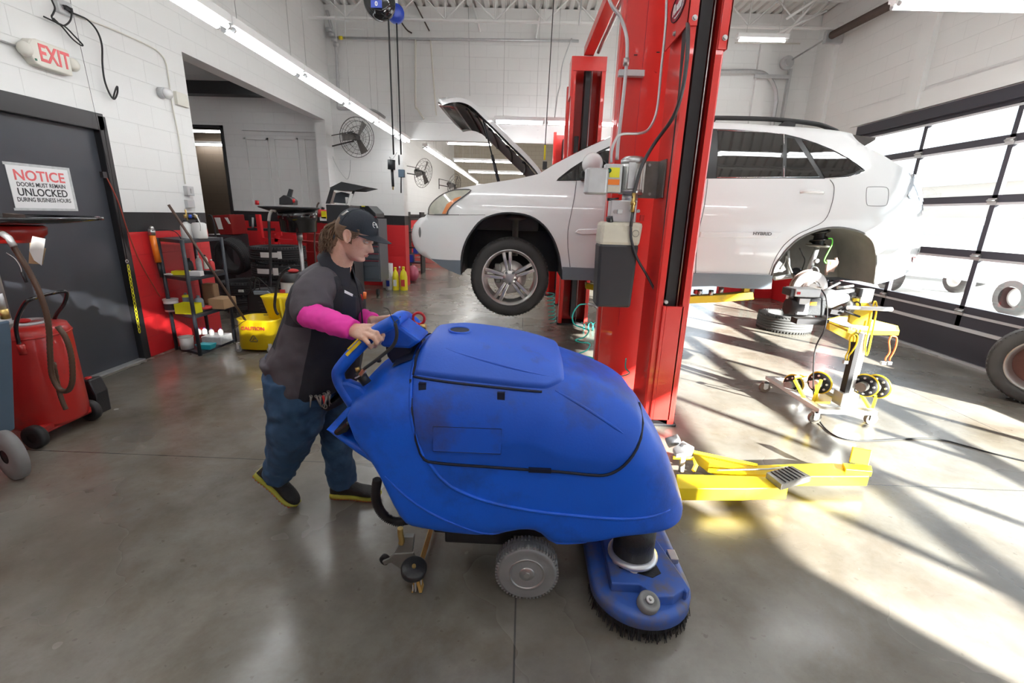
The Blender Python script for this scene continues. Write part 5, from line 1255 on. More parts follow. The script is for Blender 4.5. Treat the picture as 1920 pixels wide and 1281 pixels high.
c=FY(1192,438,YP-.006); MB().torus(c,(0,1,0),.022,.0015,n=24,m=5,el=1).build('oval_mark','seam_dark',PU)
zv=FY(1160,392,YP).z
MB().box((xl3+.06,YP+.03,zt_),(xr3-.05,YP+.15,zv+.06)).build('valve_block','alu',PU,bevel=.006)
MB().box((xl3+.08,YP+.05,zt_-.0),(xr3-.07,YP+.13,zt_+.02)).build('valve_base','steel',PU)
for (px,py,r) in ((1154,397,.014),(1183,395,.011),(1197,396,.012)):
    c=FY(px,py,YP+.02); MB().cyl(c,c+V(0,.05,0),r,n=12).build('port_plug','steel',PU)
c=FY(1162,397,YP+.01); MB().box(c+V(-.015,-.005,-.015),c+V(.018,.02,.015)).build('solenoid','galv',PU,bevel=.003)
w=MB(); mc=FY(1184,340,YP+.09); mb_,mt=FY(1184,364,YP+.09).z,FY(1184,300,YP+.09).z
w.lathe([(.0005,mb_),(.075,mb_),(.078,mb_+.01),(.078,mt-.01),(.07,mt+.01),(.0005,mt+.018)],c=(mc.x,mc.y,0),n=32); MO=w.build('motor','motor_alu',PU)
for k in range(9):
    a=PI+.3+k*.33; MB().box(V(mc.x+.076*math.cos(a)-.003,mc.y+.076*math.sin(a)-.003,mb_+.01),V(mc.x+.084*math.cos(a)+.003,mc.y+.084*math.sin(a)+.003,mt-.02)).build('cooling_fin','motor_alu',MO)
MB().box(V(mc.x-.045,mc.y-.095,mb_+.03),V(mc.x+.0,mc.y-.074,mt-.025)).build('name_plate','galv',MO,bevel=.002)
MB().lathe([(.08,mt-.03),(.084,mt-.025),(.084,mt+.0),(.06,mt+.02)],c=(mc.x,mc.y,0),n=32,caps=False).build('end_bell','steel',MO)
MB().lathe([(.08,mb_+.03),(.083,mb_+.025),(.083,mb_-.002),(.06,mb_-.004)],c=(mc.x,mc.y,0),n=32,caps=False).build('end_bell','steel',MO)
MB().cyl((mc.x,mc.y,zv+.05),(mc.x,mc.y,mb_),.055,n=24).build('motor_neck','galv',PU)
c0=FY(1136,307,YP+.02); c1=FY(1163,362,YP+.02); JB=MB().box(V(c0.x,YP+.01,c1.z),V(c1.x,YP+.1,c0.z)).build('control_box','galv',PU,bevel=.004)
e0,e1=FY(1144,314,YP+.005),FY(1161,333,YP+.005); MB().box(V(e0.x,YP+.004,e1.z),V(e1.x,YP+.010,e0.z)).build('yellow_label','yellow_label',JB)
e0,e1=FY(1140,336,YP+.005),FY(1161,347,YP+.005); MB().box(V(e0.x,YP+.004,e1.z),V(e1.x,YP+.010,e0.z)).build('orange_label','orange_label',JB)
e0,e1=FY(1140,349,YP+.005),FY(1161,360,YP+.005); MB().box(V(e0.x,YP+.004,e1.z),V(e1.x,YP+.010,e0.z)).build('white_label','tank_white',JB)
c=FY(1142,320,YP); MB().cyl(c+V(0,.02,0),c+V(0,-.018,0),.011,n=14).build('start_button','dark_green',JB)
MB().cyl(c+V(0,.01,0),c+V(0,-.004,0),.016,n=14).build('button_ring','black_plastic',JB)
c0=FY(1099,315,YP-.01); c1=FY(1137,365,YP-.01); w=MB().rbox(V(c0.x,YP-.05,c1.z),V(c1.x,YP+.06,c0.z),r=.02); w.build('capacitor_box','galv',PU)
c0=FY(1203,300,YP+.1); c1=FY(1236,372,YP+.1); w=MB().box(V(c0.x,YP+.15,c1.z),V(c1.x-.01,YP+.16,c0.z)).box(V(c1.x-.012,YP+.0,c1.z),V(c1.x,YP+.16,c0.z)); w.build('mounting_bracket','dirty_steel',PU,bevel=.002)
for py in (310,364):
    c=FY(1217,py,YP+.13); MB().cyl(c,c+V(0,-.02,0),.010,n=6).build('bolt','steel',PU)
w=MB(); a=FY(1142,374,YP); b_=FY(1160,372,YP+.02); w.tube([a,b_],[.008,.005],n=8); w.cyl(a+V(-.012,0,0),a+V(.014,0,0),.010,n=10); w.build('release_handle','black_plastic',PU)
c=FY(1204,409,YP+.02); MB().box(c+V(-.013,-.006,-.02),c+V(.013,.02,.02)).build('red_plug','red_plastic',PU,bevel=.003)
MB().tube(cat([FY(*p,YP-.02) for p in ((1183,425),(1184,450),(1195,485),(1212,515),(1228,545),(1232,555))],5),.009,n=8).tube([FY(1187,395,YP-.015),FY(1183,425,YP-.02)],.011,n=8).build('return_hose','hose_dark',PU)
P=[FY(1187,372,YP-.02),FY(1192,350,YP-.02),FY(1204,310,YP-.02),FX(1228,268,.86),FX(1262,220,.905),FX(1279,170,.915),FX(1288,110,.918),FX(1290,60,.918),FX(1289,44,.93)]
MB().tube(cat(P,6),.012,n=10).build('pressure_hose','hose_dark',PU)
MB().cyl(FY(1186,398,YP-.02),FY(1189,362,YP-.02),.014,n=10).cyl(FY(1187,385,YP-.02),FY(1188,378,YP-.02),.019,n=6).build('hose_fitting','brass',PU)
P=[FY(1146,305,YP+.05),FY(1147,285,YP+.05),FY(1153,265,YP+.05),FY(1165,252,YP+.05),(FY(1200,250,YP+.08)),FY(1218,240,3.45),FY(1232,205,3.5),FY(1240,130,3.5),FY(1248,50,3.5),FY(1250,0,3.5)]
MB().tube(cat(P,6),.009,n=8).build('electric_whip','galv',PU)
MB().tube(cat([FY(1120,577,YP+.1),FY(1112,572,YP+.1),FY(1102,570,YP+.1)],4),.010,n=8).build('air_fitting','steel',PU)
# teal coiled air hoses
def coil(p,label,ax,L,r,turns,tail=None,pre=None):
    p=Vector(p); ax=Vector(ax).normalized(); u=ax.orthogonal().normalized(); v_=ax.cross(u); n=int(turns*14)
    pts=(pre or [])+[p+ax*(L*i/n)+u*(r*math.cos(2*PI*i*turns/n))+v_*(r*math.sin(2*PI*i*turns/n)) for i in range(n+1)]+(tail or [])
    MB().tube(pts,.0055,n=6).build('air_hose','teal_hose',label=label,cat='hose')
P=[FY(*p,3.5) for p in ((1100,570),(1085,573),(1074,590),(1076,607),(1092,615),(1104,620),(1096,632),(1079,638),(1090,642),(1106,645),(1100,657),(1084,664),(1098,668),(1112,672),(1108,680),(1100,686),(1135,700),(1160,706),(1180,700),(1173,690),(1174,672))]
MB().tube(cat(P,6),.0055,n=6).build('air_hose','teal_hose',label='stretched teal air hose hanging below the oil reservoir in front of the red column',cat='hose')
a=FZ(1090,612,.06); coil(a,'coiled teal air hose end behind the red column base',(1,.2,-.02),.32,.055,5)
a=FY(1032,548,6.1); coil(a,'teal coiled air hose dangling beside the raised front wheel',(.12,0,-1),.42,.05,8)
# near lift arm on the floor
LAb=thing('lift_arm',(1.6,2.62,0),'yellow telescoping lift arm resting on the sunlit floor, pad near its middle','lift arm')
def fz(px,py,z): return FZ(px,py,z)
def slab(w,px,z0,z1,zr=None):
    base=[fz(x,y,z1) for x,y in px]; w.loft([[V(p.x,p.y,z0) for p in base],[p for p in base]],sm=False)
w=MB(); slab(w,[(1268,889),(1420,893),(1480,898),(1478,914),(1400,916),(1270,916)],.055,.13); w.build('outer_arm','lift_yellow',LAb,bevel=.004)
w=MB(); slab(w,[(1300,846),(1420,872),(1560,868),(1632,876),(1630,893),(1480,893),(1400,889),(1330,868)],.05,.115); w.build('inner_arm','lift_yellow',LAb,bevel=.004)
w=MB(); w.tube([fz(1300,848,.15),fz(1420,873,.14)],.012,n=4,sm=False); w.build('arm_rib','lift_yellow',LAb)
MB().tube([fz(1345,882,.14),fz(1440,880,.135),fz(1478,876,.13)],.006,n=6).build('retract_cable','steel',LAb)
w=MB(); slab(w,[(1437,886),(1485,873),(1522,893),(1466,909)],.13,.165); PDD=w.build('rubber_pad','dirty_steel',LAb,bevel=.003)
for i in range(6): 
    a=fz(1446+6.5*i,885-2*i,.168); b_=fz(1474+7*i,904-2.3*i,.168); MB().tube([a,b_],.003,n=4).build('tread_rib','lift_dark',PDD)
w=MB(); slab(w,[(1580,868),(1634,873),(1636,884),(1586,880)],.1,.135); q=[fz(1596,866,.14),fz(1632,873,.14)]; 
w.loft([[q[0]+V(0,.01,-.01),q[1]+V(0,.01,-.01),q[1]+V(0,.02,-.01),q[0]+V(0,.02,-.01)],[q[0]+V(.03,.05,.07),q[1]+V(.03,.05,.07),q[1]+V(.03,.06,.07),q[0]+V(.03,.06,.07)]],sm=False); w.build('flip_adapter','lift_yellow',LAb,bevel=.003)
w=MB(); slab(w,[(1262,840),(1280,826),(1302,838),(1298,848),(1268,852)],.16,.185); w.build('pivot_plate','galv',LAb,bevel=.004)
c=fz(1262,820,.2); MB().cyl(c+V(-.03,0,-.04),c+V(.03,-.02,.0),.032,n=14).build('gear_lock','galv',LAb)
c=fz(1281,836,.19); MB().cyl(c,c+V(0,0,.012),.018,n=6).build('pivot_bolt','steel',LAb)
w=MB()
a,b_,c,d=fz(1264,862,.13),fz(1305,868,.13),fz(1305,880,.13),fz(1264,876,.13)
w.tube([fz(1262,858,.14),fz(1300,860,.14),fz(1305,872,.14),fz(1300,883,.12)],.012,n=4,sm=False); w.build('arm_yoke','lift_yellow',LAb)
MB().cyl(fz(1280,862,.13)+V(0,0,-.08),fz(1280,862,.13)+V(0,0,.02),.016,n=12).build('yoke_pin','tank_white',LAb)
# arms under the raised car
for nm,pts,Y in (('yellow lift arm under the front door sill of the raised car',((1098,530),(1118,535),(1119,545),(1098,541)),4.6),('yellow lift arm reaching under the rear door sill of the raised car',((1290,555),(1350,552),(1408,547),(1410,560),(1340,566),(1290,568)),4.35)):
    q=[FY(*p,Y) for p in pts]; t=thing('lift_arm',tuple(q[0]),nm,'lift arm'); MB().prism(q,-.04,.06).build('arm_tube','lift_yellow',t,bevel=.004)
    if Y<4.5:
        c=FY(1397,548,Y); MB().box(c+V(-.02,-.02,0),c+V(.03,.04,.06)).build('arm_lug','lift_yellow',t); 
        c=FY(1320,548,Y); MB().box(c+V(-.09,-.02,-.02),c+V(-.03,.03,.02)).build('pad_stack','red_plastic',t,bevel=.004)
        for (px,py) in ((1312,549),(1333,550),(1352,545)):
            c=FY(px,py,Y-.02); MB().cyl(c+V(0,0,-.02),c+V(0,0,.03),.022,n=14).build('screw_pad','steel',t)
    else:
        c=FY(1112,529,Y); MB().cyl(c+V(0,0,-.01),c+V(0,0,.03),.03,n=14).build('screw_pad','steel',t)
q=[V(.95,3.95,.78),V(1.55,4.30,.80)]
# ================= right bay: lathe cart, tyres, cable, outside =================
mat('cart_yellow',(.80,.56,.02),.35,var=.08); mat('hook_orange',(.75,.16,.04),.4); mat('caster_brown',(.22,.19,.15),.6); mat('led_orange',(.9,.3,.02),.4); mat('concrete_out',(.5,.5,.49),.9,var=.15,scale=2)
mat('zinc',(.7,.7,.68),.3,metal=.5)
PB=FZ(1583,752,.12); YL=PB.y
LC_=thing('brake_lathe_cart',(PB.x,PB.y,0),'yellow and chrome brake lathe on a wheeled post stand in the sunlit bay','brake lathe')
def L(px,py,dy=0.): return FY(px,py,YL+dy)
top=L(1606,624)
w=MB(); zt=top.z
w.box((PB.x-.035,YL-.03,.12),(PB.x+.0,YL+.03,zt)); w.build('post','lift_dark',LC_); MB().box((PB.x+.0,YL-.03,.12),(PB.x+.035,YL+.03,zt)).box((PB.x+.045,YL-.015,.35),(PB.x+.06,YL+.015,zt)).build('post_slide','zinc',LC_,bevel=.003)
MB().box((PB.x-.06,YL-.05,.09),(PB.x+.07,YL+.06,.2)).build('post_foot','zinc',LC_,bevel=.004)
pa,pb,pc=FZ(1525,793),FZ(1630,795),FZ(1432,735)
w=MB(); w.box((pa.x+.0,pa.y-.03,.09),(pb.x+.0,pa.y+.03,.13)); w.build('front_beam','zinc',LC_,bevel=.004)
w=MB(); w.loft([[V(pa.x-.0,pa.y,.09),V(pa.x+.06,pa.y,.09),V(pa.x+.06,pa.y,.13),V(pa.x,pa.y,.13)],[V(pc.x+.0,pc.y,.12),V(pc.x+.06,pc.y,.12),V(pc.x+.06,pc.y,.15),V(pc.x,pc.y,.15)]],sm=False); w.box((pc.x,pc.y-.02,.12),(PB.x,pc.y+.02,.15)).box((PB.x-.03,YL,.1),(PB.x+.03,pc.y,.14)); w.build('side_beam','zinc',LC_,bevel=.003)
w=MB(); q=[FZ(x,y,.10) for x,y in ((1538,740),(1560,748),(1556,758),(1528,757))]; w.prism(q,0,.02,dirv=(0,0,1)); w.build('foot_plate','cart_yellow',LC_)
for i,p in enumerate((pa,pb,pc)):
    o=MB().cyl(p+V(0,-.015,.045),p+V(0,.015,.045),.045,n=28).build('caster_wheel','caster_brown',LC_)
    MB().cyl(p+V(0,-.018,.045),p+V(0,.018,.045),.018,n=14).build('wheel_centre','zinc',o)
    MB().box(p+V(-.02,-.024,.04),p+V(.02,-.018,.1)).box(p+V(-.02,.018,.04),p+V(.02,.024,.1)).box(p+V(-.022,-.024,.09),p+V(.022,.024,.10)).build('caster_fork','zinc',o)
def adapter(px,py,r,lab,dy=0,m2='lift_dark'):
    c=L(px,py,dy); ax=V(-.85,-.6,0).normalized()
    o=MB().lathe([(.0005,-.02),(r*.7,-.02),(r,-.012),(r,.008),(r*.7,.014),(.0005,.014)],c=c,ax=ax,n=28).build('adapter_plate','lift_dark',LC_)
    MB().torus(c-ax*.01,ax,r,.010,n=28).build('yellow_rim','cart_yellow',o)
    w=MB().cyl(c-ax*.02,c-ax*.025+ax*-.0,r*.85,n=24)
    w.build('adapter_face',m2,o)
    MB().cyl(c+ax*.02,c+ax*.09,r*.45,n=18).build('adapter_hub',lab,o)
    for k in range(8): 
        u=ax.orthogonal().normalized(); v_=ax.cross(u); p=c+(u*math.cos(k*PI/4)+v_*math.sin(k*PI/4))*r*.75
        MB().cyl(p+ax*.012,p+ax*.024,r*.1,n=8).build('stud','zinc',o)
adapter(1487,720,.075,'dirty_steel',.25); adapter(1536,718,.085,'zinc',.1); adapter(1622,723,.085,'dirty_steel',-.02); adapter(1643,725,.09,'dirty_steel',.02)
for pts in (((1490,712),(1512,755)),((1540,712),(1522,758)),((1604,722),(1630,765)),((1650,722),(1636,765)),((1490,708),(1512,704)),((1532,722),(1530,758))):
    w=MB(); a,b_=L(*pts[0]),L(*pts[1]); w.tube([a,b_],.014,n=4,sm=False,el=.5); w.build('adapter_stand','cart_yellow',LC_)
# tray and head
w=MB(); tz=top.z; P=[FZ(x,y,tz+.02) for x,y in ((1545,600),(1590,618),(1687,620),(1684,611),(1640,600),(1575,592))]; w.prism(P,-.04,0,dirv=(0,0,1)); w.build('tray','cart_yellow',LC_,bevel=.003)
w=MB(); P=[FZ(x,y,tz+.025) for x,y in ((1550,600),(1592,615),(1680,616),(1678,611),(1640,601),(1578,594))]; w.prism(P,-.003,0,dirv=(0,0,1)); w.build('tray_liner','zinc',LC_)
w=MB(); P=[L(*p) for p in ((1552,606),(1600,628),(1606,640),(1594,640),(1552,618))]; w.prism(P,-.02,.02); w.build('arm_bracket','cart_yellow',LC_,bevel=.003)
w=MB(); P=[L(*p) for p in ((1590,604),(1596,565),(1600,559),(1624,561),(1628,572),(1636,576),(1630,612),(1596,608))]; w.prism(P,-.012,.012); w.build('head_bracket','cart_yellow',LC_,bevel=.003)
c=L(1606,573,-.014); MB().torus(c,(0,1,0),.028,.005,n=24).build('round_emblem','lift_dark',LC_)
MB().cyl(L(1589,577,-.05),L(1672,580,-.05),.016,n=14).build('feed_rod','white_gloss',LC_)
c=L(1583,574,.05); MB().lathe([(.0005,-.03),(.075,-.03),(.08,-.02),(.08,.02),(.0005,.03)],c=c,ax=(1,.2,0),n=28).build('hand_wheel','dirty_steel',LC_)
c=L(1560,560,.0); MB().lathe([(.03,-.12),(.06,-.10),(.075,-.02),(.05,.05),(.03,.12)],c=c,ax=(1,.1,.05),n=24).build('spindle_housing','galv',LC_)
MB().cyl(L(1476,574,-.02),L(1500,576,-.02),.062,n=28).build('drive_motor','lift_dark',LC_)
a,b_=L(1494,557,-.05),L(1542,592,-.05); CB=MB().box((a.x,YL-.07,b_.z),(b_.x,YL+.06,a.z)).build('control_unit','black_plastic',LC_,bevel=.008)
a,b_=L(1519,566,-.07),L(1530,573,-.07); MB().box((a.x,YL-.075,b_.z),(b_.x,YL-.068,a.z)).build('orange_display','led_orange',CB)
a,b_=L(1500,560,-.07),L(1513,590,-.07); MB().box((a.x,YL-.074,b_.z),(b_.x,YL-.068,a.z)).build('white_panel','white_gloss',CB)
a,b_=L(1490,541,-.06),L(1534,557,-.06); UB=MB().box((a.x,YL-.08,b_.z),(b_.x,YL+.06,a.z)).build('upper_unit','galv',LC_,bevel=.004)
MB().box((a.x-.03,YL-.07,b_.z),(a.x+.01,YL+.05,a.z-.003)).build('end_cap','black_plastic',UB,bevel=.006)
c=L(1498,550,-.084);MB().box(c+V(-.012,0,-.01),c+V(.012,.004,.01)).build('red_mark','red_plastic',UB)
MB().tube(cat([L(*p) for p in ((1476,560),(1478,552),(1484,556),(1490,562))],4),.010,n=8).build('crank','white_gloss',LC_)
for i,pts in enumerate((((1536,552),(1600,545)),((1545,562),(1608,552)),((1560,585),(1600,568)),((1545,545),(1575,530)),((1570,540),(1600,536)))):
    MB().cyl(L(*pts[0],.02*i),L(*pts[1],.02*i),.016 if i<3 else .009,n=12).build('tie_rod','galv',LC_)
MB().torus(L(1552,561,-.02),(.6,-1,0),.035,.006,n=24).build('clamp_ring','zinc',LC_)
w=MB(); P=[L(*p,-.02) for p in ((1555,588),(1572,591),(1592,578),(1586,574),(1572,582),(1558,580))]; w.prism(P,-.01,.01); w.build('cradle','lift_dark',LC_)
MB().box(L(1614,560,.0)+V(-.015,-.02,-.03),L(1637,542,.0)+V(.0,.03,0)).build('depth_gauge','galv',LC_,bevel=.003)
MB().box(L(1606,556,.0)+V(-.0,-.02,0),L(1616,541,.0)+V(.0,.03,0)).build('gauge_bracket','lift_dark',LC_)
MB().cyl(L(1590,560,0),L(1602,543,0),.012,n=8).build('gauge_arm','lift_dark',LC_)
MB().cyl(L(1584,584,-.06),L(1612,594,-.06),.008,n=8).build('lever','lift_dark',LC_)
MB().box(L(1490,604,.1)+V(0,-.03,-.01),L(1550,600,.1)+V(.0,.06,.006)).build('support_rail','lift_dark',LC_)
for (pts,m_) in (([(1601,626),(1594,635),(1592,655),(1586,668),(1586,676)],'cart_yellow'),([(1601,626),(1608,630),(1606,645),(1597,660),(1591,668),(1591,676)],'cart_yellow'),([(1671,630),(1667,640),(1668,660),(1661,671),(1660,676)],'hook_orange'),([(1671,630),(1681,633),(1680,648),(1674,663),(1669,671),(1668,676)],'hook_orange'),([(1636,580),(1640,565),(1644,575),(1638,612),(1628,660),(1623,664),(1624,640),(1634,600)],'cart_yellow')):
    MB().tube(cat([L(*p,-.04) for p in pts],4),.006,n=8).build('brake_hook',m_,LC_)
for (x,y) in ((1585,679),(1656,681),(1667,681)):
    c=L(x,y,-.04); MB().box(c+V(-.018,-.012,-.014),c+V(.018,.012,.014)).build('hook_weight','galv',LC_,bevel=.003)
# power cord
P=[L(1540,543,-.05),L(1549,560,-.09),L(1551,590,-.1),L(1545,620,-.1),L(1530,650,-.1),L(1525,690,-.1),FZ(1526,745,.12),FZ(1534,785,.02),FZ(1560,814,.006),FZ(1600,826,.006),FZ(1650,826,.006),FZ(1700,823,.006),FZ(1760,824,.006),FZ(1810,836,.006),FZ(1860,850,.006),FZ(1935,868,.006)]
MB().tube(cat(P,6),.0055,n=6).build('floor_cable','rubber',label='thin black power cord trailing from the brake lathe over the sunny floor',cat='cord')
# tyres
def tyre(c,ax,R_,W,rim,label,name='tire',m_='tire',group=None,wheel=False,grooves=4):
    t=thing(name,tuple(Vector(c)),label,'tire',group); w=MB(); tire_mb(w,Vector(c),R_,W,rim,ax=ax,grooves=grooves); tread_blocks(w,Vector(c),R_,W,ax,n=56); w.build('tread','tire' if m_=='tire' else m_,t)
    if wheel:
        a=Vector(ax).normalized(); o=MB().lathe([(rim,-W*.45),(rim+.006,-W*.48),(rim-.012,-W*.40),(rim-.03,-W*.3),(rim-.05,W*.1),(rim-.06,W*.3)],c=c,ax=ax,n=48,caps=False).build('wheel_rim','rim_silver',t)
        MB().lathe([(.0005,-.02),(.06,-.02),(.08,0),(rim-.05,W*.1)],c=c,ax=ax,n=48,caps=False).build('wheel_disc','rust_red',t)
    return t
mat('rust_red',(.16,.06,.045),.6,var=.4,scale=6); mat('tire_dusty',(.075,.072,.07),.75,bump=.2,bscale=40,var=.3)
c=FZ(1490,628,0); tyre((c.x+.02,c.y+.34,.122),(0,0,1),.36,.24,.225,'dusty tire lying flat on the floor below the rear of the raised car',m_='tire_dusty')
c=FY(1945,716,3.95); c.z=.352; tyre(tuple(c),(.72,.70,-.05),.352,.225,.235,'mounted wheel leaning by the dark door panel, cropped by the right edge',name='wheel',m_='tire_dusty',wheel=True)
# outside
struct('ground_outside',MB().box((GX+.2,-14,-.15),(60,60,-.04)),'concrete_out')
mat('out_white',(.8,.8,.8),.4); mat('out_brick',(.5,.45,.4),.9); mat('out_green',(.16,.2,.12),.9,var=.4)
def parked(x,y,L_,W,H_,rz,label,m_):
    t=thing('parked_car',(0,0,0),label,'car')
    prof=[(-.5,.30),(-.5,.52),(-.46,.60),(-.30,.64),(-.17,.94),(-.10,1.0),(.25,1.0),(.34,.93),(.46,.66),(.5,.55),(.5,.28)]
    pts=[(a*L_,b*H_) for a,b in prof]; hw=W/2
    rings=[[V(a,s_*(hw-(.12 if b>.62*H_ else 0)),b) for a,b in pts] for s_ in (-1,1)]
    MB().loft(rings,sm=False).build('car_body',m_,t,bevel=.06)
    for s_ in (-1,1):
        MB().prism([V(a*L_,0,b*H_) for a,b in ((-.27,.66),(-.155,.92),(.24,.94),(.30,.90),(.38,.68))],0,.01,dirv=(0,s_,0)).build('side_window','cladding',t).location=(0,s_*(hw-.06),0)
        for xx in (-.31,.31):
            o=MB().lathe([(.2,-.1),(.3,-.11),(.34,-.08),(.34,.08),(.3,.11),(.2,.11)],c=(xx*L_,s_*(hw-.1),.34),ax=(0,1,0),n=32,caps=False).build('wheel_tire','tire',t)
            MB().lathe([(.0005,-.06),(.08,-.07),(.1,-.02),(.19,-.04),(.21,-.11)],c=(xx*L_,s_*(hw-.1),.34),ax=(0,-s_*-1.,0),n=32,caps=False).build('wheel_rim','zinc',o)
    t.location=(x,y,-.04); t.rotation_euler=(0,0,rz)
    return t
g=FZ(1890,592,-.04)
parked(g.x+.85,g.y+1.49,4.8,1.85,1.75,PI/2,'white SUV parked just outside the glass door, its wheel seen at right','out_white')
g=FZ(1700,455,-.04)
parked(12.5,14.6,4.6,1.8,1.5,math.radians(-60),'white sedan parked farther out beyond the glass door','out_white'); parked(19,17,4.6,1.8,1.6,math.radians(20),'pale van far across the lot seen through the glass door','out_white'); parked(24,14.2,4.6,1.8,1.6,math.radians(20),'second pale vehicle far across the lot, right of the other','zinc')
b=thing('building',(40,34,0),'low pale building far across the lot, seen through the glass door','building'); MB().box((32,20,0),(42,60,4.6)).build('building_wall','out_brick',b); MB().box((31.6,19.6,4.6),(42.4,60.4,5.1)).build('roof_band','out_white',b)
# ================= left side: oil drainer, cart, shelf, bucket =================
mat('drain_red',(.50,.022,.018),.32,coat=.3,var=.15,scale=3,dirt=(.15,.03,.03),dscale=3); mat('hose_brown',(.10,.055,.035),.45); mat('cart_blue',(.10,.16,.23),.5,var=.1); mat('paper',(.72,.72,.70),.8); mat('kraft',(.42,.27,.15),.8,var=.15)
mat('bucket_yellow',(.90,.66,.01),.35); mat('wood_brown',(.10,.06,.045),.6); mat('cardboard',(.45,.30,.17),.85,var=.1); mat('box_yellow',(.85,.80,.02),.5); mat('cyan_plastic',(.03,.5,.6),.4); mat('clear_plastic',(.55,.57,.58),.25,var=.3,scale=30); mat('white_plastic',(.72,.72,.70),.4); mat('orange_tool',(.85,.22,.02),.35); mat('label_red',(.6,.05,.05),.5); mat('label_purple',(.16,.06,.32),.4); mat('bottle_grey',(.22,.26,.30),.4); mat('chain_yellow',(.85,.75,.02),.4); mat('hose_red',(.32,.05,.03),.5); mat('sign_red',(.80,.16,.17),.5); mat('sign_black',(.03,.03,.035),.5); mat('sign_paper',(.82,.82,.83),.35); mat('cream',(.72,.70,.63),.5)
YD=2.72
DR=thing('oil_drainer',(-3.22,YD,0),'red waste oil drain tank on wheels with black pan above, beside the grey cart','oil drainer')
tcx=(FY(8,700,YD).x+FY(128,720,YD).x)/2; zt=FY(60,612,YD).z; rT=(FY(128,720,YD).x-FY(8,700,YD).x)/2*1.0
w=MB().lathe([(.0005,.09),(rT*.96,.09),(rT,.11),(rT,zt-.04),(rT*.93,zt),(rT*.6,zt+.015),(.0005,zt+.018)],c=(tcx,YD+.02,0),n=40); w.build('tank','drain_red',DR)
w=MB(); w.torus((tcx,YD+.02,zt-.05),(0,0,1),rT,.006,n=40); w.build('tank_rim','drain_red',DR)
MB().torus((tcx+.02,YD+.02,zt+.02),(0,0,1),.09,.012,n=28).build('filler_ring','galv',DR); MB().sph((tcx+.02,YD-.0,zt+.035),.03,sc=(1.2,1,.5)).build('red_plug','red_plastic',DR)
for y,px,py in ((2.50,75,838),(2.90,168,790)):
    c=FZ(px,py,0); c=V(c.x,y,.075); o=MB().lathe([(.03,-.022),(.06,-.026),(.074,-.018),(.075,0),(.074,.018),(.06,.026),(.03,.022)],c=c,ax=(0,1,0),n=32,caps=False).build('wheel','rubber',DR)
    MB().cyl(c+V(0,-.015,0),c+V(0,.015,0),.035,n=10).build('wheel_hub','lift_dark',o)
MB().cyl((-3.02,2.5,.075),(-3.02,2.9,.075),.01).build('axle','drain_red',DR)
w=MB(); w.box((-3.16,2.54,.09),(-2.99,2.60,.12)).box((-3.16,2.80,.09),(-2.99,2.86,.12)); w.build('axle_bracket','drain_red',DR)
P=[FY(*p,y) for p,y in (((41,665),2.55),((30,612),2.55),((45,572),2.55),((62,560),2.58),((98,550),2.80),((124,548),2.88),((120,570),2.88),((102,600),2.88),((110,645),2.88))]
MB().tube(cat(P,6),.011,n=10).build('push_handle','black_gloss',DR)
for (p,y) in (((41,655),2.54),((108,640),2.87)): c=FY(*p,y); MB().cyl(c+V(0,0,-.03),c+V(0,0,.03),.018,n=12).build('handle_socket','drain_red',DR)
# pan, funnel and riser
px_=FY(30,440,YD); pz=FY(40,418,YD).z
MB().cyl((px_.x-.26,YD+.05,zt),(px_.x-.26,YD+.05,pz-.05),.022,n=14).build('riser','galv',DR)
w=MB().lathe([(.0005,-.12),(.13,-.12),(.17,-.07),(.175,-.03),(.16,-.02)],c=(px_.x-.10,YD+.05,pz),n=36,caps=False); w.build('funnel','drain_red',DR)
w=MB(); pr=FY(130,412,YD).x-(px_.x-.12); w.lathe([(.0005,-.03),(pr*.6,-.025),(pr,.0),(pr,.018),(pr*.97,.018),(pr*.96,.004),(.0005,-.015)],c=(px_.x-.12,YD+.05,pz+.02),n=44); w.build('drain_pan','black_gloss',DR)
c=FY(28,405,YD); MB().box(c+V(-.04,-.03,-.012),c+V(.03,.03,.012),rot=Matrix.Rotation(.1,3,'Y')).build('pan_screen','rust_brown',DR)
P=[FY(*p,2.52) for p in ((0,436),(16,446),(30,470),(52,505),(70,540),(85,580),(92,620),(94,665),(98,705),(112,730),(128,732),(136,712),(134,670),(124,635),(108,612))]
hp=cat(P,12); MB().tube(hp,[.0155 if k%2 else .0135 for k in range(len(hp))],n=10).build('suction_hose','hose_brown',DR)
MB().tube([FY(*p,2.50) for p in ((4,438),(16,446),(26,462))],.017,n=10).build('hose_nozzle','galv',DR)
P=[FY(*p,2.55) for p in ((100,680),(110,730),(118,755),(124,768))]; hp=cat(P,10); MB().tube(hp,[.014 if k%2 else .012 for k in range(len(hp))],n=10).build('drain_hose','hose_brown',DR)
c=FY(68,470,2.52); q=[FY(*p,2.5) for p in ((61,443),(85,448),(78,498),(64,488),(55,470))]; w=MB().prism(q,-.001,.001); TG=w.build('paper_tag','paper',DR); q=[FY(*p,2.51) for p in ((56,455),(86,466),(80,496),(54,494))]; MB().prism(q,-.001,.001).build('brown_tag','kraft',DR)
MB().tube(cat([FY(*p,2.5) for p in ((12,474),(28,485),(38,500),(41,512))],4),.002,n=5).build('sensor_wire','paper',DR); MB().cyl(FY(41,510,2.5),FY(50,530,2.5),.008,n=10).build('sensor_probe','black_plastic',DR)
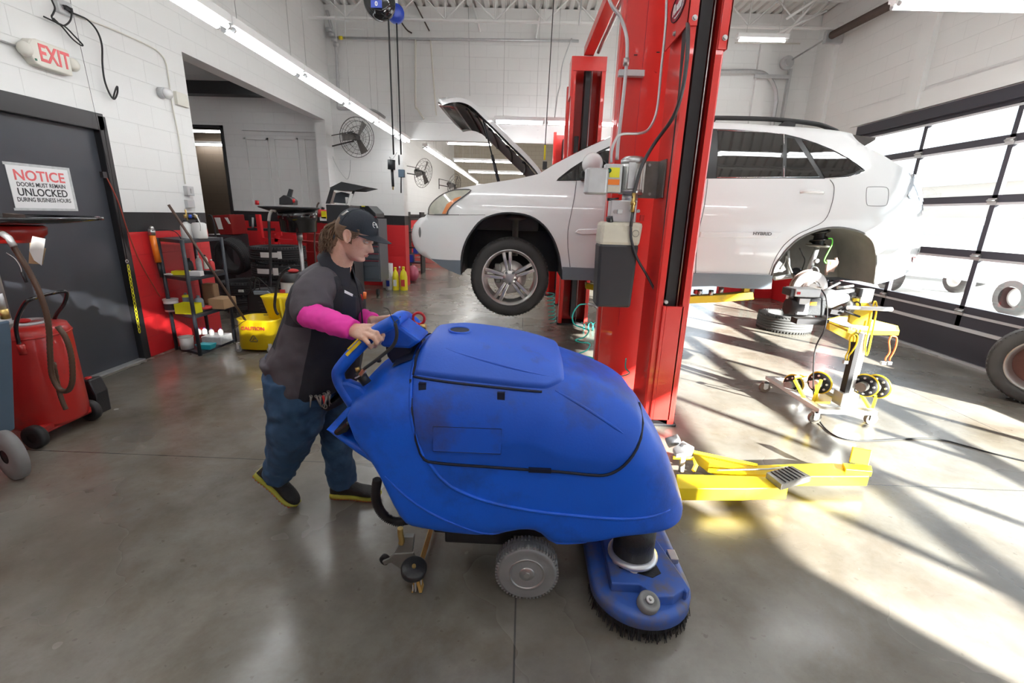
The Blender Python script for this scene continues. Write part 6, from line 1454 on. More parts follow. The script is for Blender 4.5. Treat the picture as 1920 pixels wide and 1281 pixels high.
# grey-blue cart at the left edge
CT=thing('service_cart',(-2.95,2.2,0),'grey-blue plastic cart cropped by the left edge, in front of the red tank','cart')
q=[FY(*p,2.34) for p in ((-60,600),(20,600),(24,640),(30,805),(-60,820))]; MB().prism(q,-.25,.0).build('cart_body','cart_blue',CT,bevel=.012)
q=[FY(*p,2.36) for p in ((-60,598),(22,594),(28,606),(20,622),(-60,636))]; MB().prism(q,-.29,.0).build('cart_rim','galv',CT,bevel=.008)
c=FY(12,857,2.15); R_=c.z if c.z>.05 else .08
o=MB().lathe([(.04,-.025),(.075,-.03),(R_-.004,-.02),(R_,0),(R_-.004,.02),(.075,.03)],c=(c.x,2.17,R_),ax=(.35,1,0),n=36,caps=False).build('cart_wheel','rubber_grey',CT); MB().lathe([(.0005,-.02),(.04,-.022),(.06,-.012),(.075,-.028)],c=(c.x,2.17,R_),ax=(.35,1,0),n=12,caps=False).build('wheel_hub','lift_dark',o)
c=FY(6,580,2.2); MB().cyl(c+V(0,0,-.05),c+V(0,0,-.0),.018,n=14).build('brass_base','brass',CT); MB().cyl(c,c+V(0,0,.08),.013,n=14).cyl(c+V(0,0,.08),c+V(0,0,.12),.007).build('pump_cylinder','galv',CT)
# black jug
JG=thing('oil_jug',(-3.12,3.03,0),'black oil jug with a red cap on the floor beside the red drain tank','jug')
q=[FY(*p,3.04) for p in ((128,792),(128,735),(134,722),(150,712),(176,709),(190,735),(197,772),(192,790))]; MB().prism(q,-.05,.06).build('jug_body','black_plastic',JG,bevel=.012)
c=FY(166,712,3.04); MB().cyl(c+V(0,0,-.005),c+V(0,0,.02),.02,n=16).build('jug_cap','red_plastic',JG)
MB().tube(cat([FY(*p,3.02) for p in ((140,722),(136,714),(150,710),(158,716))],4),.008,n=8).build('jug_handle','black_plastic',JG)
q=[FY(*p,2.985) for p in ((132,738),(166,740),(168,760),(133,760))]; MB().prism(q,-.001,.0).build('jug_label','sign_black',JG)
for k,(m_,dy) in enumerate((('yellow_tape',0),('paper',6),('paper',11))):
    q=[FY(*p,2.98) for p in ((135,741+dy),(160-k*4,742+dy),(160-k*4,743.5+dy),(135,742.5+dy))]; MB().prism(q,-.001,.0).build('label_line',m_,JG)
# ---- shelf unit ----
A,B,C_,D_=V(-3.70,4.60,0),V(-3.32,4.42,0),V(-3.30,4.98,0),V(-3.69,5.10,0)
sz=[max(.02,FY(x,y,4.42).z) for x,y in ((372,662),(361,592),(353,522),(344,450))]
mat('shelf_black',(.03,.035,.045),.45)
SU=thing('shelf_unit',(-3.5,4.75,0),'black plastic four-tier corner shelf by the red wall, full of shop supplies','shelf')
for z_ in sz:
    w=MB(); w.prism([p+V(0,0,0) for p in (A,B,C_,D_)],z_-.035,z_,dirv=(0,0,1)); w.build('shelf','shelf_black',SU,bevel=.006)
for p in (A,B,C_,D_): MB().cyl(p+V(0,0,0),p+V(0,0,sz[-1]),.018,n=12).build('leg','shelf_black',SU)
def IT(name,mb,m_,label,cat_,**k): return mb.build(name,m_,label=label,cat=cat_,**k)
def at(px,py,Yv,z): # place on shelf: x from pixel at plane
    p=FY(px,py,Yv); return V(p.x,Yv,z)
def jug(c,r,h,m_,label,cap='black_plastic',name='jug',catg='jug',lab=None,sq=False,neck=.3):
    t=thing(name,tuple(c),label,catg); w=MB()
    w.lathe([(.0005,0),(r*.95,0),(r,.01),(r,h*(1-neck)),(r*.8,h*(1-neck*.5)),(r*.32,h*(1-neck*.2)),(r*.3,h)],c=c,n=20); w.build('bottle_body',m_,t)
    MB().cyl(Vector(c)+V(0,0,h*.97),Vector(c)+V(0,0,h*1.08),r*.36,n=14).build('bottle_cap',cap,t)
    if lab: MB().lathe([(r*1.01,h*.15),(r*1.01,h*(1-neck)*.9)],c=c,n=20,caps=False).build('bottle_label',lab,t)
    return t
z3=sz[3]
j=jug(at(350,430,4.66,z3),.055,.17,'white_plastic','white plastic jug on the top shelf, left one under the gauges',neck=.35); j=jug(at(374,430,4.70,z3),.065,.165,'white_plastic','white plastic jug on the top shelf, right one with a hose loop',neck=.12)
t=thing('gauge_manifold',tuple(at(362,415,4.68,z3+.17)),'brass and blue gauge manifold lying over the white jugs','gauge set')
c=at(362,415,4.68,z3+.20); MB().box(c+V(-.06,-.02,-.015),c+V(.07,.02,.015)).build('manifold_body','black_plastic',t,bevel=.004)
for dx_,m_ in ((-.05,'brass'),(.0,'out_blue'),(.06,'brass')):
    if m_=='out_blue' and m_ not in M: mat('out_blue',(.02,.08,.5),.4)
    MB().cyl(c+V(dx_,-.03,.0),c+V(dx_,-.03,.035),.014,n=12).build('valve_knob',m_,t)
MB().cyl(c+V(-.04,-.02,-.02),c+V(-.04,-.03,.08),.008).build('brass_stem','brass',t)
MB().tube(cat([c+V(.04,-.03,.04),c+V(.07,-.04,.03),c+V(.1,-.04,-.06),c+V(.1,-.05,-.12)],4),.006,n=6).build('white_hose','white_plastic',t)
gx=FY(284,440,4.56)
t=thing('grease_gun',tuple(FY(310,500,4.56)),'orange battery-like grease gun hung upright at the shelf corner','grease gun')
MB().cyl(FY(285,440,4.56),FY(297,492,4.56),.028,n=18).build('barrel','orange_tool',t); MB().cyl(FY(284,430,4.56),FY(285,441,4.56),.03,n=14).sph(FY(284,428,4.56),.022).build('gun_head','steel',t); MB().cyl(FY(297,492,4.56),FY(304,520,4.56),.018,n=12).build('plunger','black_plastic',t)
MB().tube(cat([FY(*p,4.52) for p in ((285,432),(305,431),(325,433),(336,442),(340,450))],4),.004,n=6).build('grease_hose','rubber',t)
# mop handle
MB().cyl(FY(316,384,4.40),FY(461,602,4.62),.012,n=10).build('mop','wood_brown',label='long brown mop handle leaning from the yellow bucket across the shelf',cat='mop')
z2=sz[2]
def bx(name,c,s_,m_,label,catg,bev=.004,rz=0): 
    c=Vector(c); return MB().box(c+V(-s_[0]/2,-s_[1]/2,0),c+V(s_[0]/2,s_[1]/2,s_[2]),rot=Matrix.Rotation(rz,3,'Z')).build(name,m_,label=label,cat=catg,bevel=bev)
bx('carton',at(340,512,4.66,z2+.0),(.14,.10,.04),'box_yellow','flat yellow and white carton on the second shelf from top, left','box',rz=.1)
bx('carton',at(368,510,4.60,z2+.0),(.11,.07,.05),'sign_paper','small white carton with a yellow patch on the second shelf','box',rz=.1)
bx('tool_tray',at(400,505,4.80,z2+.0),(.12,.16,.035),'black_plastic','black tray of bits on the second shelf by the right leg','tray')
bx('folded_sheet',at(318,512,4.62,z2),(.09,.08,.012),'paper','folded pale sheets at the left end of the second shelf','paper')
jug(at(354,490,4.75,z2),.035,.15,'black_plastic','black squat bottle at the back of the second shelf',cap='black_plastic',name='bottle',catg='bottle'); jug(at(372,490,4.84,z2),.03,.17,'clear_plastic','tall clear spray bottle on the second shelf',cap='white_plastic',name='bottle',catg='bottle')
jug(at(396,490,4.78,z2+.035),.028,.11,'label_red','small red and white can in the black tray',cap='white_plastic',name='bottle',catg='bottle'); jug(at(385,488,4.9,z2+.035),.024,.14,'cream','slim cream bottle behind the red can',cap='black_plastic',name='bottle',catg='bottle')
z1=sz[1]
t=thing('tub',tuple(at(324,588,4.60,z1)),'small white tub with a black label on the third shelf, left end','tub'); c=at(324,588,4.60,z1); MB().lathe([(.0005,0),(.062,0),(.066,.12),(.0005,.12)],c=c,n=24).build('tub_wall','sign_paper',t); MB().lathe([(.064,.02),(.066,.085)],c=c,n=24,caps=False).build('tub_label','sign_black',t); MB().cyl(c+V(0,0,.115),c+V(0,0,.13),.07,n=24).build('tub_lid','white_plastic',t)
t=thing('open_box',tuple(at(355,588,4.52,z1)),'bright yellow open cardboard box on the third shelf','box'); c=at(355,588,4.54,z1); s_=(.19,.14,.10)
for a,b_ in (((-.5,-.5),(.5,-.49)),((-.5,.49),(.5,.5)),((-.5,-.5),(-.49,.5)),((.49,-.5),(.5,.5))): MB().box(c+V(a[0]*s_[0],a[1]*s_[1],0),c+V(b_[0]*s_[0],b_[1]*s_[1],s_[2])).build('box_side','box_yellow',t)
jug(at(349,560,4.72,z1),.035,.16,'box_yellow','yellow and grey can behind the yellow box',cap='bottle_grey',name='can',catg='can',lab='bottle_grey',neck=.1); jug(at(372,560,4.66,z1),.045,.15,'bottle_grey','grey oil bottle behind the yellow box',cap='bottle_grey',name='bottle',catg='bottle')
bx('cardboard_box',at(418,572,4.86,z1),(.17,.22,.11),'cardboard','open brown cardboard box overhanging the third shelf, right side','box'); bx('paper_bag',at(395,545,5.0,z1+.0),(.14,.10,.24),'kraft','crumpled brown paper bag behind the cardboard box','bag',bev=.02)
MB().torus(at(385,575,4.68,z1+.03),(0,0,1),.05,.014,n=20).build('cord_coil','label_red',label='coil of dull red cord beside the yellow box',cat='cord')
z0=sz[0]
t=thing('pail',tuple(at(352,655,4.56,z0)),'plain white pail on the bottom shelf behind the front leg','pail'); MB().lathe([(.0005,0),(.058,0),(.068,.13),(.064,.13),(.055,.01),(.0005,.01)],c=at(352,655,4.56,z0),n=24).build('pail_wall','white_plastic',t); MB().torus(at(352,655,4.56,z0+.13),(0,0,1),.067,.004,n=24).build('pail_rim','white_plastic',t)
t=thing('basket',tuple(at(387,648,4.60,z0)),'small cyan plastic basket on the bottom shelf','basket'); c=at(387,648,4.58,z0); MB().loft([[c+V(a*.065,b_*.045,0) for a,b_ in ((-1,-1),(1,-1),(1,1),(-1,1))],[c+V(a*.08,b_*.055,.055) for a,b_ in ((-1,-1),(1,-1),(1,1),(-1,1))]],sm=False).build('basket_wall','cyan_plastic',t,bevel=.004); MB().box(c+V(-.082,-.058,.05),c+V(.082,-.05,.058)).build('basket_rim','cyan_plastic',t)
bx('clear_bin',at(408,640,4.82,z0),(.22,.20,.09),'clear_plastic','clear plastic bin on the bottom shelf under the purple-capped bottles','bin',bev=.008)
for i,px in enumerate((373,384,397,414)): jug(at(px,625,4.80+.02*(i%2),z0+.09),.026,.07,'white_plastic','small white bottle with purple cap in the clear bin, %s from the left'%['first','second','third','fourth'][i],cap='label_purple',name='bottle',catg='bottle',neck=.4)
bx('red_bin',at(330,640,4.70,z0),(.08,.10,.09),'drain_red','small dark red bin at the left end of the bottom shelf','bin')
MB().cyl(at(330,600,4.78,z0),at(326,600,4.80,z0+.25),.014,n=10).build('grey_tube','galv',label='upright grey metal tube at the back of the bottom shelf',cat='tube')
# ---- mop bucket ----
MBk=thing('mop_bucket',(-2.82,4.66,0),'yellow wheeled mop bucket marked CAUTION with a wringer on the back','mop bucket')
yb0=4.56
def ringp(px0,px1,py,Y0,dep,n=24):
    a,b_=FY(px0,py,Y0),FY(px1,py,Y0); cx_=(a.x+b_.x)/2; rx=(b_.x-a.x)/2; r_=[]
    for i in range(n):
        t=2*PI*i/n; c_,s_=math.cos(t),math.sin(t); r_.append(V(cx_+rx*math.copysign(abs(c_)**.6,c_),Y0+dep/2+dep/2*math.copysign(abs(s_)**.6,s_),a.z))
    return r_
R0=ringp(443,508,655,yb0,.30); R1=ringp(436,513,604,yb0-.02,.34); R2=ringp(432,516,600,yb0-.03,.36); R1i=ringp(438,511,600,yb0-.01,.32); R0i=ringp(446,505,640,yb0+.01,.28)
MB().loft([R0,R1,R2,R1i,R0i],caps=True).build('bucket_body','bucket_yellow',MBk)
c=FY(476,622,yb0-.02); text('caution_lettering','CAUTION',c+V(0,-.012,.035),.05,'label_red',MBk,ext=.001,bold=.0015,sx=1.1,R_=Matrix.Rotation(PI/2+.06,3,'X'))
c=FY(477,636,yb0+.0); tri=[c+V(.055*math.cos(a),-.014,.05*math.sin(a)) for a in (PI/2,PI/2+2*PI/3,PI/2+4*PI/3)]
MB().tube([p for i in range(3) for p in (tri[i].lerp(tri[(i+1)%3],.12),tri[i].lerp(tri[(i+1)%3],.88))]+[tri[0].lerp(tri[1],.12)],.0045,n=4,sm=False).build('warning_triangle','sign_black',MBk)
MB().tube([c+V(-.012,-.014,-.012),c+V(.004,-.014,.002),c+V(-.002,-.014,.018)],.0035,n=5).build('slipping_figure','sign_black',MBk)
MB().tube([c+V(.004,-.014,.002),c+V(.018,-.014,.008)],.003,n=5).build('figure_arm','sign_black',MBk)
W0=ringp(500,535,598,yb0+.16,.22); W1=ringp(484,540,562,yb0+.14,.26); W2=ringp(480,543,557,yb0+.13,.28); W3=ringp(487,537,560,yb0+.16,.22)
MB().loft([W0,W1,W2,W3],caps=True).build('wringer','bucket_yellow',MBk)
for i in range(5):
    a=FY(484+2.5*i,567+6*i,yb0+.13); MB().box(a,a+V(.05,.02,.008)).build('wringer_slot','groove_y',MBk) if 'groove_y' in M else MB().box(a,a+V(.05,.005,.006)).build('wringer_slot','sign_black',MBk)
MB().tube(cat([FY(*p,yb0+.1) for p in ((543,502),(530,512),(520,535),(515,570),(518,585),(522,590))],5),.014,n=10).build('press_handle','black_plastic',MBk)
MB().tube([FY(516,580,yb0+.11),FY(530,600,yb0+.12),FY(525,560,yb0+.14)],.016,n=6).build('press_lever','bucket_yellow',MBk)
MB().tube(cat([FY(*p,yb0-.03) for p in ((461,601),(452,606),(441,616),(438,622))],4),.003,n=5).build('wire_bail','lift_dark',MBk)
for (px,py,dy) in ((449,662,-.0),(472,658,.2),(508,660,0),(528,655,.25)):
    c=FY(px,py,yb0+.03+dy); c.z=.035; o=MB().cyl(c+V(0,-.012,0),c+V(0,.012,0),.035,n=20).build('caster','rubber_grey',MBk); MB().box(c+V(-.012,-.016,.0),c+V(.012,.016,.07)).build('caster_fork','zinc',o)
# ---- things on the left wall ----
def W(px,py): return FX(px,py,WX)
Rw=Matrix(((0,0,1),(1,0,0),(0,1,0)))   # text facing +x, reading along +y
ES=thing('exit_sign',tuple(W(70,100)),'white EXIT sign with red letters and two lamp heads above the door','exit sign')
a,b_=W(32,66),W(114,136); z1_,z0_=a.z+.0,b_.z+.0
yL,yR=W(36,90).y,W(112,100).y; zt,zb=2.66,2.475
w=MB(); prf=[(yL,zb+.06),(yL+.03,zb+.01),(yL+.07,zb),(yR,zb),(yR,zt),(yL+.07,zt),(yL+.03,zt-.01),(yL,zt-.05)]
w.prism([V(WX,p,q) for p,q in prf],.0,.075,dirv=(1,0,0)); w.build('sign_housing','cream',ES,bevel=.008)
text('exit_lettering','EXIT',V(WX+.076,(yL+yR)/2+.03,(zt+zb)/2),.165,'sign_red',ES,R_=Rw,bold=.004,ext=.001,sx=.72)
for yy in (yL-.015,yR+.035): MB().sph((WX+.055,yy,(zt+zb)/2+.0),.05,sc=(.9,.9,1)).build('lamp_head','cream',ES)
MB().box((WX+.075,yL+.025,zb+.03),(WX+.078,yL+.04,zb+.045)).build('test_light','dark_green',ES)
MB().tube([V(WX+.02,yL-.35,zb+.11),V(WX+.02,yL,zb+.10)],.008,n=6).build('feed_conduit','galv',ES)
NS=thing('notice_sign',tuple(W(70,350)),'white NOTICE sign in a clear sleeve taped to the black door','sign')
y0_,y1_=W(14,312).y,W(133,350).y; z0_,z1_=1.455,1.745; XD=WX-.045
y0_=FX(8,308,XD).y; y1_=FX(124,316,XD).y; z1_=FX(8,308,XD).z; z0_=FX(32,390,XD).z
MB().box((XD,y0_,z0_),(XD+.004,y1_,z1_)).build('sign_sheet','sign_paper',NS)
w=MB(); 
for bx_ in (((XD,y0_-.012,z0_-.018),(XD+.002,y1_+.025,z0_)),((XD,y0_-.012,z1_),(XD+.002,y1_+.025,z1_+.02)),((XD,y1_,z0_),(XD+.002,y1_+.025,z1_))): MB().box(*bx_).build('clear_sleeve','clear_plastic',NS)
H_=z1_-z0_; ym=(y0_+y1_)/2
for s_,sz_,zz,m_,sx_,bd in (('NOTICE',.105,.77,'sign_red',1.02,.002),('DOORS MUST REMAIN',.044,.56,'sign_black',.84,.0006),('UNLOCKED',.078,.375,'sign_black',.92,.0012),('DURING BUSINESS HOURS',.044,.20,'sign_black',.80,.0006)):
    text('sign_lettering',s_,V(XD+.0045,ym,z0_+H_*zz),sz_,m_,NS,R_=Rw,bold=bd,ext=.0005,sx=sx_)
# chain
CH=thing('door_chain',tuple(W(240,480)),'yellow plastic chain hanging from a hook at the door frame edge','chain')
a,b_=FX(240,497,WX+.03),FX(262,624,WX+.03); n_=17
for i in range(n_):
    p=a.lerp(b_,(i+.5)/n_); dz=(a-b_).length/n_*.72; q=[p+(V(0,.010*math.cos(t),dz*.85*math.sin(t)) if i%2==0 else V(.010*math.cos(t),0,dz*.85*math.sin(t))) for t in [2*PI*k/12 for k in range(12)]]
    MB().tube(q,.0035,n=6,closed=True).build('chain_link','chain_yellow',CH)
MB().torus(FX(238,490,WX+.03),(1,0,0),.014,.003,n=14).build('snap_hook','zinc',CH)
MB().tube([FX(195,240,WX+.03),FX(238,486,WX+.03)],.003,n=5).build('hanging_cord','lift_dark',CH)
P=[FX(195,325,WX+.04),FX(206,345,WX+.04),FX(222,380,WX+.04),FX(240,435,WX+.04),FX(262,490,WX+.04),FX(290,540,WX+.06),FX(300,556,WX+.07)]
MB().tube(cat(P,5),.006,n=6).build('red_hose','hose_red',label='thin red-brown hose draped from the door frame down to the shelf',cat='hose')
c=FX(193,328,WX+.03); MB().box(c+V(-.01,-.02,-.025),c+V(.02,.02,.025)).build('cord_plug','black_plastic',label='small black plug on the door frame above the red hose',cat='plug')
CM=thing('camera_dome',tuple(W(302,174)),'small white dome camera on the block wall beside the opening','camera')
c=W(300,174); MB().cyl(c,c+V(.05,0,0),.052,n=20).build('dome_base','galv',CM); MB().sph(c+V(.06,.02,.0),.052).build('dome_cap','white_gloss',CM)
MB().box(W(337,187)+V(-.004,-.085,-.065),W(337,187)+V(.035,.085,.065)).build('cover_box','cream',label='blank cream cover box on the wall right of the dome camera',cat='box',bevel=.004)
t=thing('switch_box',tuple(W(350,362)),'grey switch box and conduit on the wall above the jugs','switch'); c=W(350,358); MB().box(c+V(0,-.05,-.05),c+V(.05,.05,.05)).build('switch_body','galv',t,bevel=.005); MB().box(c+V(.05,-.01,-.025),c+V(.056,.01,.025)).build('toggle','steel',t); c=W(353,382); MB().box(c+V(0,-.06,-.045),c+V(.04,.05,.04)).build('lower_box','galv',t,bevel=.004)
P=[V(WX+.015,p.y,p.z) for p in (W(140,28),W(165,38),W(220,60),W(275,85),W(297,100),W(309,120),W(316,165),W(322,205),W(334,265),W(345,345))]
MB().tube(cat(P,4),.007,n=6).build('thin_conduit','cream',label='cream surface conduit curving from the outlet down to the switch box',cat='conduit')
t=thing('outlet_box',tuple(W(116,16)),'metal outlet box with tangled black cable at the top left','outlet'); c=W(114,14); MB().box(c+V(0,-.06,-.05),c+V(.04,.06,.05)).build('box_body','galv',t,bevel=.004); MB().box(c+V(.04,-.02,-.02),c+V(.06,.04,.01)).build('plug','black_plastic',t)
P=[FX(*p,WX+.06) for p in ((97,0),(103,15),(100,25),(97,32),(105,42),(120,48),(132,38),(134,20),(126,12),(118,10))]; MB().tube(cat(P,5),.006,n=6).build('power_lead','rubber',t)
P=[FX(*p,WX+.05) for p in ((82,31),(105,42),(122,50),(140,68),(155,84),(150,84),(135,72),(118,52),(100,34))]; MB().tube(cat(P,5),.006,n=6).build('cable_loop','rubber',t)
P=[FX(*p,WX+.05) for p in ((130,22),(150,30),(165,38),(182,58),(191,85),(192,120),(196,150),(205,175),(214,186),(220,175),(220,162),(216,170),(212,186))]; MB().tube(cat(P,5),.007,n=6).build('hanging_cable','rubber',label='black cable sagging in a long loop on the wall above the door corner',cat='cable')
MB().tube([W(127,0)+V(.02,0,0),FX(178,210,WX+.03),FX(206,325,WX+.05)],.002,n=4).build('thin_wire','lift_dark',label='thin dark wire running straight down the wall past the exit sign',cat='wire')
# ================= middle background =================
struct('facade_outside',MB().box((GX+.2,BY1,0),(GX+.22,AY0,CZ)).box((GX+.2,AY1,0),(GX+.22,11.5,CZ)).box((GX+.2,AY0,DT),(GX+.22,AY1,CZ)).box((GX+.2,BY0,DT),(GX+.22,BY1,CZ)).box((GX+.2,YN,0),(GX+.22,BY0,CZ)),'out_white')
mat('tire_new',(.022,.022,.024),.7,bump=.2,bscale=40); mat('red_frame',(.62,.02,.025),.3,coat=.3); mat('tool_grey',(.085,.10,.12),.4,var=.08); mat('tool_black',(.025,.028,.032),.4); mat('drawer_red',(.25,.015,.03),.4); mat('jug_yellow',(.82,.70,.02),.35); mat('pink_plastic',(.45,.10,.16),.4); mat('blue_reel',(.02,.06,.45),.35); mat('fan_black',(.03,.027,.025),.5); mat('fan_blade',(.07,.06,.055),.45); mat('dark_red_paint',(.25,.012,.012),.35); mat('screen_pic',(.5,.42,.38),.3)
def Pt(px,py,Y): return FY(px,py,Y)
def rad(px0,px1,py,Y): return (FY(px1,py,Y).x-FY(px0,py,Y).x)/2
# tyre stack in front of the red frame
YT=6.2
c=Pt(497,490,YT); R_=rad(448,548,490,YT)
zt2=Pt(497,463,YT).z
sw=.205
zc=[.0]
n_st=3
for i in range(3):
    lab=['top tire of the labelled stack beside the black drain barrel','middle tire of the labelled stack, white label on its tread','bottom tire of the stack behind the yellow wringer'][i]
    z_=zt2-.11-i*.225
    if z_<.08: z_=.11
    t=tyre((c.x,YT+R_,z_),(0,0,1),R_,.20,R_*.66,lab,m_='tire_new',group='stacked tires')
    if i<2:
        L0=[(478,548),(464,516)][i]; 
        for (a0,a1,hh) in (((-1.72,-1.12,.035)),((-1.12,-.98,.05))) if i==0 else (((-1.95,-1.35,.035)),((-1.33,-1.15,.05))):
            w=MB(); n=10; r_=R_+.004; vs=[]
            for k in range(n+1):
                a=a0+(a1-a0)*k/n
                for h in (-hh,hh): vs.append(V(c.x+r_*math.cos(a),YT+R_+r_*math.sin(a),z_+h))
            w.add(vs,[(2*k,2*k+1,2*k+3,2*k+2) for k in range(n)],0,True); w.build('tread_label','paper',t)
# leaning tyre and left stack
c2_=Pt(447,472,7.1); rl=rad(415,482,472,7.1)
t=tyre((c2_.x-.12,7.15,c2_.z-.08),(.25,1,.25),rl,.2,rl*.7,'bare black tire leaning upright behind the labelled stack',m_='tire_new')
c3=Pt(432,530,6.4)
for i in range(2): tyre((c3.x-.02,6.75,.11+.22*i),(0,0,1),.33,.21,.22,['bottom tire of the dark pile left of the labelled stack','upper tire of the dark pile left of the labelled stack'][i],m_='tire_new',group='dark tire pile')
# black drain barrel on a stand
YB_=5.6
t=thing('drain_barrel',tuple(Pt(548,560,YB_)),'round black drain barrel with a sloped catch pan, held on a silver post','drain pan')
c=Pt(548,415,YB_); r=rad(515,581,415,YB_); zt_,zm_,zb_=Pt(548,394,YB_).z,Pt(548,414,YB_).z,Pt(548,436,YB_).z
MB().lathe([(.0005,zb_),(r*.86,zb_),(r*.96,zb_+.01),(r,zm_),(r*1.04,zm_+.005),(r*1.06,zt_),(r*1.0,zt_)],c=(c.x,YB_+.15,0),n=40,caps=False).build('barrel','black_gloss',t)
r0,r1=Pt(477,386,YB_),Pt(585,390,YB_); cc=(r0+r1)/2; rr_=(r1.x-r0.x)/2
MB().lathe([(rr_*.55,-.05),(rr_*.97,.0),(rr_,.012),(rr_*.98,.018),(rr_*.9,.0),(rr_*.5,-.04)],c=(cc.x,YB_+.15,zt_+.02),n=44,caps=False).build('catch_pan','tool_black',t)
MB().cyl((c.x,YB_+.15,.05),(c.x,YB_+.15,zb_),.022,n=14).build('post','steel',t); MB().cyl((c.x,YB_+.15,zb_-.1),(c.x,YB_+.15,zb_),.035,n=14).build('post_collar','steel',t)
MB().lathe([(.0005,0),(.26,0),(.26,.04),(.0005,.06)],c=(c.x,YB_+.2,0),n=28).build('base','tool_black',t)
P=[Pt(*p,YB_-.1) for p in ((517,396),(511,394),(506,402),(504,415))]; MB().tube(cat(P,5),.018,n=10).build('hose_elbow','galv',t)
P=[Pt(*p,YB_-.1) for p in ((504,413),(505,440),(507,480),(507,520),(505,555))]; MB().tube(cat(P,5),.016,n=10).build('pole_hose','rubber',t)
for (px,) in ((529,),(549,)): MB().tube([Pt(px,396,YB_-.04),Pt(px+2,410,YB_-.06)],.003,n=5).build('tie','paper',t)
# black motor head on the barrel
t=thing('machine_head',tuple(Pt(543,382,5.9)),'black machine head with an upright square post above the drain barrel','machine'); q=[Pt(*p,5.9) for p in ((527,384),(527,372),(535,366),(546,370),(553,376),(553,384))]; MB().prism(q,-.05,.08).build('housing','black_plastic',t,bevel=.006); q=[Pt(*p,5.9) for p in ((538,370),(543,354),(549,356),(545,372))]; MB().prism(q,-.02,.02).build('square_post','tool_black',t,bevel=.003); MB().cyl(Pt(551,380,5.85),Pt(551,373,5.85),.015).build('red_knob','red_plastic',t)
# red tyre machine frame
t=thing('red_stand',tuple(Pt(520,520,7.15)),'bright red steel frame of a tire machine behind the drain barrel','tire machine')
for a,b_ in (((484,402),(493,464)),((519,440),(521,463)),((553,440),(561,493)),):
    A_,B_=Pt(*a,7.15),Pt(*b_,7.15); q=[A_+V(-.03,0,0),A_+V(.03,0,0),B_+V(.03,0,-.0),B_+V(-.03,0,0)]; MB().prism(q,-.03,.03).build('upright','red_frame',t)
for a,b_ in (((493,448),(553,452)),((519,438),(529,438))): MB().prism([Pt(*a,7.15)+V(0,0,.02),Pt(*b_,7.15)+V(0,0,.02),Pt(*b_,7.15)+V(0,0,-.03),Pt(*a,7.15)+V(0,0,-.03)],-.03,.0).build('cross_bar','red_frame',t)
MB().box((Pt(490,470,7.15).x-.1,7.2,.0),(Pt(590,470,7.15).x,7.45,.85)).build('machine_base','dark_red_paint',t,bevel=.01)
MB().tube([Pt(482,384,7.15),Pt(482,376,7.15)],.03).build('red_tip','red_frame',t); MB().cyl(Pt(560,452,7.15),Pt(600,455,7.15),.02,n=8).build('tie_bar','dark_red_paint',t)
for i,(a,b_) in enumerate((((575,440),(600,520)),)):
    q=[Pt(*p,7.1) for p in ((568,438),(606,440),(606,500),(568,500))]; MB().prism(q,.12,.25).build('red_guard','dark_red_paint',t,bevel=.006)
MB().torus(Pt(606,455,6.85),(0,1,0),.12,.004,n=28).build('wire_hoop','dark_red_paint',t)
MB().tube(cat([Pt(*p,6.6) for p in ((598,380),(594,390),(591,430),(590,470))]+[V(Pt(590,470,6.6).x,6.6,0)],5),.012,n=8).build('pry_bar','rust_brown',label='dark curved pry bar standing beside the fire extinguisher',cat='pry bar')
# balancer in the side room doorway area
t=thing('wheel_balancer',tuple(Pt(408,520,7.6)),'dark red tire machine with pale panels at the edge of the dark doorway','wheel balancer')
MB().box((Pt(388,470,7.6).x,7.6,0),(Pt(436,470,7.6).x,8.1,Pt(400,440,7.6).z)).build('cabinet','tool_black',t,bevel=.01)
q=[Pt(*p,7.6) for p in ((398,404),(430,402),(437,440),(412,440))]; MB().prism(q,0,.4).build('hood_panel','dark_red_paint',t,bevel=.008)
for a in ((402,408,415,430),(421,408,429,420)): 
    q=[Pt(a[0],a[1],7.58),Pt(a[2]-3,a[1],7.58),Pt(a[2]+3,a[3],7.58),Pt(a[0]+8,a[3],7.58)]; MB().prism(q,-.004,.01).build('pale_panel','paper',t)
MB().tube(cat([Pt(*p,7.5) for p in ((391,404),(397,406),(402,425),(405,450))],5),.014,n=8).build('arm','tool_black',t)
# small clutter on wall by tyres
t=thing('wall_caddy',tuple(Pt(472,412,8.9)),'small black caddy with tools on the red wall left of the drain barrel','caddy'); MB().box(Pt(467,425,8.9),Pt(479,405,8.9)+V(0,.1,0)).build('caddy_box','tool_black',t); MB().cyl(Pt(474,430,8.85),Pt(474,408,8.85),.02).build('caddy_tool','galv',t); MB().box(Pt(464,432,8.8),Pt(503,431,8.8)+V(0,.25,.02)).build('caddy_shelf','tool_black',t)
# black bag / booster on the floor
t=thing('booster_pack',tuple(Pt(490,590,5.15)),'black battery booster with loose jumper cables on the floor by the tires','battery booster')
q=[Pt(*p,5.15) for p in ((462,588),(462,552),(470,543),(500,542),(515,552),(517,590))]; MB().prism(q,-.0,.2).build('booster_case','black_plastic',t,bevel=.03)
MB().prism([Pt(*p,5.13) for p in ((474,546),(500,546),(508,552),(476,553))],-.0,.1).build('grey_top','bottle_grey',t,bevel=.005)
for pts in (((470,548),(468,530),(474,520),(485,528),(487,545)),((477,545),(480,522),(492,528),(508,545),(514,560)),((462,560),(456,555),(460,545),(450,548)),((470,550),(472,535),(468,525),(462,540))):
    MB().tube(cat([Pt(*p,5.12) for p in pts],5),.006,n=6).build('jumper_cable','rubber',t)
MB().box(Pt(447,548,5.1),Pt(455,544,5.1)+V(0,.02,0)).build('clamp','zinc',t)
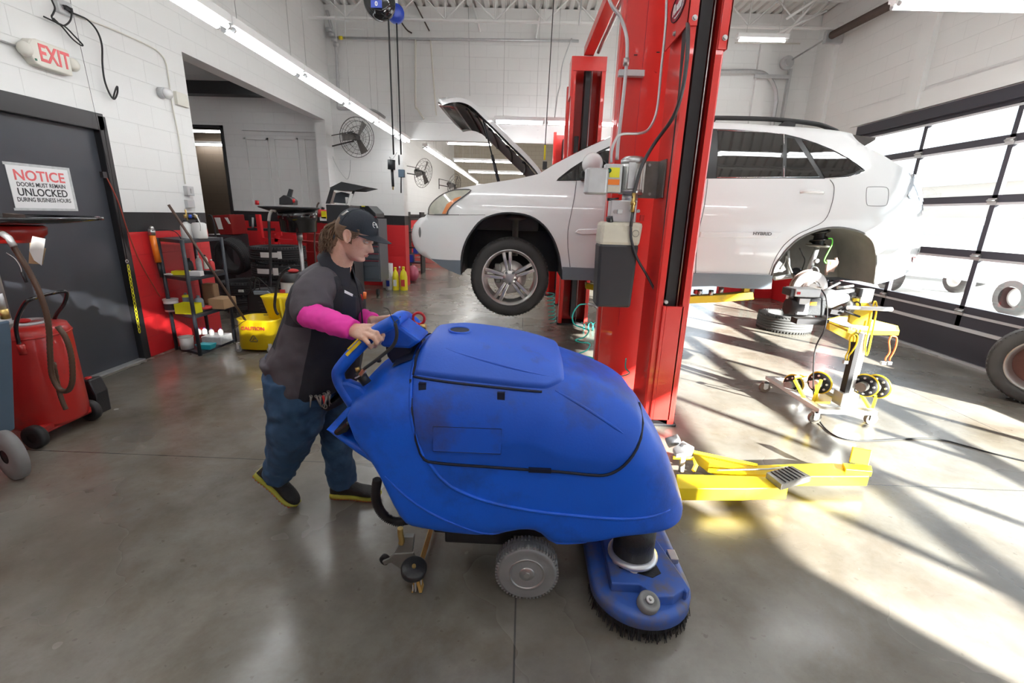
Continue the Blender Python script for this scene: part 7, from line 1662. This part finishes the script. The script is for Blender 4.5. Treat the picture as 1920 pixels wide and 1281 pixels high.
# white/black pail behind the woman
t=thing('pail',tuple(Pt(530,540,5.3)),'white pail with a black lid behind the woman and the wringer','pail'); c=Pt(532,535,5.3); MB().lathe([(.0005,0),(.12,0),(.135,Pt(532,530,5.3).z)],c=(c.x+.05,5.42,0),n=24,caps=False).build('pail_wall','white_plastic',t); zz=Pt(532,530,5.3).z; MB().lathe([(.14,zz),(.14,zz+.10),(.0005,zz+.11)],c=(c.x+.05,5.42,0),n=24,caps=False).build('pail_lid','black_plastic',t); MB().box(V(c.x-.04,5.27,zz-.2),V(c.x+.02,5.28,zz-.08)).build('pail_label','label_red',t)
MB().sph((c.x+.08,5.4,zz+.13),.05,sc=(1.3,1,.5)).build('red_rag','label_red',t)
# tool cabinets along the wall
YK=8.15
t=thing('diagnostic_cart',tuple(Pt(640,470,7.4)),'black diagnostic cart with a raised hood over its monitor','diagnostic cart')
x0,x1=Pt(612,400,7.4).x,Pt(655,400,7.4).x; zc1=Pt(630,384,7.4).z
MB().box((x0,7.4,0),(x1,7.9,zc1)).build('cart_body','tool_black',t,bevel=.01)
q=[Pt(*p,7.4) for p in ((611,382),(620,352),(627,352),(618,382))]; MB().prism(q,-.01,.02).build('hood_side','tool_black',t); q=[Pt(*p,7.4) for p in ((655,382),(668,352),(664,352),(650,382))]; MB().prism(q,.0,.02).build('hood_side','tool_black',t)
w=MB(); a_=[Pt(*p,7.35) for p in ((617,351),(638,340),(688,352),(668,355),(640,346))]; w.prism([Pt(618,352,7.35),Pt(640,341,7.35),Pt(688,351,7.35),Pt(664,357,7.35),Pt(622,356,7.35)],.0,.55); w.build('hood_top','tool_black',t)
q=[Pt(*p,7.6) for p in ((625,380),(630,362),(640,360),(655,364),(652,382))]; MB().prism(q,-.02,.1).build('monitor','tool_grey',t,bevel=.01)
q=[Pt(*p,7.7) for p in ((618,382),(622,358),(632,362),(627,382))]; MB().prism(q,-.0,.005).build('picture','screen_pic',t)
q=[Pt(*p,7.38) for p in ((651,384),(657,362),(662,364),(656,386))]; MB().prism(q,-.01,.01).build('white_handset','white_plastic',t)
MB().cyl(V(x1-.05,7.47,zc1),V(x1-.05,7.47,zc1+.12),.025,n=12).build('spray_can','white_plastic',label='small white and red spray can on the tool cabinet behind the navy cap',cat='can')
t=thing('tool_cabinet',tuple(Pt(690,500,YK)),'grey rolling tool cabinet with dark red drawer lines against the pillar','tool cabinet')
x0,x1=Pt(650,470,YK).x,Pt(712,470,YK).x; q=[Pt(*p,YK) for p in ((655,386),(690,386),(704,400),(705,408),(655,408))]; MB().prism(q,0,.5).build('sloped_top','tool_black',t,bevel=.008)
z_0,z_1=Pt(690,528,YK).z,Pt(690,410,YK).z; MB().box((x0,YK,max(.12,z_0)),(x1,YK+.5,z_1)).build('cabinet_body','tool_grey',t,bevel=.006)
for i in range(7):
    z_=z_1-.06-i*(z_1-z_0)*.115; MB().box((x0+.02,YK-.02,z_),(x1-.02,YK,z_+.085)).build('drawer','tool_black' if i<4 else 'tool_grey',t,bevel=.003); MB().box((x0+.02,YK-.03,z_+.085),(x1-.02,YK,z_+.098)).build('drawer_pull','drawer_red',t)
MB().box((x0+.02,YK-.015,z_0+.05),((x0+x1)/2-.01,YK,z_0+.36)).build('cabinet_door','tool_grey',t,bevel=.004); MB().box(((x0+x1)/2+.01,YK-.015,z_0+.05),(x1-.02,YK,z_0+.36)).build('cabinet_door','tool_grey',t,bevel=.004)
for xx in (x0+.1,x1-.1): MB().cyl((xx-.02,YK+.1,.06),(xx+.02,YK+.1,.06),.06,n=18).build('caster','rubber',t)
c=Pt(681,387,YK-.01); MB().box(c+V(-.03,0,-.008),c+V(.03,.004,.008)).build('name_badge','chain_yellow',t)
t=thing('paper_rack',tuple(Pt(716,450,8.6)),'white papers and a purple-labelled bottle hung beside the tool cabinet','paper rack'); MB().box(Pt(708,470,8.9),Pt(721,426,8.9)+V(0,.02,0)).build('paper_pad','paper',t); MB().cyl(Pt(709,425,8.8),Pt(709,410,8.8),.03,n=12).build('spray_bottle','white_plastic',t); MB().cyl(Pt(709,420,8.8),Pt(709,414,8.8),.031,n=12).build('purple_label','label_purple',t)
t=thing('fire_extinguisher',tuple(Pt(606,410,8.9)),'red and yellow fire extinguisher on the wall behind the ponytail','fire extinguisher'); 
MB().cyl(Pt(605,408,8.9),Pt(605,393,8.9),.085,n=18).build('cylinder','label_red',t); MB().box(Pt(603,410,8.79),Pt(611,396,8.79)+V(0,.02,0)).build('yellow_tag','jug_yellow',t); MB().box(Pt(600,414,8.79),Pt(611,407,8.79)+V(0,.02,0)).build('white_label','paper',t); MB().cyl(Pt(605,394,8.9),Pt(606,389,8.9),.03).build('valve','black_plastic',t)
# floor jugs by the pillar
def fj(px,pyb,pyt,hwpx,Y,lab,m_,nm,ct,cap,lbl=None):
    a=FY(px,pyb,Y); h=FY(px,pyt,Y).z; r=rad(px-hwpx,px+hwpx,pyb,Y)
    t=thing(nm,(a.x,Y,0),lab,ct); MB().lathe([(.0005,0),(r,.0),(r*1.02,.02),(r,h*.62),(r*.75,h*.82),(r*.35,h*.92),(r*.33,h)],c=(a.x,Y,0),n=20).build('jug_body',m_,t); MB().cyl((a.x,Y,h*.98),(a.x,Y,h*1.07),r*.38,n=12).build('jug_cap',cap,t)
    if lbl: MB().box((a.x-r*.5,Y-r*1.03,h*.2),(a.x+r*.5,Y-r*.95,h*.5)).build('jug_label',lbl,t)
fj(742,527,504,6,8.9,'yellow fluid jug on the floor, left of the pair by the red pillar','jug_yellow','fluid_jug','jug','jug_yellow','paper'); fj(757,527,503,7,8.9,'yellow fluid jug on the floor, right of the pair at the pillar corner','jug_yellow','fluid_jug','jug','jug_yellow','label_red'); fj(750,524,502,4,9.3,'small pink bottle standing between the two yellow jugs','pink_plastic','fluid_bottle','bottle','paper')
t=thing('pail',tuple(Pt(727,526,9.1)),'white pail on the floor left of the yellow jugs','pail'); a=Pt(727,526,9.2); h=Pt(727,494,9.2).z; r=rad(717,738,510,9.2); MB().lathe([(.0005,0),(r*.88,0),(r,h),(r*.9,h),(r*.8,.02)],c=(a.x,9.2,0),n=24,caps=False).build('pail_wall','white_plastic',t)
fj(729,528,507,6,8.9,'clear bottle with a blue and white label in front of the white pail','clear_plastic','fluid_bottle','bottle','paper','blue_reel')
t=thing('trash_bin',(-2.12,10.1,0),'dull red bin just past the red pillar corner','bin'); c=Pt(774,508,10.1); MB().sph((c.x,10.1,.18),.16,sc=(.8,1,1.15)).build('bag_body','pink_plastic',t)
# far bay clutter beside the bumper
for i,(x,y,z,sx,sz_,m_,lab) in enumerate(((776,462,11.5,.35,1.5,'tool_black','dark shelving just past the pillar, in front of the bumper'),(800,398,14,1.3,1.45,'tool_grey','grey cabinet row in the far bay above the headlight'),)):
    c=Pt(x,y,z); t=thing('storage_rack',(c.x,z,0),lab,'shelf')
    for k in range(4): MB().box((c.x-sx/2,z,.25+k*sz_/4),(c.x+sx/2,z+.4,.28+k*sz_/4)).build('rack_shelf',m_,t)
    for a_ in (-1,1): MB().box((c.x+a_*sx/2-.02,z,0),(c.x+a_*sx/2+.02,z+.4,sz_)).build('rack_side',m_,t)
    for k,(m2,xx) in enumerate((('blue_reel',-.2),('label_red',.0),('blue_reel',.22))): MB().box((c.x+xx*sx*1.5-.05,z+.02,.28+(k%3)*sz_/4),(c.x+xx*sx*1.5+.07,z+.2,.28+(k%3)*sz_/4+.18)).build('rack_bin',m2,t)
# ---- fans ----
def fan(cx,cy,rx,Y,base,label,yaw,Yb):
    c=Pt(cx,cy,Y); R_=rx; t=thing('wall_fan',tuple(c),label,'fan')
    ax=V(math.cos(yaw),-math.sin(yaw),-.22).normalized(); u=ax.orthogonal().normalized(); v_=ax.cross(u)
    for k,(rr,off) in enumerate(((1,.0),(.82,.045),(.6,.065),(.38,.075),(.18,.08),(.82,-.045),(.5,-.065))): MB().torus(c+ax*off,ax,R_*rr,.0035 if k else .006,n=40,m=5).build('guard_ring','fan_black',t)
    w=[]
    for k in range(20):
        a=2*PI*k/20; d=u*math.cos(a)+v_*math.sin(a); 
        MB().tube([c+d*R_,c+d*R_*.82+ax*.045,c+d*R_*.5+ax*.07,c+d*R_*.1+ax*.082],.0022,n=4).build('guard_wire','fan_black',t)
    bl=MB()
    for k in range(3):
        a=2*PI*k/3+.5; d=u*math.cos(a)+v_*math.sin(a); e=ax.cross(d); r0,r1=R_*.12,R_*.86
        q=[c+d*r0-e*.03-ax*.02,c+d*r0+e*.03+ax*.02,c+d*r1+e*.075+ax*.02,c+d*r1-e*.06-ax*.025]; o=MB().prism(q,-.002,.002,dirv=ax).build('blade','fan_blade',t)
    MB().cyl(c-ax*.02,c+ax*.03,.045,n=16).build('fan_hub','fan_black',t); MB().cyl(c-ax*.22,c-ax*.05,.07,.06,n=18).sph(c-ax*.22,.07).build('fan_motor','fan_black',t)
    b_=base; MB().tube([c-ax*.15,c-ax*.15+V(0,0,-.08),b_],.014,n=8).build('bracket_arm','fan_black',t)
    MB().box(b_+V(-.01,-.01,-.12),b_+V(.012,.012,.2)).build('wall_plate','fan_black',t); MB().tube([b_+V(0,0,.19),c-ax*.12+V(0,0,.09)],.008,n=6).build('brace','fan_black',t)
    return t,c
b1=Pt(619,275,9.38); f1,c=fan(670,258,.34,8.9,b1,'large black wall fan on the white wall beside the opening, nearest of three',math.radians(40),9.4)
MB().tube(cat([Pt(621,285,9.35),Pt(628,305,9.3),Pt(640,325,9.3),Pt(651,336,9.3),Pt(656,322,9.2),Pt(657,300,9.0)],5),.005,n=5).build('fan_cord','steel',f1)
c=Pt(795,325,12.4); fan(794,325,.36,12.4,V(WX+.01,12.4,c.z+.02),'black wall fan in the far bay just under the light row, middle of three',math.radians(25),0) if False else fan(794,325,.36,12.4,c+V(-.55,0,-.0),'black wall fan past the pillar below the light row, middle of three',math.radians(25),0)
c=Pt(852,348,15.5); fan(852,348,.36,15.5,c+V(-.5,0,0),'smallest black wall fan, just above the car headlight',math.radians(25),0)
# ---- reels ----
YR=5.8
def reel(cx,cy,r,px_end,Y,label,m_,pend,m2):
    c=Pt(cx,cy,Y); t=thing('cord_reel',tuple(c),label,'cord reel'); ax=V(.25,-1,0).normalized()
    R_=r; MB().lathe([(.0005,-.06),(R_*.5,-.06),(R_*.95,-.05),(R_,-.03),(R_,.03),(R_*.95,.05),(.0005,.06)],c=c,ax=ax,n=36).build('reel_drum','black_gloss' if m_=='black' else 'blue_reel',t)
    MB().lathe([(R_*.8,.052),(R_*.82,.062),(R_*.5,.07),(.0005,.07)],c=c,ax=ax,n=36,caps=False).build('reel_face',m2,t)
    MB().box(c+V(-.03,-.0,R_*.8),c+V(.03,.05,max(R_,CZ-c.z-.45))).build('reel_bracket','steel',t)
    e=Pt(px_end[0],px_end[1],Y); s=Pt(px_end[2],cy+6,Y); s=V(e.x+(s.x-e.x)*.0,Y,c.z-R_*.5)
    MB().tube([s,e],.010,n=8).build('reel_cord','rubber',t)
    return t,e
t1,e=reel(712,6,.17,(738,290,730),YR,'black ceiling cord reel with a blue 0 label and a hanging cord','black',None,'black_gloss')
c=Pt(706,8,YR-.1); MB().box(c+V(-.06,-.01,-.035),c+V(.06,.0,.035)).build('blue_label','blue_reel',t1); text('label_zero','0',c+V(0,-.012,0),.06,'white_plastic',t1,ext=.001,bold=.002)
P_=[e,Pt(738,305,YR)]; MB().cyl(Pt(734,300,YR),Pt(734,318,YR),.045,n=14).build('cord_box','tool_black',t1); MB().cyl(Pt(735,318,YR),Pt(737,350,YR),.016,n=10).build('gun_grip','tool_black',t1); MB().cyl(Pt(737,348,YR),Pt(737,356,YR),.008).build('brass_tip','brass',t1); MB().tube(cat([Pt(733,300,YR),Pt(730,294,YR),Pt(736,298,YR),Pt(744,286,YR)],4),.004,n=5).build('trigger_lever','steel',t1)
t2,e=reel(742,26,.10,(752,290,744),YR+.45,'small blue ceiling reel with its hanging cord, right of the black reel','blue',None,'blue_reel')
MB().torus(Pt(748,300,YR),(1,.3,0),.05,.008,n=20).build('hook_loop','tool_black',t2); MB().box(Pt(747,332,YR),Pt(757,318,YR)+V(0,.06,0)).build('cord_box','cart_blue',t2); MB().cyl(Pt(752,332,YR),Pt(752,362,YR),.008,n=8).build('cord_tail','tool_black',t2)
# yellow tipped drop cord over the hood
t=thing('drop_cord',tuple(Pt(1030,100,7.0)),'thin drop cord with a yellow connector hanging behind the open hood','cord'); MB().tube([Pt(1040,-30,7.0),Pt(1022,275,7.0)],.006,n=6).build('cord','rubber',t); MB().cyl(Pt(1022,272,7.0),Pt(1021,300,7.0),.014,n=8).build('yellow_connector','chain_yellow',t); MB().box(Pt(1017,318,7.0),Pt(1026,303,7.0)+V(0,.03,0)).build('plug_box','tool_black',t)
# wall pipes
YPp=YB-.06
def pipe(name,pts,r,m_,label,Y=YPp,sm=5,catg='pipe'): return MB().tube(cat([Pt(*p,Y) for p in pts],sm) if len(pts)>2 else [Pt(*p,Y) for p in pts],r,n=8).build(name,m_,label=label,cat=catg)
pipe('wall_pipe',((632,71),(1085,77)),.022,'galv','long horizontal grey pipe across the upper back wall')
pipe('wall_pipe',((779,73),(779,190),(783,205),(795,223)),.018,'cream','white drop pipe bending right at its foot, left of the pair on the back wall'); pipe('wall_pipe',((807,72),(812,140),(818,216)),.014,'cream','thinner drop pipe right of the bent one on the back wall')
pipe('wall_conduit',((613,20),(622,55),(625,70),(630,90),(633,150),(634,195),(636,203),(660,204)),.028,'galv','grey conduit run down the inside corner of the back wall')
pipe('wall_conduit',((690,206),(700,207),(710,212),(722,221)),.022,'steel','short grey conduit elbow above the big wall fan')
t=thing('pipe_valve',tuple(Pt(622,60,YPp-.05)),'cluster of grey pipe fittings high in the wall corner','pipe fitting'); 
for i,(x,y) in enumerate(((617,55),(622,64),(627,74),(631,84))): MB().cyl(Pt(x,y,YPp-.05)+V(-.05,0,0),Pt(x,y,YPp-.05)+V(.05,0,0),.035,n=10).build('fitting','galv',t)
MB().cyl(Pt(636,71,YPp-.04),Pt(642,71,YPp-.04),.03).build('yellow_band','jug_yellow',t)
pipe('ceiling_strut',((775,0),(805,58)),.012,'rust_brown','thin rusty diagonal rod near the ceiling left of centre'); pipe('ceiling_strut',((747,34),(762,55),(772,62)),.012,'rust_brown','short kinked rusty rod beside the blue reel'); pipe('ceiling_strut',((884,0),(901,60)),.02,'white_paint','white diagonal strut under the ceiling above the hood tip'); pipe('ceiling_strut',((1015,0),(1005,72)),.02,'white_paint','white diagonal strut under the ceiling right of the hood')
pipe('wall_wire',((878,0),(881,180)),.004,'steel','fine wire hanging down the back wall above the hood tip',sm=1,catg='wire')
pipe('wall_conduit',((1072,72),(1055,120),(1050,160),(1045,180),(1040,220)),.010,'galv','thin grey cable falling left of the far red columns',Y=8.2); pipe('wall_conduit',((1086,48),(1090,0)),.012,'galv','thin vertical conduit above the far red columns',Y=8.2)
for (a,b_,l) in (((1475,35),(1560,-20),'upper'),((1470,68),(1540,-10),'middle'),((1446,68),(1550,20),'lower')):
    pipe('roof_brace',(a,b_),.02,'white_paint','white diagonal roof brace in the upper right, %s of three'%l,Y=8.4 if a[1]<68 else 8.6,catg='brace')
pipe('wall_pipe',((1378,80),(1500,82)),.012,'cream','thin white pipe under the tube light at upper right',Y=9.3)
# ================= light =================
az=math.radians(-51); el=math.radians(21.2)
sd=Vector((math.cos(az)*math.cos(el),math.sin(az)*math.cos(el),math.sin(el)))
sl=bpy.data.lights.new('sun','SUN'); sl.energy=55.0; sl.angle=math.radians(.7); sl.color=(1,.97,.92)
so=bpy.data.objects.new('sun',sl); COL.objects.link(so); so.rotation_euler=sd.to_track_quat('Z','Y').to_euler(); so.location=(20,-20,15)
wd=bpy.data.worlds.new('world'); S.world=wd; wd.use_nodes=True; bg=wd.node_tree.nodes['Background']; bg.inputs['Color'].default_value=(.78,.89,1,1); bg.inputs['Strength'].default_value=2.2
for o in bpy.data.objects:
    if '_w' in o: del o['_w']
